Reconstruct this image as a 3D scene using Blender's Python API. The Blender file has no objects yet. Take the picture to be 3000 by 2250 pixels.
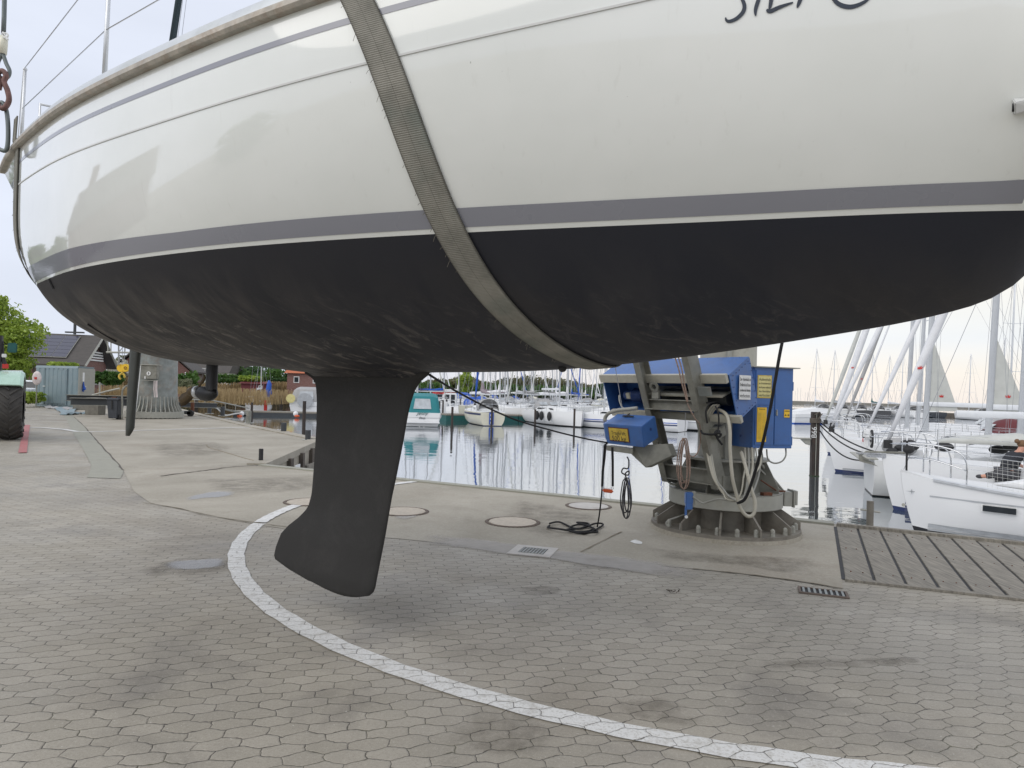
import bpy, math, random
import numpy as np
from mathutils import Vector, Matrix, Euler
random.seed(7); rng = np.random.default_rng(7)
S = bpy.context.scene
COL = S.collection
# ------------------------------------------------------------ camera
F, EYE = 2000.0, 1.6                       # focal length in photo pixels (3000 wide), eye height over the quay
PITCH, ROLL = math.radians(.63), math.radians(1.65)
cf = Vector((0, math.cos(PITCH), math.sin(PITCH)))
_u = Vector((0, -math.sin(PITCH), math.cos(PITCH))); _r = Vector((1, 0, 0))
cu = math.cos(ROLL)*_u - math.sin(ROLL)*_r
cr = math.cos(ROLL)*_r + math.sin(ROLL)*_u
cam_d = bpy.data.cameras.new('camera'); cam = bpy.data.objects.new('camera', cam_d); COL.objects.link(cam)
cam_d.sensor_fit = 'HORIZONTAL'; cam_d.sensor_width = 36; cam_d.lens = 36*F/3000
cam_d.clip_start = .05; cam_d.clip_end = 6000
cam.matrix_world = Matrix(((cr.x, cu.x, -cf.x, 0), (cr.y, cu.y, -cf.y, 0), (cr.z, cu.z, -cf.z, EYE), (0, 0, 0, 1)))
S.camera = cam
EYEV = Vector((0, 0, EYE))
def ray(x, y): return cf + cr*((x-1500)/F) + cu*((1125-y)/F)
def G(x, y, z=0.0):
    d = ray(x, y); return EYEV + d*((z-EYE)/d.z)
def P(x, y, Y):
    d = ray(x, y); return EYEV + d*(Y/d.y)
# ------------------------------------------------------------ view, world, sun
S.view_settings.view_transform = 'Standard'; S.view_settings.look = 'None'
S.view_settings.exposure = 0.30; S.view_settings.gamma = 1
S.render.engine = 'CYCLES'
S.cycles.max_bounces = 6; S.cycles.transparent_max_bounces = 12
SUN_EL, SUN_AZ = math.radians(42), math.radians(228)      # azimuth clockwise from +Y
W = bpy.data.worlds.new("World"); S.world = W; W.use_nodes = True
nt = W.node_tree; nt.nodes.clear()
def wn(t, **k):
    n = nt.nodes.new(t)
    for a, b in k.items(): setattr(n, a, b)
    return n
out = wn('ShaderNodeOutputWorld'); bg = wn('ShaderNodeBackground'); bg.inputs[1].default_value = .1
sky = wn('ShaderNodeTexSky', sky_type='NISHITA', sun_disc=False, sun_elevation=SUN_EL, sun_rotation=SUN_AZ)
sky.dust_density = 3
tc = wn('ShaderNodeTexCoord'); sep = wn('ShaderNodeSeparateXYZ'); nt.links.new(tc.outputs['Generated'], sep.inputs[0])
ramp = wn('ShaderNodeValToRGB'); cr_ = ramp.color_ramp
stops = [(0.0, (9.9, 9.0, 8.3)), (.04, (9.9, 9.3, 8.5)), (.08, (9.1, 9.3, 9.5)), (.14, (10, 9.7, 9.0)), (.22, (9.2, 9.3, 9.6)), (.42, (7.9, 8.3, 9.5)), (1.0, (8.4, 8.6, 9.2))]
while len(cr_.elements) < len(stops): cr_.elements.new(.5)
for e, (p, c) in zip(cr_.elements, stops): e.position = p; e.color = (c[0]/10, c[1]/10, c[2]/10, 1)
nt.links.new(sep.outputs['Z'], ramp.inputs[0])
# cooler on the left of the picture, warm only towards the low sun on the right
ramp2 = wn('ShaderNodeValToRGB'); r2 = ramp2.color_ramp
r2.elements[0].color = (.76, .81, .93, 1); r2.elements[1].color = (.79, .83, .93, 1)
nt.links.new(sep.outputs['Z'], ramp2.inputs[0])
mr = wn('ShaderNodeMapRange'); mr.inputs[1].default_value = -.25; mr.inputs[2].default_value = .3
nt.links.new(sep.outputs['X'], mr.inputs[0])
mixa = wn('ShaderNodeMix', data_type='RGBA'); nt.links.new(mr.outputs[0], mixa.inputs[0])
nt.links.new(ramp2.outputs[0], mixa.inputs[6]); nt.links.new(ramp.outputs[0], mixa.inputs[7])
mp = wn('ShaderNodeMapping'); mp.inputs['Scale'].default_value = (1.5, 1.5, 7); nt.links.new(tc.outputs['Generated'], mp.inputs[0])
nz = wn('ShaderNodeTexNoise'); nz.inputs['Scale'].default_value = 1.6; nz.inputs['Detail'].default_value = 5
nt.links.new(mp.outputs[0], nz.inputs[0])
mr2 = wn('ShaderNodeMapRange'); mr2.inputs[1].default_value = .35; mr2.inputs[2].default_value = .7; mr2.inputs[3].default_value = .95; mr2.inputs[4].default_value = 1.05
nt.links.new(nz.outputs[0], mr2.inputs[0])
sc = wn('ShaderNodeVectorMath', operation='SCALE'); nt.links.new(mixa.outputs[2], sc.inputs[0]); nt.links.new(mr2.outputs[0], sc.inputs[3])
sc2 = wn('ShaderNodeVectorMath', operation='SCALE'); nt.links.new(sc.outputs[0], sc2.inputs[0]); sc2.inputs[3].default_value = 8.9
mixb = wn('ShaderNodeMix', data_type='RGBA'); mixb.inputs[0].default_value = .9
nt.links.new(sky.outputs[0], mixb.inputs[6]); nt.links.new(sc2.outputs[0], mixb.inputs[7])
nt.links.new(mixb.outputs[2], bg.inputs[0]); nt.links.new(bg.outputs[0], out.inputs[0])
sd = bpy.data.lights.new('sun', 'SUN'); sd.energy = 1.2; sd.angle = math.radians(60); sd.color = (1, .95, .87)
so = bpy.data.objects.new('sun', sd); COL.objects.link(so)
_sv = Vector((math.cos(SUN_EL)*math.sin(SUN_AZ), math.cos(SUN_EL)*math.cos(SUN_AZ), math.sin(SUN_EL)))
so.rotation_euler = _sv.to_track_quat('Z', 'Y').to_euler(); so.location = _sv*50

# ------------------------------------------------------------ materials
def newmat(name):
    m = bpy.data.materials.new(name); m.use_nodes = True
    return m, m.node_tree, m.node_tree.nodes['Principled BSDF']
class N:
    """tiny node-expression helper"""
    def __init__(s, nt): s.nt = nt
    def node(s, t, **k):
        n = s.nt.nodes.new(t)
        for a, b in k.items(): setattr(n, a, b)
        return n
    def put(s, sock, v):
        if isinstance(v, (int, float)): sock.default_value = v
        elif isinstance(v, (tuple, list)): sock.default_value = v if len(v) == len(sock.default_value) else tuple(v)+(1,)
        else: s.nt.links.new(v, sock)
    def m(s, op, a, b=0.0, c=None):
        n = s.node('ShaderNodeMath', operation=op); s.put(n.inputs[0], a); s.put(n.inputs[1], b)
        if c is not None: s.put(n.inputs[2], c)
        return n.outputs[0]
    def obj(s): return s.node('ShaderNodeTexCoord').outputs['Object']
    def mapping(s, v, scale=(1, 1, 1), rot=(0, 0, 0), loc=(0, 0, 0)):
        n = s.node('ShaderNodeMapping'); s.put(n.inputs[0], v); n.inputs['Scale'].default_value = scale; n.inputs['Rotation'].default_value = rot; n.inputs['Location'].default_value = loc
        return n.outputs[0]
    def noise(s, v, scale=5, detail=4, rough=.6, dist=0.0):
        n = s.node('ShaderNodeTexNoise'); s.put(n.inputs['Vector'], v); n.inputs['Scale'].default_value = scale
        n.inputs['Detail'].default_value = detail; n.inputs['Roughness'].default_value = rough; n.inputs['Distortion'].default_value = dist
        return n.outputs[0]
    def rng(s, v, a, b, c=0.0, d=1.0):
        n = s.node('ShaderNodeMapRange'); s.put(n.inputs[0], v)
        for i, q in enumerate((a, b, c, d)): n.inputs[i+1].default_value = q
        return n.outputs[0]
    def mix(s, f, a, b, mode='MIX'):
        n = s.node('ShaderNodeMix', data_type='RGBA', blend_type=mode); s.put(n.inputs[0], f); s.put(n.inputs[6], a); s.put(n.inputs[7], b)
        return n.outputs[2]
    def bump(s, h, strength=.3, dist=.01):
        n = s.node('ShaderNodeBump'); s.put(n.inputs['Height'], h); n.inputs['Strength'].default_value = strength; n.inputs['Distance'].default_value = dist
        return n.outputs[0]
def mat(name, col, rough=.5, metal=0.0, var=.12, scale=6.0, bump=0.0, bscale=60, coat=0.0, dirt=None, dscale=3, damt=.5, stretch=(1, 1, 1)):
    m, t, p = newmat(name); n = N(t); o = n.mapping(n.obj(), stretch)
    a = n.noise(o, scale, 5)
    f = n.rng(a, .3, .7, 1-var, 1+var)
    c = n.mix(1.0, col, n.node('ShaderNodeCombineColor').outputs[0], 'MULTIPLY')
    cc = t.nodes[-2] if False else None
    comb = [x for x in t.nodes if x.bl_idname == 'ShaderNodeCombineColor'][0]
    for i in range(3): t.links.new(f, comb.inputs[i])
    if dirt:
        d = n.noise(o, dscale, 7, .7, .4); c = n.mix(n.rng(d, .5, .72, 0, damt), c, dirt)
    n.put(p.inputs['Base Color'], c)
    n.put(p.inputs['Roughness'], n.rng(a, .3, .7, max(rough-.07, .02), min(rough+.07, 1)))
    p.inputs['Metallic'].default_value = metal; p.inputs['Coat Weight'].default_value = coat; p.inputs['Coat Roughness'].default_value = .08
    if bump: n.put(p.inputs['Normal'], n.bump(n.noise(o, bscale, 4), bump, .004))
    return m
M = {}
def mk(k, *a, **b): M[k] = mat(k, *a, **b)
mk('white', (.72, .73, .735), .3, coat=.3, var=.01, scale=.5)
M['white'].node_tree.nodes['Principled BSDF'].inputs['Roughness'].links and M['white'].node_tree.links.remove(M['white'].node_tree.nodes['Principled BSDF'].inputs['Roughness'].links[0])
mk('manlid', (.44, .39, .32), .8, var=.15, scale=20, dirt=(.3, .27, .22), dscale=6, bump=.3)
mk('cream', (.66, .64, .52), .35, coat=.3, var=.04)
mk('offwhite', (.6, .61, .6), .45, var=.06, scale=2)
mk('deck', (.68, .69, .69), .6, var=.06, scale=2)
mk('grp_grey', (.38, .4, .42), .45)
mk('navy', (.012, .025, .10), .35, coat=.3)
mk('blackpaint', (.012, .013, .016), .45)
mk('rubber', (.02, .02, .021), .7, bump=.2)
mk('alu', (.62, .64, .66), .38, metal=.55, var=.06)
mk('mastwhite', (.66, .68, .70), .35, metal=.15, var=.04)
mk('steel', (.62, .63, .64), .25, metal=1, var=.08)
mk('wire', (.30, .31, .33), .4, metal=.6)
mk('galv', (.235, .235, .205), .6, metal=.25, var=.22, scale=5, dirt=(.11, .09, .065), dscale=4, damt=.55, bump=.1)
mk('galvdark', (.21, .195, .165), .65, metal=.2, var=.25, scale=4, dirt=(.09, .065, .045), dscale=3, damt=.6, bump=.1)
mk('galvlight', (.36, .36, .32), .6, metal=.2, var=.12, scale=5, dirt=(.2, .17, .12), dscale=5, damt=.35)
mk('galvrust', (.24, .26, .25), .5, metal=.45, var=.3, scale=3, dirt=(.26, .13, .06), dscale=1.6, damt=.45)
mk('beige', (.42, .41, .35), .55, var=.1, dirt=(.2, .18, .14), dscale=6)
mk('bluepaint', (.045, .13, .36), .38, coat=.15, var=.1, scale=4, dirt=(.06, .10, .22), dscale=7, damt=.6)
mk('motorblue', (.02, .05, .17), .45)
mk('rope_black', (.012, .012, .013), .85, bump=.6, bscale=300)
mk('rope_brown', (.28, .20, .16), .9, var=.45, scale=90, bump=.5, bscale=300)
mk('rope_dark', (.055, .055, .06), .9, var=.8, scale=90, bump=.5, bscale=300)
mk('rope_white', (.6, .6, .57), .85, var=.2, scale=80)
mk('hose_grey', (.30, .30, .27), .55, var=.1)
mk('hose_cream', (.42, .40, .33), .55, var=.1)
mk('yellow', (.75, .48, .03), .45, var=.1)
mk('yellowold', (.58, .42, .06), .5, var=.2, scale=12, dirt=(.22, .13, .03), dscale=9, damt=.9)
mk('paleyellow', (.64, .58, .26), .5, var=.06, dirt=(.35, .3, .12), dscale=9)
mk('red', (.5, .03, .025), .45)
mk('orange', (.55, .09, .02), .45)
mk('rust', (.14, .055, .03), .8, metal=.2, var=.3, scale=20)
mk('teal', (.02, .19, .21), .75, var=.06, scale=3)
mk('tealdark', (.01, .09, .085), .5)
mk('canvas_blue', (.02, .09, .42), .75, var=.15)
mk('canvas_navy', (.02, .03, .13), .8, var=.15)
mk('canvas_grey', (.34, .34, .34), .8, var=.1)
mk('canvas_mauve', (.24, .2, .22), .8, var=.15)
mk('sailwhite', (.68, .69, .71), .7, var=.06, scale=3)
mk('sailgrey', (.5, .51, .48), .75, var=.08, scale=3)
mk('glass', (.03, .035, .04), .08, var=.1)
mk('glassclear', (.4, .43, .45), .12, var=.2, scale=2)
mk('wood_grey', (.215, .198, .165), .85, var=.42, scale=3, stretch=(14, 1.2, 1), bump=.4, bscale=8)
mk('wood_post', (.10, .085, .07), .85, var=.3, scale=5, bump=.4, bscale=20)
mk('wood_brown', (.25, .14, .08), .75, var=.2)
mk('pile', (.035, .028, .024), .7, var=.4, scale=4, dirt=(.10, .05, .03), dscale=3)
mk('pilegreen', (.03, .05, .02), .8, var=.3)
mk('brick', (.26, .10, .075), .85, var=.15, scale=9)
mk('brickdark', (.12, .055, .045), .85, var=.2, scale=9)
mk('roof', (.075, .068, .062), .8, var=.25, scale=2, stretch=(1, 1, 4))
mk('rooforange', (.42, .13, .06), .8, var=.15)
mk('redwood', (.12, .02, .024), .7)
mk('panel', (.05, .05, .075), .2, coat=.4, var=.1)
mk('shedblue', (.21, .28, .31), .5, metal=.1, var=.06, scale=2, dirt=(.3, .33, .33), dscale=3)
mk('bin', (.045, .05, .06), .6)
mk('concrete_block', (.20, .19, .165), .9, var=.2, bump=.4)
mk('darksteel', (.055, .06, .065), .5, metal=.3)
mk('whitepaint', (.72, .73, .72), .6, var=.1, scale=20)
mk('skin', (.52, .27, .19), .55, var=.05); mk('hair', (.16, .09, .045), .8, var=.3, scale=60)
mk('shirt', (.018, .02, .026), .85); mk('trousers', (.05, .05, .055), .85)
mk('tractorgreen', (.42, .60, .50), .3, coat=.4, var=.05)
mk('tyre', (.055, .052, .048), .85, var=.25, scale=5, bump=.3)
mk('lilac', (.25, .257, .295), .3, coat=.6, var=.02, scale=1)
mk('letter', (.03, .04, .06), .4); mk('letterblack', (.02, .02, .02), .6)
mk('bronze', (.10, .07, .035), .6, metal=.5, var=.3, scale=15)
mk('carpaint', (.42, .46, .5), .2, coat=.8, metal=.4); mk('cardark', (.03, .035, .045), .2, coat=.8)
mk('mud', (.20, .17, .12), .9); mk('curtain', (.5, .5, .46), .9)
mk('plasticwhite', (.62, .55, .54), .35, var=.15)
mk('barkdark', (.08, .065, .05), .9, var=.3, scale=8)
def leafmat(k, col, col2):
    m, t, p = newmat(k); n = N(t)
    a = n.noise(n.obj(), 1.1, 3); b = n.noise(n.obj(), 9, 2)
    c = n.mix(n.rng(n.m('ADD', a, n.m('MULTIPLY', b, .6)), .6, 1.05), col, col2)
    n.put(p.inputs['Base Color'], c); p.inputs['Roughness'].default_value = .6
    tr = n.node('ShaderNodeBsdfTranslucent'); n.put(tr.inputs[0], c)
    mx = n.node('ShaderNodeMixShader'); mx.inputs[0].default_value = .35
    o = t.nodes['Material Output']; t.links.new(p.outputs[0], mx.inputs[1]); t.links.new(tr.outputs[0], mx.inputs[2]); t.links.new(mx.outputs[0], o.inputs[0])
    M[k] = m
leafmat('leaf_lime', (.17, .27, .03), (.42, .52, .09)); leafmat('leaf_green', (.03, .09, .015), (.12, .22, .04))
leafmat('leaf_dark', (.02, .06, .015), (.07, .15, .035)); leafmat('leaf_pale', (.14, .16, .08), (.28, .29, .18))
leafmat('leaf_white', (.4, .42, .32), (.75, .72, .68)); leafmat('reed', (.24, .17, .08), (.48, .36, .19)); leafmat('leaf_brown', (.11, .11, .045), (.2, .2, .09))
leafmat('grass', (.07, .12, .02), (.22, .26, .06))

# gelcoat, antifouling, webbing, pavers, concrete, water: special materials
def special():
    m, t, p = newmat('gelcoat'); n = N(t); o = n.obj()
    c = n.mix(n.rng(n.noise(o, 1.3, 4), .3, .7), (.74, .765, .735), (.80, .82, .795))
    st = n.noise(n.mapping(o, (5, 5, .35)), 6, 5); c = n.mix(n.rng(st, .62, .85, 0, .16), c, (.34, .33, .27))
    spk = n.noise(o, 60, 2, .5); c = n.mix(n.rng(spk, .80, .815, 0, .5), c, (.2, .2, .18))
    n.put(p.inputs['Base Color'], c); p.inputs['Roughness'].default_value = .07; p.inputs['IOR'].default_value = 1.52
    p.inputs['Coat Weight'].default_value = .7; p.inputs['Coat Roughness'].default_value = .03
    n.put(p.inputs['Normal'], n.bump(n.noise(o, 2.2, 2), .06, .05)); M['gelcoat'] = m
    # antifouling: local x runs forward along the hull, z is height
    m, t, p = newmat('antifouling'); n = N(t); o = n.obj(); sx = n.node('ShaderNodeSeparateXYZ'); t.links.new(o, sx.inputs[0])
    base = n.mix(n.rng(sx.outputs[0], -3, 3), (.023, .0215, .022), (.011, .0135, .024))
    sk = n.node('ShaderNodeCombineXYZ'); n.put(sk.inputs[0], n.m('ADD', sx.outputs[0], n.m('MULTIPLY', sx.outputs[2], 1.3))); n.put(sk.inputs[1], n.m('MULTIPLY', sx.outputs[1], .45)); n.put(sk.inputs[2], n.m('MULTIPLY', sx.outputs[2], .9))
    sg2 = n.node('ShaderNodeCombineXYZ'); n.put(sg2.inputs[0], n.m('MULTIPLY', sx.outputs[0], 1.7)); n.put(sg2.inputs[1], n.m('MULTIPLY', sx.outputs[1], .45)); n.put(sg2.inputs[2], n.m('MULTIPLY', sx.outputs[2], .8)); big = n.noise(sg2.outputs[0], 2.4, 7, .62, .8); fine = n.noise(sk.outputs[0], 11, 8, .75, 1.0)
    low = n.rng(sx.outputs[2], 2.2, 2.0)          # scuffing grows towards the bottom
    aft = n.rng(sx.outputs[0], .8, -1.6, .12, 1)
    k = n.m('MULTIPLY', n.m('MULTIPLY', n.rng(big, .42, .66), low), aft)
    c = n.mix(k, base, (.125, .113, .102))
    k2 = n.m('MULTIPLY', n.m('MULTIPLY', n.rng(fine, .53, .66), n.rng(sx.outputs[2], 2.05, 1.78)), n.rng(sx.outputs[0], 1.2, -.5, .3, .9))
    c = n.mix(k2, c, (.27, .245, .22))
    c = n.mix(n.m('MULTIPLY', n.rng(n.noise(sk.outputs[0], .8, 3), .5, .62), n.m('MULTIPLY', low, .5)), c, (.03, .027, .026))
    n.put(p.inputs['Base Color'], c); p.inputs['Roughness'].default_value = .62
    n.put(p.inputs['Normal'], n.bump(n.noise(o, 60, 5), .25, .003)); M['antifouling'] = m
    m, t, p = newmat('webbing'); n = N(t); uv = n.node('ShaderNodeTexCoord').outputs['UV']
    w = n.node('ShaderNodeTexWave'); w.bands_direction = 'X'; n.put(w.inputs[0], uv); w.inputs['Scale'].default_value = 38; w.inputs['Distortion'].default_value = 1.2; w.inputs['Detail'].default_value = 3; w.inputs['Detail Scale'].default_value = 2
    o = n.obj(); c = n.mix(n.rng(n.noise(o, 5, 6, .7), .35, .65), (.15, .148, .125), (.27, .26, .225))
    c = n.mix(n.rng(n.noise(o, 2.2, 3), .52, .7, 0, .75), c, (.085, .125, .11))
    c = n.mix(n.rng(w.outputs[1], .1, .9, 0, .22), c, (.36, .35, .31))
    su = n.node('ShaderNodeSeparateXYZ'); n.put(su.inputs[0], uv)
    e = n.m('ABSOLUTE', n.m('SUBTRACT', su.outputs[1], .5)); c = n.mix(n.rng(e, .44, .5, 0, .6), c, (.05, .045, .035)); c = n.mix(n.rng(e, .012, .0, 0, .6), c, (.05, .045, .035))
    n.put(p.inputs['Base Color'], c); p.inputs['Roughness'].default_value = .9
    n.put(p.inputs['Normal'], n.bump(w.outputs[1], .6, .003)); M['webbing'] = m
    # interlocking pavers
    m, t, p = newmat('pavers'); n = N(t); o = n.obj()
    wv = n.node('ShaderNodeTexNoise'); n.put(wv.inputs[0], o); wv.inputs['Scale'].default_value = 5; wv.inputs['Detail'].default_value = 2
    wv2 = n.node('ShaderNodeTexNoise'); n.put(wv2.inputs[0], o); wv2.inputs['Scale'].default_value = 24; wv2.inputs['Detail'].default_value = 2
    def jit(src, amt):
        s1 = n.node('ShaderNodeVectorMath', operation='SUBTRACT'); n.put(s1.inputs[0], src); s1.inputs[1].default_value = (.5, .5, .5)
        s2 = n.node('ShaderNodeVectorMath', operation='SCALE'); n.put(s2.inputs[0], s1.outputs[0]); s2.inputs[3].default_value = amt; return s2.outputs[0]
    a1 = n.node('ShaderNodeVectorMath', operation='ADD'); n.put(a1.inputs[0], o); n.put(a1.inputs[1], jit(wv.outputs[1], .06))
    a2 = n.node('ShaderNodeVectorMath', operation='ADD'); n.put(a2.inputs[0], a1.outputs[0]); n.put(a2.inputs[1], jit(wv2.outputs[1], .022))
    q = n.mapping(a2.outputs[0], (1, 1, 1), (0, 0, -math.radians(11)))
    sx = n.node('ShaderNodeSeparateXYZ'); n.put(sx.inputs[0], q)
    u = n.m('DIVIDE', sx.outputs[0], .184); v = n.m('DIVIDE', sx.outputs[1], .091)
    tri = n.m('SUBTRACT', .5, n.m('MULTIPLY', n.m('ABSOLUTE', n.m('SUBTRACT', n.m('FRACT', n.m('ADD', u, 1000)), .5)), 2), .5)
    mm = n.m('ROUND', v); par = n.m('SUBTRACT', 1, n.m('MULTIPLY', n.m('MODULO', n.m('ADD', mm, 1000), 2), 2))
    bd = n.m('ADD', mm, n.m('MULTIPLY', n.m('MULTIPLY', par, tri), .34))
    dh = n.m('MULTIPLY', n.m('ABSOLUTE', n.m('SUBTRACT', v, bd)), .091)
    k = n.m('SUBTRACT', mm, n.m('LESS_THAN', v, bd))
    up = n.m('ADD', u, n.m('MULTIPLY', n.m('MODULO', n.m('ADD', k, 1000), 2), .5))
    hs_ = n.node('ShaderNodeTexWhiteNoise', noise_dimensions='2D'); hx = n.node('ShaderNodeCombineXYZ'); n.put(hx.inputs[0], n.m('FLOOR', up)); n.put(hx.inputs[1], k); n.put(hs_.inputs[0], hx.outputs[0]); up = n.m('ADD', up, n.m('MULTIPLY', n.m('SUBTRACT', hs_.outputs[0], .5), .16))
    dv = n.m('MULTIPLY', n.m('ABSOLUTE', n.m('SUBTRACT', n.m('FRACT', n.m('ADD', up, 1000)), .5)), .225)
    d = n.m('MINIMUM', dh, dv)
    wn_ = n.node('ShaderNodeTexWhiteNoise', noise_dimensions='2D'); cx = n.node('ShaderNodeCombineXYZ'); n.put(cx.inputs[0], n.m('FLOOR', n.m('ADD', up, .5))); n.put(cx.inputs[1], k); n.put(wn_.inputs[0], cx.outputs[0])
    stone = n.mix(wn_.outputs[0], (.335, .307, .25), (.405, .372, .31))
    stone = n.mix(n.rng(n.noise(o, .55, 6, .65), .35, .68, 0, .75), stone, (.235, .217, .18))
    stone = n.mix(n.rng(n.noise(o, .9, 5, .6, .6), .54, .70, 0, .7), stone, (.165, .152, .13)); stone = n.mix(n.rng(n.noise(o, .35, 4, .6, .3), .52, .68, 0, .55), stone, (.19, .165, .13))
    stone = n.mix(n.rng(n.noise(o, 2.3, 6, .7, .5), .6, .75, 0, .5), stone, (.12, .108, .09))
    gr = n.noise(o, 62, 4, .7); stone = n.mix(n.rng(gr, .52, .72, 0, .45), stone, (.19, .17, .14)); stone = n.mix(n.rng(gr, .45, .28, 0, .4), stone, (.52, .485, .42))
    sp = n.noise(o, 210, 2, .5); stone = n.mix(n.rng(sp, .62, .72, 0, .55), stone, (.5, .47, .42)); stone = n.mix(n.rng(sp, .38, .3, 0, .55), stone, (.08, .075, .065))
    stone = n.mix(n.rng(n.noise(o, 38, 3), .69, .74, 0, .7), stone, (.62, .6, .55))
    jw = n.rng(n.noise(o, 7, 4, .7), .35, .75, .0018, .0060)
    jf = n.node('ShaderNodeMapRange'); n.put(jf.inputs[0], d); n.put(jf.inputs[1], n.m('MULTIPLY', jw, .35)); n.put(jf.inputs[2], jw); jf.inputs[3].default_value = 1; jf.inputs[4].default_value = 0
    dirt_ = n.mix(n.rng(n.noise(o, 3, 5), .45, .7), (.035, .03, .025), (.075, .075, .035))
    c = n.mix(n.m('MULTIPLY', jf.outputs[0], .93), stone, dirt_)
    n.put(p.inputs['Base Color'], c); n.put(p.inputs['Roughness'], n.rng(n.noise(o, .8, 4), .4, .7, .55, .85))
    hh = n.m('ADD', n.m('MULTIPLY', n.rng(d, 0, .009), 1.0), n.m('ADD', n.m('MULTIPLY', n.noise(o, 120, 4), .3), n.m('MULTIPLY', wn_.outputs[0], .25)))
    n.put(p.inputs['Normal'], n.bump(hh, .55, .006)); M['pavers'] = m
    # the same stones under worn white road paint, joints stay open
    m2 = m.copy(); m2.name = 'paint_on_pavers'; t2 = m2.node_tree; n2 = N(t2); p2 = t2.nodes['Principled BSDF']
    link = p2.inputs['Base Color'].links[0]; src = link.from_socket; mixn = link.from_node
    o2 = n2.obj(); wear = n2.rng(n2.noise(o2, 9, 7, .75), .30, .50, .35, 1.0); wear = n2.m('MULTIPLY', wear, n2.rng(n2.noise(o2, 80, 3), .35, .5, .55, 1))
    jl = n2.m('SUBTRACT', 1, n2.m('MULTIPLY', mixn.inputs[0].links[0].from_socket, .95))
    n2.put(p2.inputs['Base Color'], n2.mix(n2.m('MULTIPLY', wear, jl), src, (.66, .66, .64))); M['paint_on_pavers'] = m2
    # concrete
    m, t, p = newmat('slab'); n = N(t); o = n.obj()
    c = n.mix(n.rng(n.noise(o, .7, 6, .62, .4), .3, .7), (.26, .238, .188), (.39, .36, .298))
    c = n.mix(n.rng(n.noise(o, 2.2, 7, .7, .5), .56, .75, 0, .6), c, (.20, .175, .135)); c = n.mix(n.rng(n.noise(o, .5, 6, .7, .8), .55, .68, 0, .45), c, (.24, .20, .15)); c = n.mix(n.rng(n.noise(o, 1.1, 8, .75), .60, .66, 0, .35), c, (.46, .43, .37))
    br = n.noise(n.mapping(o, (3, 40, 1), (0, 0, .5)), 3, 4); c = n.mix(n.rng(br, .5, .7, 0, .25), c, (.40, .37, .32))
    gr = n.noise(n.mapping(o, (1, 2.2, 1), (0, 0, .4)), 26, 6, .75); c = n.mix(n.rng(gr, .5, .7, 0, .5), c, (.21, .185, .14)); c = n.mix(n.rng(gr, .48, .3, 0, .45), c, (.50, .465, .39))
    sp = n.noise(o, 170, 3); c = n.mix(n.rng(sp, .6, .75, 0, .5), c, (.5, .46, .4)); c = n.mix(n.rng(sp, .4, .28, 0, .5), c, (.10, .09, .075))
    n.put(p.inputs['Base Color'], c); p.inputs['Roughness'].default_value = .8
    n.put(p.inputs['Normal'], n.bump(n.m('ADD', n.noise(o, 90, 5), n.m('MULTIPLY', br, .6)), .4, .004)); M['slab'] = m
    M['gutter'] = mat('gutter', (.29, .285, .235), .75, var=.12, scale=3, dirt=(.17, .17, .14), bump=.3)
    M['patch'] = mat('patch', (.47, .45, .42), .8, var=.1, scale=8, dirt=(.26, .23, .2), dscale=2, bump=.3, bscale=120)
    M['paint_line'] = mat('paint_line', (.66, .66, .64), .7, var=.1, scale=12, dirt=(.36, .34, .3), dscale=9, damt=.9)
    M['paint_red'] = mat('paint_red', (.38, .13, .13), .7, var=.15, scale=12, dirt=(.30, .25, .21), dscale=9, damt=1)
    def soft(k, src):                      # thin films whose ragged edge fades out (alpha from noise and an edge attribute)
        m = M[src].copy() if src in M else newmat(k)[0]; m.name = k; t = m.node_tree; n = N(t); p = t.nodes['Principled BSDF']
        at = n.node('ShaderNodeAttribute'); at.attribute_name = 'edge'
        a = n.m('ADD', n.m('MULTIPLY', n.noise(n.obj(), 6, 7, .75), 1.5), n.m('MULTIPLY', at.outputs['Fac'], 1.3)); n.put(p.inputs['Alpha'], n.rng(a, 1.15, 1.9, 0, .55)); M[k] = m; return p
    soft('patchfilm', 'patch')
    p = soft('stainfilm', 'none'); p.inputs['Base Color'].default_value = (.11, .092, .068, 1); p.inputs['Roughness'].default_value = .7; ts = M['stainfilm'].node_tree; ns = N(ts); ls = p.inputs['Alpha'].links[0].from_socket; ns.put(p.inputs['Alpha'], ns.m('MULTIPLY', ns.m('MULTIPLY', ls, .62), ns.rng(ns.noise(ns.obj(), 3.5, 8, .8), .38, .62)))
    p = soft('puddle', 'none'); p.inputs['Base Color'].default_value = (.30, .30, .30, 1); p.inputs['Roughness'].default_value = .12
    # harbour water
    m, t, p = newmat('water'); n = N(t); o = n.obj()
    p.inputs['Base Color'].default_value = (.07, .095, .105, 1); p.inputs['Roughness'].default_value = .012; p.inputs['IOR'].default_value = 1.8
    h = n.m('ADD', n.m('MULTIPLY', n.noise(n.mapping(o, (.35, 1.1, 1), (0, 0, .12)), 1.1, 3, .5), 1.0), n.m('ADD', n.m('MULTIPLY', n.noise(n.mapping(o, (.6, 1.5, 1)), 4.2, 3, .5), .12), n.m('MULTIPLY', n.noise(o, .16, 2), 1.6)))
    n.put(p.inputs['Normal'], n.bump(h, .5, .022)); gl = n.node('ShaderNodeBsdfGlossy'); gl.inputs['Color'].default_value = (.93, .94, .97, 1); gl.inputs['Roughness'].default_value = .015; t.links.new(p.inputs['Normal'].links[0].from_socket, gl.inputs['Normal'])
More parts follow.
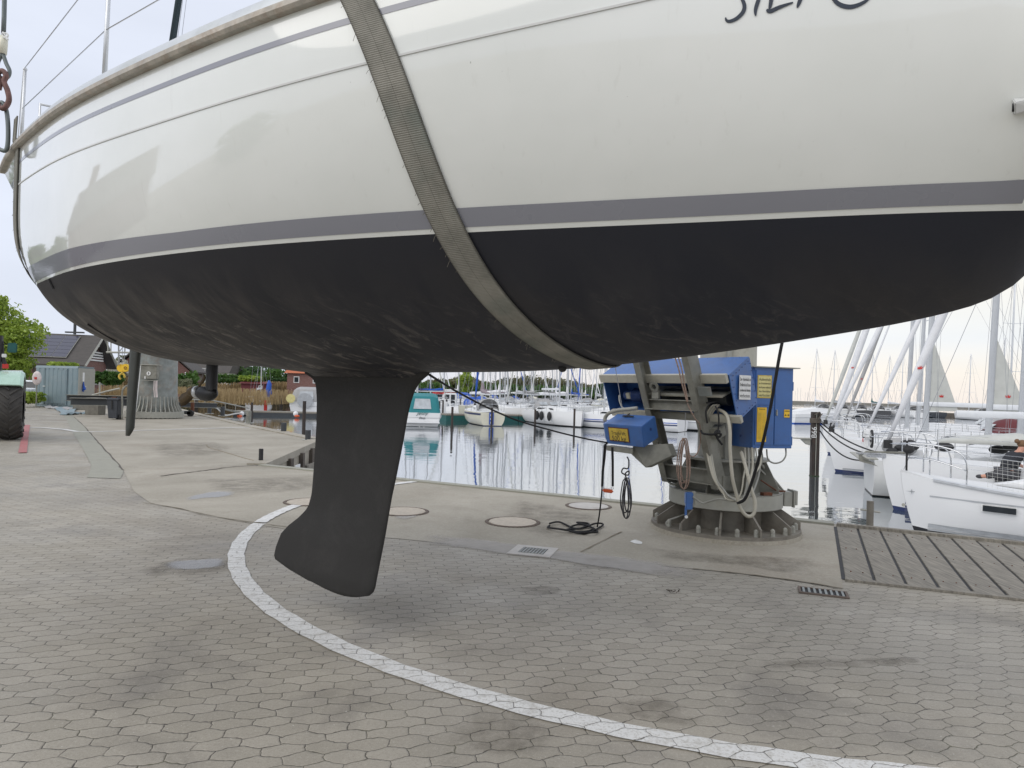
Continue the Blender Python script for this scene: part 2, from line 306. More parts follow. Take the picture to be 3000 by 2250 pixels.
    mx = n.node('ShaderNodeMixShader'); mx.inputs[0].default_value = .45; t.links.new(p.outputs[0], mx.inputs[1]); t.links.new(gl.outputs[0], mx.inputs[2]); t.links.new(mx.outputs[0], t.nodes['Material Output'].inputs[0])
    M['water'] = m
    # brick with mortar courses, planked deck boards
    for k, c1, c2 in (('brickwall', (.17, .06, .048), (.12, .042, .035)),):
        m, t, p = newmat(k); n = N(t); b = n.node('ShaderNodeTexBrick'); n.put(b.inputs[0], n.mapping(n.obj(), (1, 1, 1), (math.pi/2, 0, 0)))
        b.inputs['Scale'].default_value = 4; b.inputs['Color1'].default_value = (*c1, 1); b.inputs['Color2'].default_value = (*c2, 1); b.inputs['Mortar'].default_value = (.3, .27, .24, 1)
        t.links.new(b.outputs[0], p.inputs['Base Color']); p.inputs['Roughness'].default_value = .9; M[k] = m
special()

# ------------------------------------------------------------ mesh helpers
class MB:
    def __init__(s): s.v = []; s.f = []; s.uv = None
    def add(s, vs, fs):
        b = len(s.v); s.v += [tuple(x) for x in vs]; s.f += [tuple(b+i for i in f) for f in fs]; return s
    def box(s, c, d, R=None):
        c = Vector(c); hx, hy, hz = [q/2 for q in d]
        vs = [Vector((x, y, z)) for x in (-hx, hx) for y in (-hy, hy) for z in (-hz, hz)]
        if R is not None: vs = [R @ v for v in vs]
        return s.add([v+c for v in vs], [(0, 1, 3, 2), (4, 6, 7, 5), (0, 4, 5, 1), (2, 3, 7, 6), (0, 2, 6, 4), (1, 5, 7, 3)])
    def hexa(s, a, b):                     # two matching quads -> solid
        return s.add(list(a)+list(b), [(3, 2, 1, 0), (4, 5, 6, 7)]+[(i, (i+1) % 4, 4+(i+1) % 4, 4+i) for i in range(4)])
    def prism(s, poly, vec):               # poly: 3D points, extruded by vec
        n = len(poly); vec = Vector(vec); a = [Vector(p) for p in poly]; b = [p+vec for p in a]
        return s.add(a+b, [tuple(range(n-1, -1, -1)), tuple(range(n, 2*n))]+[(i, (i+1) % n, n+(i+1) % n, n+i) for i in range(n)])
    def loft(s, rings, cap=True, close=True):
        n = len(rings[0]); vs = [p for r in rings for p in r]; fs = []
        for i in range(len(rings)-1):
            for j in range(n if close else n-1):
                k = (j+1) % n; fs.append((i*n+j, i*n+k, (i+1)*n+k, (i+1)*n+j))
        if cap: fs.append(tuple(range(n-1, -1, -1))); m = (len(rings)-1)*n; fs.append(tuple(range(m, m+n)))
        return s.add(vs, fs)
    def tube(s, pts, r, n=8, cap=True):
        pts = [Vector(p) for p in pts]; rr = r if isinstance(r, (list, tuple)) else [r]*len(pts); rings = []; up = None
        for i, p in enumerate(pts):
            d = (pts[min(i+1, len(pts)-1)]-pts[max(i-1, 0)])
            if d.length < 1e-9: d = Vector((0, 0, 1))
            d.normalize()
            if up is None: up = Vector((0, 0, 1)) if abs(d.z) < .9 else Vector((1, 0, 0))
            x = d.cross(up)
            if x.length < 1e-5: x = d.cross(Vector((1, .3, 0)))
            x.normalize(); y = x.cross(d).normalized(); up = y
            rings.append([p+x*(rr[i]*math.cos(2*math.pi*k/n))+y*(rr[i]*math.sin(2*math.pi*k/n)) for k in range(n)])
        return s.loft(rings, cap)
    def cyl(s, a, b, r, r2=None, n=16): return s.tube([a, b], [r, r if r2 is None else r2], n)
    def ball(s, c, r, n=10, m=7, sc=(1, 1, 1)):
        c = Vector(c); rings = []
        for i in range(m+1):
            t = math.pi*(i/m); rr = max(math.sin(t), .02)*r
            rings.append([c+Vector((rr*math.cos(2*math.pi*k/n)*sc[0], rr*math.sin(2*math.pi*k/n)*sc[1], r*math.cos(t)*sc[2])) for k in range(n)])
        return s.loft(rings)
    def torus(s, c, R, r, ax=(0, 0, 1), n=20, m=8, a0=0, a1=2*math.pi):
        q = Vector(ax).normalized().to_track_quat('Z', 'Y'); c = Vector(c)
        full = abs(a1-a0-2*math.pi) < 1e-6
        pts = [c+q @ Vector((R*math.cos(a0+(a1-a0)*i/n), R*math.sin(a0+(a1-a0)*i/n), 0)) for i in range(n+1)]
        return s.tube(pts, r, m, cap=not full)
    def ribbon(s, pts, nrm, w, th):        # flat band along pts, nrm per point, with thickness
        rings = []; L = [0]; pts = [Vector(p) for p in pts]
        for i, p in enumerate(pts):
            d = (pts[min(i+1, len(pts)-1)]-pts[max(i-1, 0)]).normalized(); n_ = Vector(nrm[i]).normalized(); x = d.cross(n_).normalized()
            rings.append([p-x*w/2, p+x*w/2, p+x*w/2+n_*th, p-x*w/2+n_*th])
        return s.loft(rings)
    def build(s, name, m=None, parent=None, smooth=False, bevel=0, inv=None, auto=None):
        me = bpy.data.meshes.new(name)
        vs = s.v
        if inv is not None: vs = [tuple(inv @ Vector(v)) for v in vs]
        me.from_pydata(vs, [], s.f); me.update()
        o = bpy.data.objects.new(name, me); COL.objects.link(o)
        if m is not None: me.materials.append(M[m] if isinstance(m, str) else m)
        if parent is not None: o.parent = parent
        import bmesh
        bm = bmesh.new(); bm.from_mesh(me); bmesh.ops.recalc_face_normals(bm, faces=bm.faces)
        if bevel: bmesh.ops.bevel(bm, geom=[e for e in bm.edges if len(e.link_faces) == 2 and e.calc_face_angle(0) > .5], offset=bevel, segments=2, affect='EDGES', clamp_overlap=True)
        bm.to_mesh(me); bm.free()
        if smooth or auto:
            for p_ in me.polygons: p_.use_smooth = True
            if auto or smooth == 'auto': me.set_sharp_from_angle(angle=math.radians(auto or 35))
        return o
def tag(o, label, cat, group=None, kind=None):
    o['label'] = label; o['category'] = cat
    if group: o['group'] = group
    if kind: o['kind'] = kind
    return o
def thing(name, label, cat, loc=(0, 0, 0), rz=0, group=None):
    o = bpy.data.objects.new(name, None); COL.objects.link(o); o.location = loc; o.rotation_euler = (0, 0, rz); o.empty_display_size = .3
    return tag(o, label, cat, group)
def struct(o, label=None, cat=None, kind='structure'):
    o['kind'] = kind
    if label: o['label'] = label
    if cat: o['category'] = cat
    return o
def copy_tree(o, parent=None):
    c = o.copy(); COL.objects.link(c); c.parent = parent
    for ch in [x for x in KIDS.get(o.name, [])]: copy_tree(ch, c)
    return c
KIDS = {}
def kids_index():
    KIDS.clear()
    for o in COL.objects:
        if o.parent: KIDS.setdefault(o.parent.name, []).append(o)
def text(name, body, size, matx, m, parent=None, extr=.001, shear=0.0, align='CENTER', space=1.0, off=0.0):
    c = bpy.data.curves.new(name, 'FONT'); c.body = body; c.size = size; c.extrude = extr; c.shear = shear; c.align_x = align; c.align_y = 'CENTER'; c.space_line = space; c.offset = off; c.resolution_u = 3
    t = bpy.data.objects.new(name, c); COL.objects.link(t); bpy.context.view_layer.update()
    me = bpy.data.meshes.new_from_object(t.evaluated_get(bpy.context.evaluated_depsgraph_get()))
    bpy.data.objects.remove(t); o = bpy.data.objects.new(name, me); COL.objects.link(o); me.materials.clear(); me.materials.append(M[m])
    me.transform(matx)
    if parent is not None: o.parent = parent
    return o
def frame(origin, xdir, updir):            # matrix whose x runs along xdir, y along updir, z out of the surface
    x = Vector(xdir).normalized(); y = Vector(updir); y = (y-x*y.dot(x)).normalized(); z = x.cross(y)
    m = Matrix((x, y, z)).transposed().to_4x4(); m.translation = Vector(origin); return m
def local(parent):                         # world -> parent's space for a plain located Empty
    bpy.context.view_layer.update(); return parent.matrix_world.inverted()
def sag(a, b, drop, n=14):
    a, b = Vector(a), Vector(b); return [a.lerp(b, i/n)-Vector((0, 0, drop*4*(i/n)*(1-i/n))) for i in range(n+1)]
def smooth_pts(pts, k=6):
    pts = [Vector(p) for p in pts]; out = []
    for i in range(len(pts)-1):
        p0, p1, p2, p3 = pts[max(i-1, 0)], pts[i], pts[i+1], pts[min(i+2, len(pts)-1)]
        for j in range(k):
            t = j/k; out.append(.5*((2*p1)+(p2-p0)*t+(2*p0-5*p1+4*p2-p3)*t*t+(3*p1-p0-3*p2+p3)*t**3))
    return out+[pts[-1]]
# ============================================================ SETTING: water, quay, shore
b = MB(); b.add([(-1500, -400, -1), (1800, -400, -1), (1800, 2600, -1), (-1500, 2600, -1)], [(0, 1, 2, 3)])
water = struct(b.build('water', 'water'), 'calm grey blue harbour water with masts mirrored in it', 'water')
EDIR = Vector((.892, -.452, 0)); ENRM = Vector((.452, .892, 0)); EA = Vector((-4.85, 13.53, 0)); EB = Vector((-5.62, 20.4, 0))
E_R = EA+EDIR*320
quay_line = [EB, Vector((-9.98, 26.25, 0)), Vector((-16.5, 35.7, 0)), Vector((-20.3, 41.5, 0)), Vector((-27, 50, 0)), Vector((-46, 66, 0)), Vector((-75, 78, 0)), Vector((-300, 120, 0))]
land = [E_R, EA]+quay_line+[Vector((-1200, 120, 0)), Vector((-1200, -400, 0)), Vector((E_R.x, -400, 0))]
b = MB(); b.add(land, [tuple(range(len(land)))])
struct(b.build('ground', 'pavers'), 'grey interlocking pavers of the boatyard', 'paving')
b = MB()
wl_ = [E_R, EA, EB]+quay_line[1:]
for i in range(len(wl_)-1):
    p, q = wl_[i], wl_[i+1]; b.add([p+Vector((0, 0, -.004)), q+Vector((0, 0, -.004)), q+Vector((0, 0, -3)), p+Vector((0, 0, -3))], [(0, 1, 2, 3)])
struct(b.build('quay_wall', 'slab'), 'grey concrete quay wall dropping to the water', 'quay')
# concrete apron between pavers and the quay edge
Z4 = Vector((0, 0, .004))
front = [(2470, 1725), (2330, 1702), (2160, 1680), (1900, 1655), (1650, 1632), (1400, 1603), (1180, 1580), (1020, 1568), (870, 1556), (700, 1528), (560, 1498), (440, 1474), (392, 1440), (362, 1379), (340, 1353), (271, 1277), (217, 1223), (192, 1196)]
ap = [G(x, y) for x, y in front]+[Vector((-20.6, 41.9, 0)), Vector((-16.7, 35.9, 0)), Vector((-10.2, 26.4, 0)), EB+Vector((-.2, 0, 0)), EA+Vector((-.2, -.15, 0)), EA-ENRM*.16+EDIR*.4]
endp = G(2452, 1538)-ENRM*.12
ap += [endp]
b = MB(); b.add([p+Z4 for p in ap], [tuple(range(len(ap)))])
struct(b.build('concrete_apron', 'slab'), 'weathered concrete slab along the quay edge', 'paving')
# steel/timber coping on the quay edge
b = MB(); b.prism([EA-ENRM*.16+Vector((0, 0, 0)), EA-ENRM*.16+Vector((0, 0, .025)), EA+ENRM*.02+Vector((0, 0, .025)), EA+ENRM*.02+Vector((0, 0, -.2)), EA+Vector((0, 0, -.2))], EDIR*10.2)
struct(b.build('quay_coping', 'gutter'), 'narrow coping along the near quay edge', 'quay')
b = MB(); b.add([v for q_ in () for v in q_], [])
cope = []
for p, q in ((EA, EB), (EB, quay_line[1]), (quay_line[1], quay_line[2]), (quay_line[2], quay_line[3])):
    d = (q-p).normalized(); nn = Vector((-d.y, d.x, 0))
    b.prism([p+nn*.0+Vector((0, 0, .005)), p+nn*.34+Vector((0, 0, .005)), p+nn*.34+Vector((0, 0, .035)), p-nn*.03+Vector((0, 0, .035)), p-nn*.03+Vector((0, 0, -.12))], q-p)
struct(b.build('quay_coping', 'slab'), 'pale coping beam along the far arm of the quay', 'quay')
# sheet-pile style wall boards below the coping of the inner corner
b = MB()
for i in range(5):
    c = EA.lerp(EB, (i+.55)/5)+Vector((.06, .02, -.66)); b.box(c, (.10, .17, 1.15), Euler((0, 0, random.uniform(-.1, .1))).to_matrix())
struct(b.build('wall_posts', 'wood_post'), 'old timber fender posts on the inner quay wall', 'fender posts')
b = MB()
for i in range(4):
    c = EA.lerp(EB, (i+1.1)/5)+Vector((.2, 0, -.55-.12*(i % 2))); b.box(c, (.07, 1.15, .28))
struct(b.build('wall_boards', 'wood_grey'), 'weathered boards on the inner quay wall', 'boards')
sg = MB(); q0 = G(866, 1365, -.35); q0 = EA.lerp(EB, .30)+Vector((.245, 0, -.42)); sg.box(q0, (.02, .34, .42)); o = sg.build('quay_sign', 'whitepaint'); tag(o, 'small white notice board on the inner quay wall', 'sign')
for k, tx in enumerate(('Anlegen', 'verboten')):
    text('lettering', tx, .085, frame(q0+Vector((.012, .0, .07-.13*k)), (0, 1, 0), (0, 0, 1)) @ Matrix.Scale(-1, 4, (1, 0, 0)) if False else frame(q0+Vector((.012, .0, .07-.13*k)), (0, 1, 0), (0, 0, 1)), 'letterblack', o).matrix_parent_inverse = Matrix()
# gutter running away to the left
L_ = [(255, 1400), (262, 1385), (268, 1364), (240, 1310), (217, 1274), (200, 1240), (181, 1205), (160, 1180)]; R_ = [(352, 1403), (360, 1388), (362, 1379), (340, 1353), (271, 1277), (240, 1243), (217, 1223), (181, 1180)]
b = MB(); lo = [G(x, y)+Z4*1.8 for x, y in L_]; ro = [G(x, y)+Z4*1.8 for x, y in R_]
b.add(lo+ro, [(i, i+1, len(lo)+i+1, len(lo)+i) for i in range(len(lo)-1)])
struct(b.build('gutter', 'gutter'), 'pale green grey drainage channel in the yard', 'gutter')
# thin cement wash over the front of the slab
def blob(name, pts, m, z, label, cat, kind='structure', sm=5):
    p = smooth_pts([G(x, y) for x, y in pts]+[G(*pts[0])], sm)[:-1]
    c = sum(p, Vector())/len(p); n = len(p); b = MB(); b.add([q+Vector((0, 0, z)) for q in p]+[c.lerp(q, .55)+Vector((0, 0, z)) for q in p]+[c+Vector((0, 0, z))], [(i, (i+1) % n, n+(i+1) % n, n+i) for i in range(n)]+[(n+i, n+(i+1) % n, 2*n) for i in range(n)])
    o = b.build(name, m); at = o.data.attributes.new('edge', 'FLOAT', 'POINT')
    for i in range(len(o.data.vertices)): at.data[i].value = 0.0 if i < n else 1.0
    return struct(o, label, cat, kind)
blob('cement_wash', [(1165, 1572), (1200, 1560), (1330, 1568), (1500, 1592), (1640, 1612), (1800, 1628), (1990, 1652), (2170, 1690), (2150, 1702), (2060, 1712), (1930, 1692), (1760, 1668), (1600, 1640), (1450, 1625), (1300, 1602), (1200, 1590)], 'patchfilm', .009, 'pale cement smear between pavers and slab', 'paving')
blob('puddle', [(450, 1660), (480, 1646), (560, 1640), (650, 1634), (672, 1640), (668, 1662), (600, 1672), (500, 1674)], 'puddle', .006, 'shallow rain puddle on the pavers by the white ring', 'puddle')
blob('puddle', [(560, 1452), (620, 1440), (680, 1438), (705, 1447), (660, 1458), (590, 1463), (540, 1470), (530, 1462)], 'puddle', .009, 'shallow puddle on the concrete slab', 'puddle')
blob('puddle', [(1165, 1490), (1205, 1494), (1235, 1503), (1222, 1520), (1180, 1528), (1150, 1520)], 'patchfilm', .010, 'damp patch beside the manhole', 'puddle')
blob('paint_splash', [(1845, 1588), (1862, 1583), (1880, 1590), (1878, 1596), (1860, 1594)], 'paint_line', .008, 'white paint splash on the slab', 'paint')
for pts_, z_, lb_ in (([(1760, 2050), (1900, 2035), (2010, 2060), (2080, 2100), (2060, 2140), (1950, 2130), (1820, 2100)], .0035, 'dark stain on the pavers beside the white ring'),
    ([(1380, 2060), (1560, 2090), (1640, 2150), (1600, 2220), (1400, 2230), (1280, 2160)], .0035, 'brown stain on the pavers at the bottom of the picture'),
    ([(420, 1650), (560, 1625), (700, 1632), (720, 1665), (600, 1690), (450, 1695), (380, 1680)], .0035, 'damp stain round the puddle'),
    ([(2180, 1940), (2400, 1930), (2700, 1925), (2690, 1950), (2450, 1958), (2200, 1962)], .0035, 'long damp streak on the pavers at right'),
    ([(2560, 1930), (2640, 1922), (2700, 1932), (2690, 1950), (2600, 1952)], .0038, 'small dark patch on the pavers at right'),
    ([(1500, 1720), (1600, 1712), (1660, 1726), (1640, 1745), (1540, 1748)], .0035, 'small stain near the cement smear'),
    ([(560, 1400), (900, 1395), (1000, 1425), (800, 1450), (600, 1440)], .0075, 'worn dirty area of the slab'),
    ([(1500, 1455), (1750, 1500), (1780, 1560), (1600, 1590), (1450, 1520)], .0075, 'dirty area of the slab between the manholes'),
    ([(1850, 1600), (2150, 1625), (2440, 1640), (2430, 1700), (2150, 1660), (1900, 1640)], .0075, 'dirty front of the slab below the crane'),
    ([(420, 1300), (640, 1290), (700, 1320), (560, 1345), (440, 1340)], .0075, 'faint oil stain on the slab behind the rudder')):
    blob('stain', pts_, 'stainfilm', z_, lb_, 'stain')
# painted lines
def arc_mark(name, c, R, w, a0, a1, m, z, n=60):
    b = MB(); vs = []
    for i in range(n+1):
        a = a0+(a1-a0)*i/n; jit = .006*math.sin(i*2.3)
        vs += [(c[0]+(R-w/2+jit)*math.cos(a), c[1]+(R-w/2+jit)*math.sin(a), z), (c[0]+(R+w/2+jit)*math.cos(a), c[1]+(R+w/2+jit)*math.sin(a), z)]
    b.add(vs, [(2*i, 2*i+1, 2*i+3, 2*i+2) for i in range(n)]); return b
b = arc_mark('', (2.5, 8.28), 5.37, .145, math.radians(184.2), math.radians(292), None, .0058)
struct(b.build('painted_ring', 'paint_on_pavers'), 'white painted ring marking the crane swing circle', 'marking')
b = arc_mark('', (2.5, 8.28), 5.37, .145, math.radians(138), math.radians(184.15), None, .0125)
struct(b.build('painted_ring', 'paint_line'), 'white ring marking continuing over the concrete', 'marking')
def stripe(name, pts, w, m, label, z=.012):
    p = [G(x, y) for x, y in pts]; b = MB(); vs = []
    for i, q in enumerate(p):
        d = (p[min(i+1, len(p)-1)]-p[max(i-1, 0)]).normalized(); n_ = Vector((-d.y, d.x, 0))*w/2
        vs += [q+n_+Vector((0, 0, z)), q-n_+Vector((0, 0, z))]
    b.add(vs, [(2*i, 2*i+1, 2*i+3, 2*i+2) for i in range(len(p)-1)]); return struct(b.build(name, m), label, 'marking')
stripe('painted_line', [(0, 1249), (60, 1252), (130, 1254), (190, 1259), (225, 1265), (262, 1266), (330, 1264), (500, 1259), (735, 1252)], .17, 'paint_line', 'long white line across yard and slab')
stripe('painted_line', [(0, 1244), (60, 1244), (78, 1244)], .15, 'paint_line', 'short white line beside the tractor tyre')
stripe('painted_line', [(30, 1212), (60, 1209), (120, 1208), (175, 1207)], .17, 'paint_line', 'white line in front of the grey container')
stripe('painted_line', [(200, 1206), (285, 1208)], .12, 'paint_line', 'faint white line behind the concrete blocks')
stripe('red_line', [(80, 1246), (72, 1290), (66, 1328)], .15, 'paint_red', 'red painted stripe on the pavers', z=.016)
# cracks
def crack(pts, w, label):
    p = smooth_pts([G(x, y) for x, y in pts], 6); b = MB(); vs = []
    for i, q in enumerate(p):
        d = (p[min(i+1, len(p)-1)]-p[max(i-1, 0)]).normalized(); ww = w*(.3+.7*random.random()); n_ = Vector((-d.y, d.x, 0))*ww; j = n_*random.uniform(-.8, .8)
        vs += [q+n_+j+Vector((0, 0, .0105)), q-n_+j+Vector((0, 0, .0105))]
    b.add(vs, [(2*i, 2*i+1, 2*i+3, 2*i+2) for i in range(len(p)-1)]); struct(b.build('crack', 'mud' if w < .02 else 'wood_post'), label, 'crack')
crack([(420, 1474), (520, 1490), (600, 1510), (700, 1526), (800, 1540), (860, 1548)], .012, 'dark joint between pavers and slab left of the keel')
crack([(470, 1396), (560, 1384), (620, 1377), (690, 1368), (770, 1364)], .03, 'crack across the slab near the mooring bollard')
crack([(1820, 1560), (1760, 1590), (1700, 1620)], .012, 'joint in the concrete running towards the crane')
crack([(2030, 1668), (2160, 1681), (2330, 1703), (2470, 1727)], .012, 'joint at the front of the crane slab')
crack([(362, 1379), (340, 1353), (300, 1310), (271, 1277), (240, 1243), (217, 1223)], .02, 'joint beside the gutter')
crack([(290, 1228), (360, 1221), (480, 1217)], .014, 'joint behind the large crane')
mk('ironedge', (.14, .11, .09), .8, metal=.2, var=.3)
def manhole(px, py, r, label, grey=False):
    c = G(px, py)+Vector((0, 0, .006)); t = thing('manhole_cover', label, 'manhole cover', c, 0, 'manhole covers in the slab')
    b = MB(); b.torus((0, 0, .0), r, .009, n=40); b.build('rim', 'ironedge', t)
    b = MB(); b.cyl((0, 0, 0), (0, 0, .008), r*.93, n=40)
    b.build('lid', 'patch' if grey else 'manlid', t)
    ro = [r*(1.10 if k % 4 < 2 else 1.05) for k in range(176)]; b = MB()
    b.loft([[Vector((math.cos(k*math.pi/88)*q[k], math.sin(k*math.pi/88)*q[k], z)) for k in range(176)] for q, z in (([r*1.03]*176, .0), (ro, .0), (ro, .005), ([r*1.03]*176, .005), ([r*1.03]*176, .0))], cap=False)
    b.build('toothed_rim', 'ironedge', t)
manhole(1502, 1531, .31, 'round concrete manhole cover with rusty rim, nearest to the drain grating')
manhole(1724, 1484, .30, 'pale round manhole cover nearest to the quay edge', True)
manhole(1180, 1500, .31, 'round manhole cover partly hidden by the right edge of the keel')
manhole(905, 1472, .31, 'round manhole cover crossed by the white ring left of the keel')
def grating(px, py, w, h, ang, label, frame_m, fw):
    c = G(px, py)+Vector((0, 0, .008)); t = thing('drain_grating', label, 'drain', c, ang, 'drain gratings')
    b = MB()
    for s1 in (-1, 1): b.box((0, s1*(h/2+fw/2), 0), (w+2*fw, fw, .012)); b.box((s1*(w/2+fw/2), 0, 0), (fw, h, .012))
    b.build('frame', frame_m, t)
    b = MB(); b.box((0, 0, -.004), (w, h, .004)); b.build('pit', 'rubber', t)
    b = MB()
    for k in range(8): b.box((-w/2+w*(k+.5)/8, 0, .002), (w/19, h, .012))
    b.build('bars', 'galvrust', t)
grating(1562, 1617, .26, .24, math.radians(-16), 'small drain grating set in a pale concrete frame', 'patch', .085)
grating(2411, 1738, .34, .15, math.radians(-20), 'slotted metal drain grating beside the wooden deck', 'ironedge', .02)
# wooden deck of planks at the right
d0 = G(2450, 1545); df = G(2475, 1698); ex = EDIR; ey = (d0-df); ey = ey.normalized()*1; LEN = (d0-df).length
t = thing('plank_deck', 'weathered wooden plank deck set into the quay beside the crane', 'deck', df, 0)
fx = (G(3000, 1757)-df).normalized()
for k in range(16):
    a = df+fx*(.005+.247*k); c_ = a+fx*.222; bL = a+(d0-df)+(EDIR-fx)*(.247*k); bR = bL+EDIR*.222
    q_ = [a-df, c_-df, bR-df, bL-df]; z0_ = random.uniform(.012, .02)
    bm_ = MB().hexa([v+Vector((0, 0, -.03)) for v in q_], [v+Vector((0, 0, z0_)) for v in q_]); bm_.build('plank', 'wood_grey', t, bevel=.004)
q_ = [Vector((-.03, 0, 0)), fx*4.2, fx*4.2+(d0-df)+(EDIR-fx)*4.2, d0-df-EDIR*.03]
MB().add([v+Vector((0, 0, .0055)) for v in q_], [(0, 1, 2, 3)]).build('pit', 'rubber', t)
MB().hexa([v+Vector((0, 0, 0.002)) for v in (fx*0-ey*.07, fx*4.3-ey*.07, fx*4.3, fx*0)], [v+Vector((0, 0, .022)) for v in (fx*0-ey*.07, fx*4.3-ey*.07, fx*4.3, fx*0)]).build('front_edge', 'wood_grey', t)
e0 = d0-df+ey*.0
MB().hexa([v+Vector((0, 0, -.1)) for v in (e0, e0+EDIR*8, e0+EDIR*8+ENRM*.1, e0+ENRM*.1)], [v+Vector((0, 0, .05)) for v in (e0, e0+EDIR*8, e0+EDIR*8+ENRM*.1, e0+ENRM*.1)]).build('edge_beam', 'wood_grey', t, bevel=.006)
b = MB()
for k in range(16):
    for j in range(3):
        for s_ in (.06, .16):
            c = fx*(.247*k+s_)+(d0-df)*(.1+.4*j)+(EDIR-fx)*(.247*k)*(.1+.4*j); b.cyl(c+Vector((0, 0, .012)), c+Vector((0, 0, .0225)), .006, n=6)
b.build('screws', 'rust', t)
# curled dead leaf on the pavers
t = thing('dead_leaf', 'small curled dead leaf lying on the pavers', 'leaf', G(1972, 1735)); b = MB()
for k in range(7):
    a = k*.9; b.add([(0.05*math.cos(a)*random.random(), .05*math.sin(a)*random.random(), .004), (.05*math.cos(a+.5), .05*math.sin(a+.5), .02*random.random()+.006), (.06*math.cos(a+.2), .03*math.sin(a), .03*random.random()+.01), (.03*math.cos(a-.3), .04*math.sin(a-.3), .008)], [(0, 1, 2, 3)])
b.build('blade', 'barkdark', t)

# ============================================================ THE HOISTED SAILING BOAT
ANG = math.radians(35); d = ray(1075, 1100); KX, KY = d.x/d.y*4.43, 4.43
def spl(xs, ys):
    xs = np.array(xs, float); ys = np.array(ys, float); n = len(xs); h = np.diff(xs); A = np.zeros((n, n)); B = np.zeros(n); A[0, 0] = A[-1, -1] = 1
    for i in range(1, n-1):
        A[i, i-1] = h[i-1]; A[i, i] = 2*(h[i-1]+h[i]); A[i, i+1] = h[i]; B[i] = 6*((ys[i+1]-ys[i])/h[i]-(ys[i]-ys[i-1])/h[i-1])
    Mx = np.linalg.solve(A, B)
    def fn(x):
        i = int(min(max(np.searchsorted(xs, x)-1, 0), n-2)); t = x-xs[i]; hh = h[i]
        return float(ys[i]+t*((ys[i+1]-ys[i])/hh-hh*(2*Mx[i]+Mx[i+1])/6)+t*t*Mx[i]/2+t**3*(Mx[i+1]-Mx[i])/(6*hh))
    return fn
fsh = spl([-3.7, -3, -2.2, -1.2, 0, 1.2, 2.2, 3.2, 4.2, 4.75], [0.824, 0.999, 1.155, 1.326, 1.415, 1.339, 1.091, 0.777, 0.415, 0.023])
fwl = spl([-3.7, -3, -2.4, -1.8, -1.2, -.5, .2, 1.0, 1.8, 2.6, 3.3, 4.0, 4.75], [.70, .90, 1.04, 1.16, 1.25, 1.27, 1.22, 1.08, .87, .63, .40, .10, .02])
fzc = spl([-3.7,-3,-2.2,-1.2,-.4,.4,1.2,2.2,2.8,3.2,3.45,3.7,4.0,4.75], [2.534, 2.295, 1.835, 1.737, 1.684, 1.698, 1.712, 1.794, 1.878, 1.956, 2.12, 2.55, 2.769, 3.169])
fzh = spl([-3.7, -2.5, -1.2, 0, 2, 4.75], [3.344, 3.302, 3.199, 3.122, 3.164, 3.432])
def zwl(s): return 2.25-.006*s
class Sec:
    def __init__(c, s):
        c.s = s; c.w = max(fsh(s), .008); wl = max(fwl(s), .006); c.zh = fzh(s); c.zc = min(fzc(s), c.zh-.05); c.q = float(np.interp(s, [-3, 0, 2, 3.5, 4.7], [.5, .5, .6, .8, .9]))
        tw = (zwl(s)-c.zc)/(c.zh-c.zc)
        if tw > .03: r = min(wl/c.w, .985); c.p = min(max(math.log(max(1-r**(1/c.q), 1e-4))/math.log(1-tw), 1.0), 6)
        else: c.p = 1.0
    def y(c, z):
        t = min(max((z-c.zc)/(c.zh-c.zc), 0), 1); return c.w*(1-(1-t)**c.p)**c.q
_sec = {}
def sec(s):
    k = round(s, 3)
    if k not in _sec: _sec[k] = Sec(k)
    return _sec[k]
boat = thing('sailing_boat', 'white sailing boat with black antifouling and fin keel hanging in crane slings over the yard', 'sailing boat', (KX, KY, 0), -ANG)
RB = Matrix.Rotation(-ANG, 4, 'Z'); RB.translation = Vector((KX, KY, 0)); RBi = RB.inverted()
def L2W(p): return RB @ Vector(p)
def W2L(p): return RBi @ Vector(p)
def prj(p):
    d = Vector(p)-EYEV; z = d.dot(cf); return 1500+F*d.dot(cr)/z, 1125-F*d.dot(cu)/z
SS = [-3.6+8.32*i/130 for i in range(131)]
def hull_nrm(s, z):
    e = .02; a = Vector((s+e, -sec(s+e).y(z), z)); b_ = Vector((s-e, -sec(s-e).y(z), z)); c = Vector((s, -sec(s).y(z+e), z+e)); d_ = Vector((s, -sec(s).y(z-e), z-e))
    n_ = (a-b_).cross(c-d_)
    if n_.length < 1e-9: return Vector((0, -1, 0))
    n_.normalize(); return n_ if n_.y < 0 else -n_
_grid = []
for i in range(166):
    s = -3.6+8.3*i/165; c_ = sec(s)
    for j in range(60):
        z = c_.zc+(c_.zh-c_.zc)*(j/59)**1.4; _grid.append((s, z, *prj(L2W((s, -c_.y(z), z)))))
_grid = np.array(_grid)
def at_px(px, py):
    i = int(np.argmin((_grid[:, 2]-px)**2+(_grid[:, 3]-py)**2)); s, z = _grid[i, 0], _grid[i, 1]
    for _ in range(6):                     # refine by Newton steps
        c = sec(s); f0 = prj(L2W((s, -Sec(s).y(z), z))); e = .01
        fs_ = prj(L2W((s+e, -Sec(s+e).y(z), z))); fz = prj(L2W((s, -Sec(s).y(z+e), z+e)))
        J = np.array([[(fs_[0]-f0[0])/e, (fz[0]-f0[0])/e], [(fs_[1]-f0[1])/e, (fz[1]-f0[1])/e]])
        try: dx = np.linalg.solve(J, [px-f0[0], py-f0[1]])
        except Exception: break
        if max(abs(dx)) > .3: break
        s += dx[0]; z += dx[1]
    return s, z
def hp(s, z, off=0.0):
    p = Vector((s, -Sec(s).y(z), z)); return p+hull_nrm(round(s, 3), z)*off if off else p
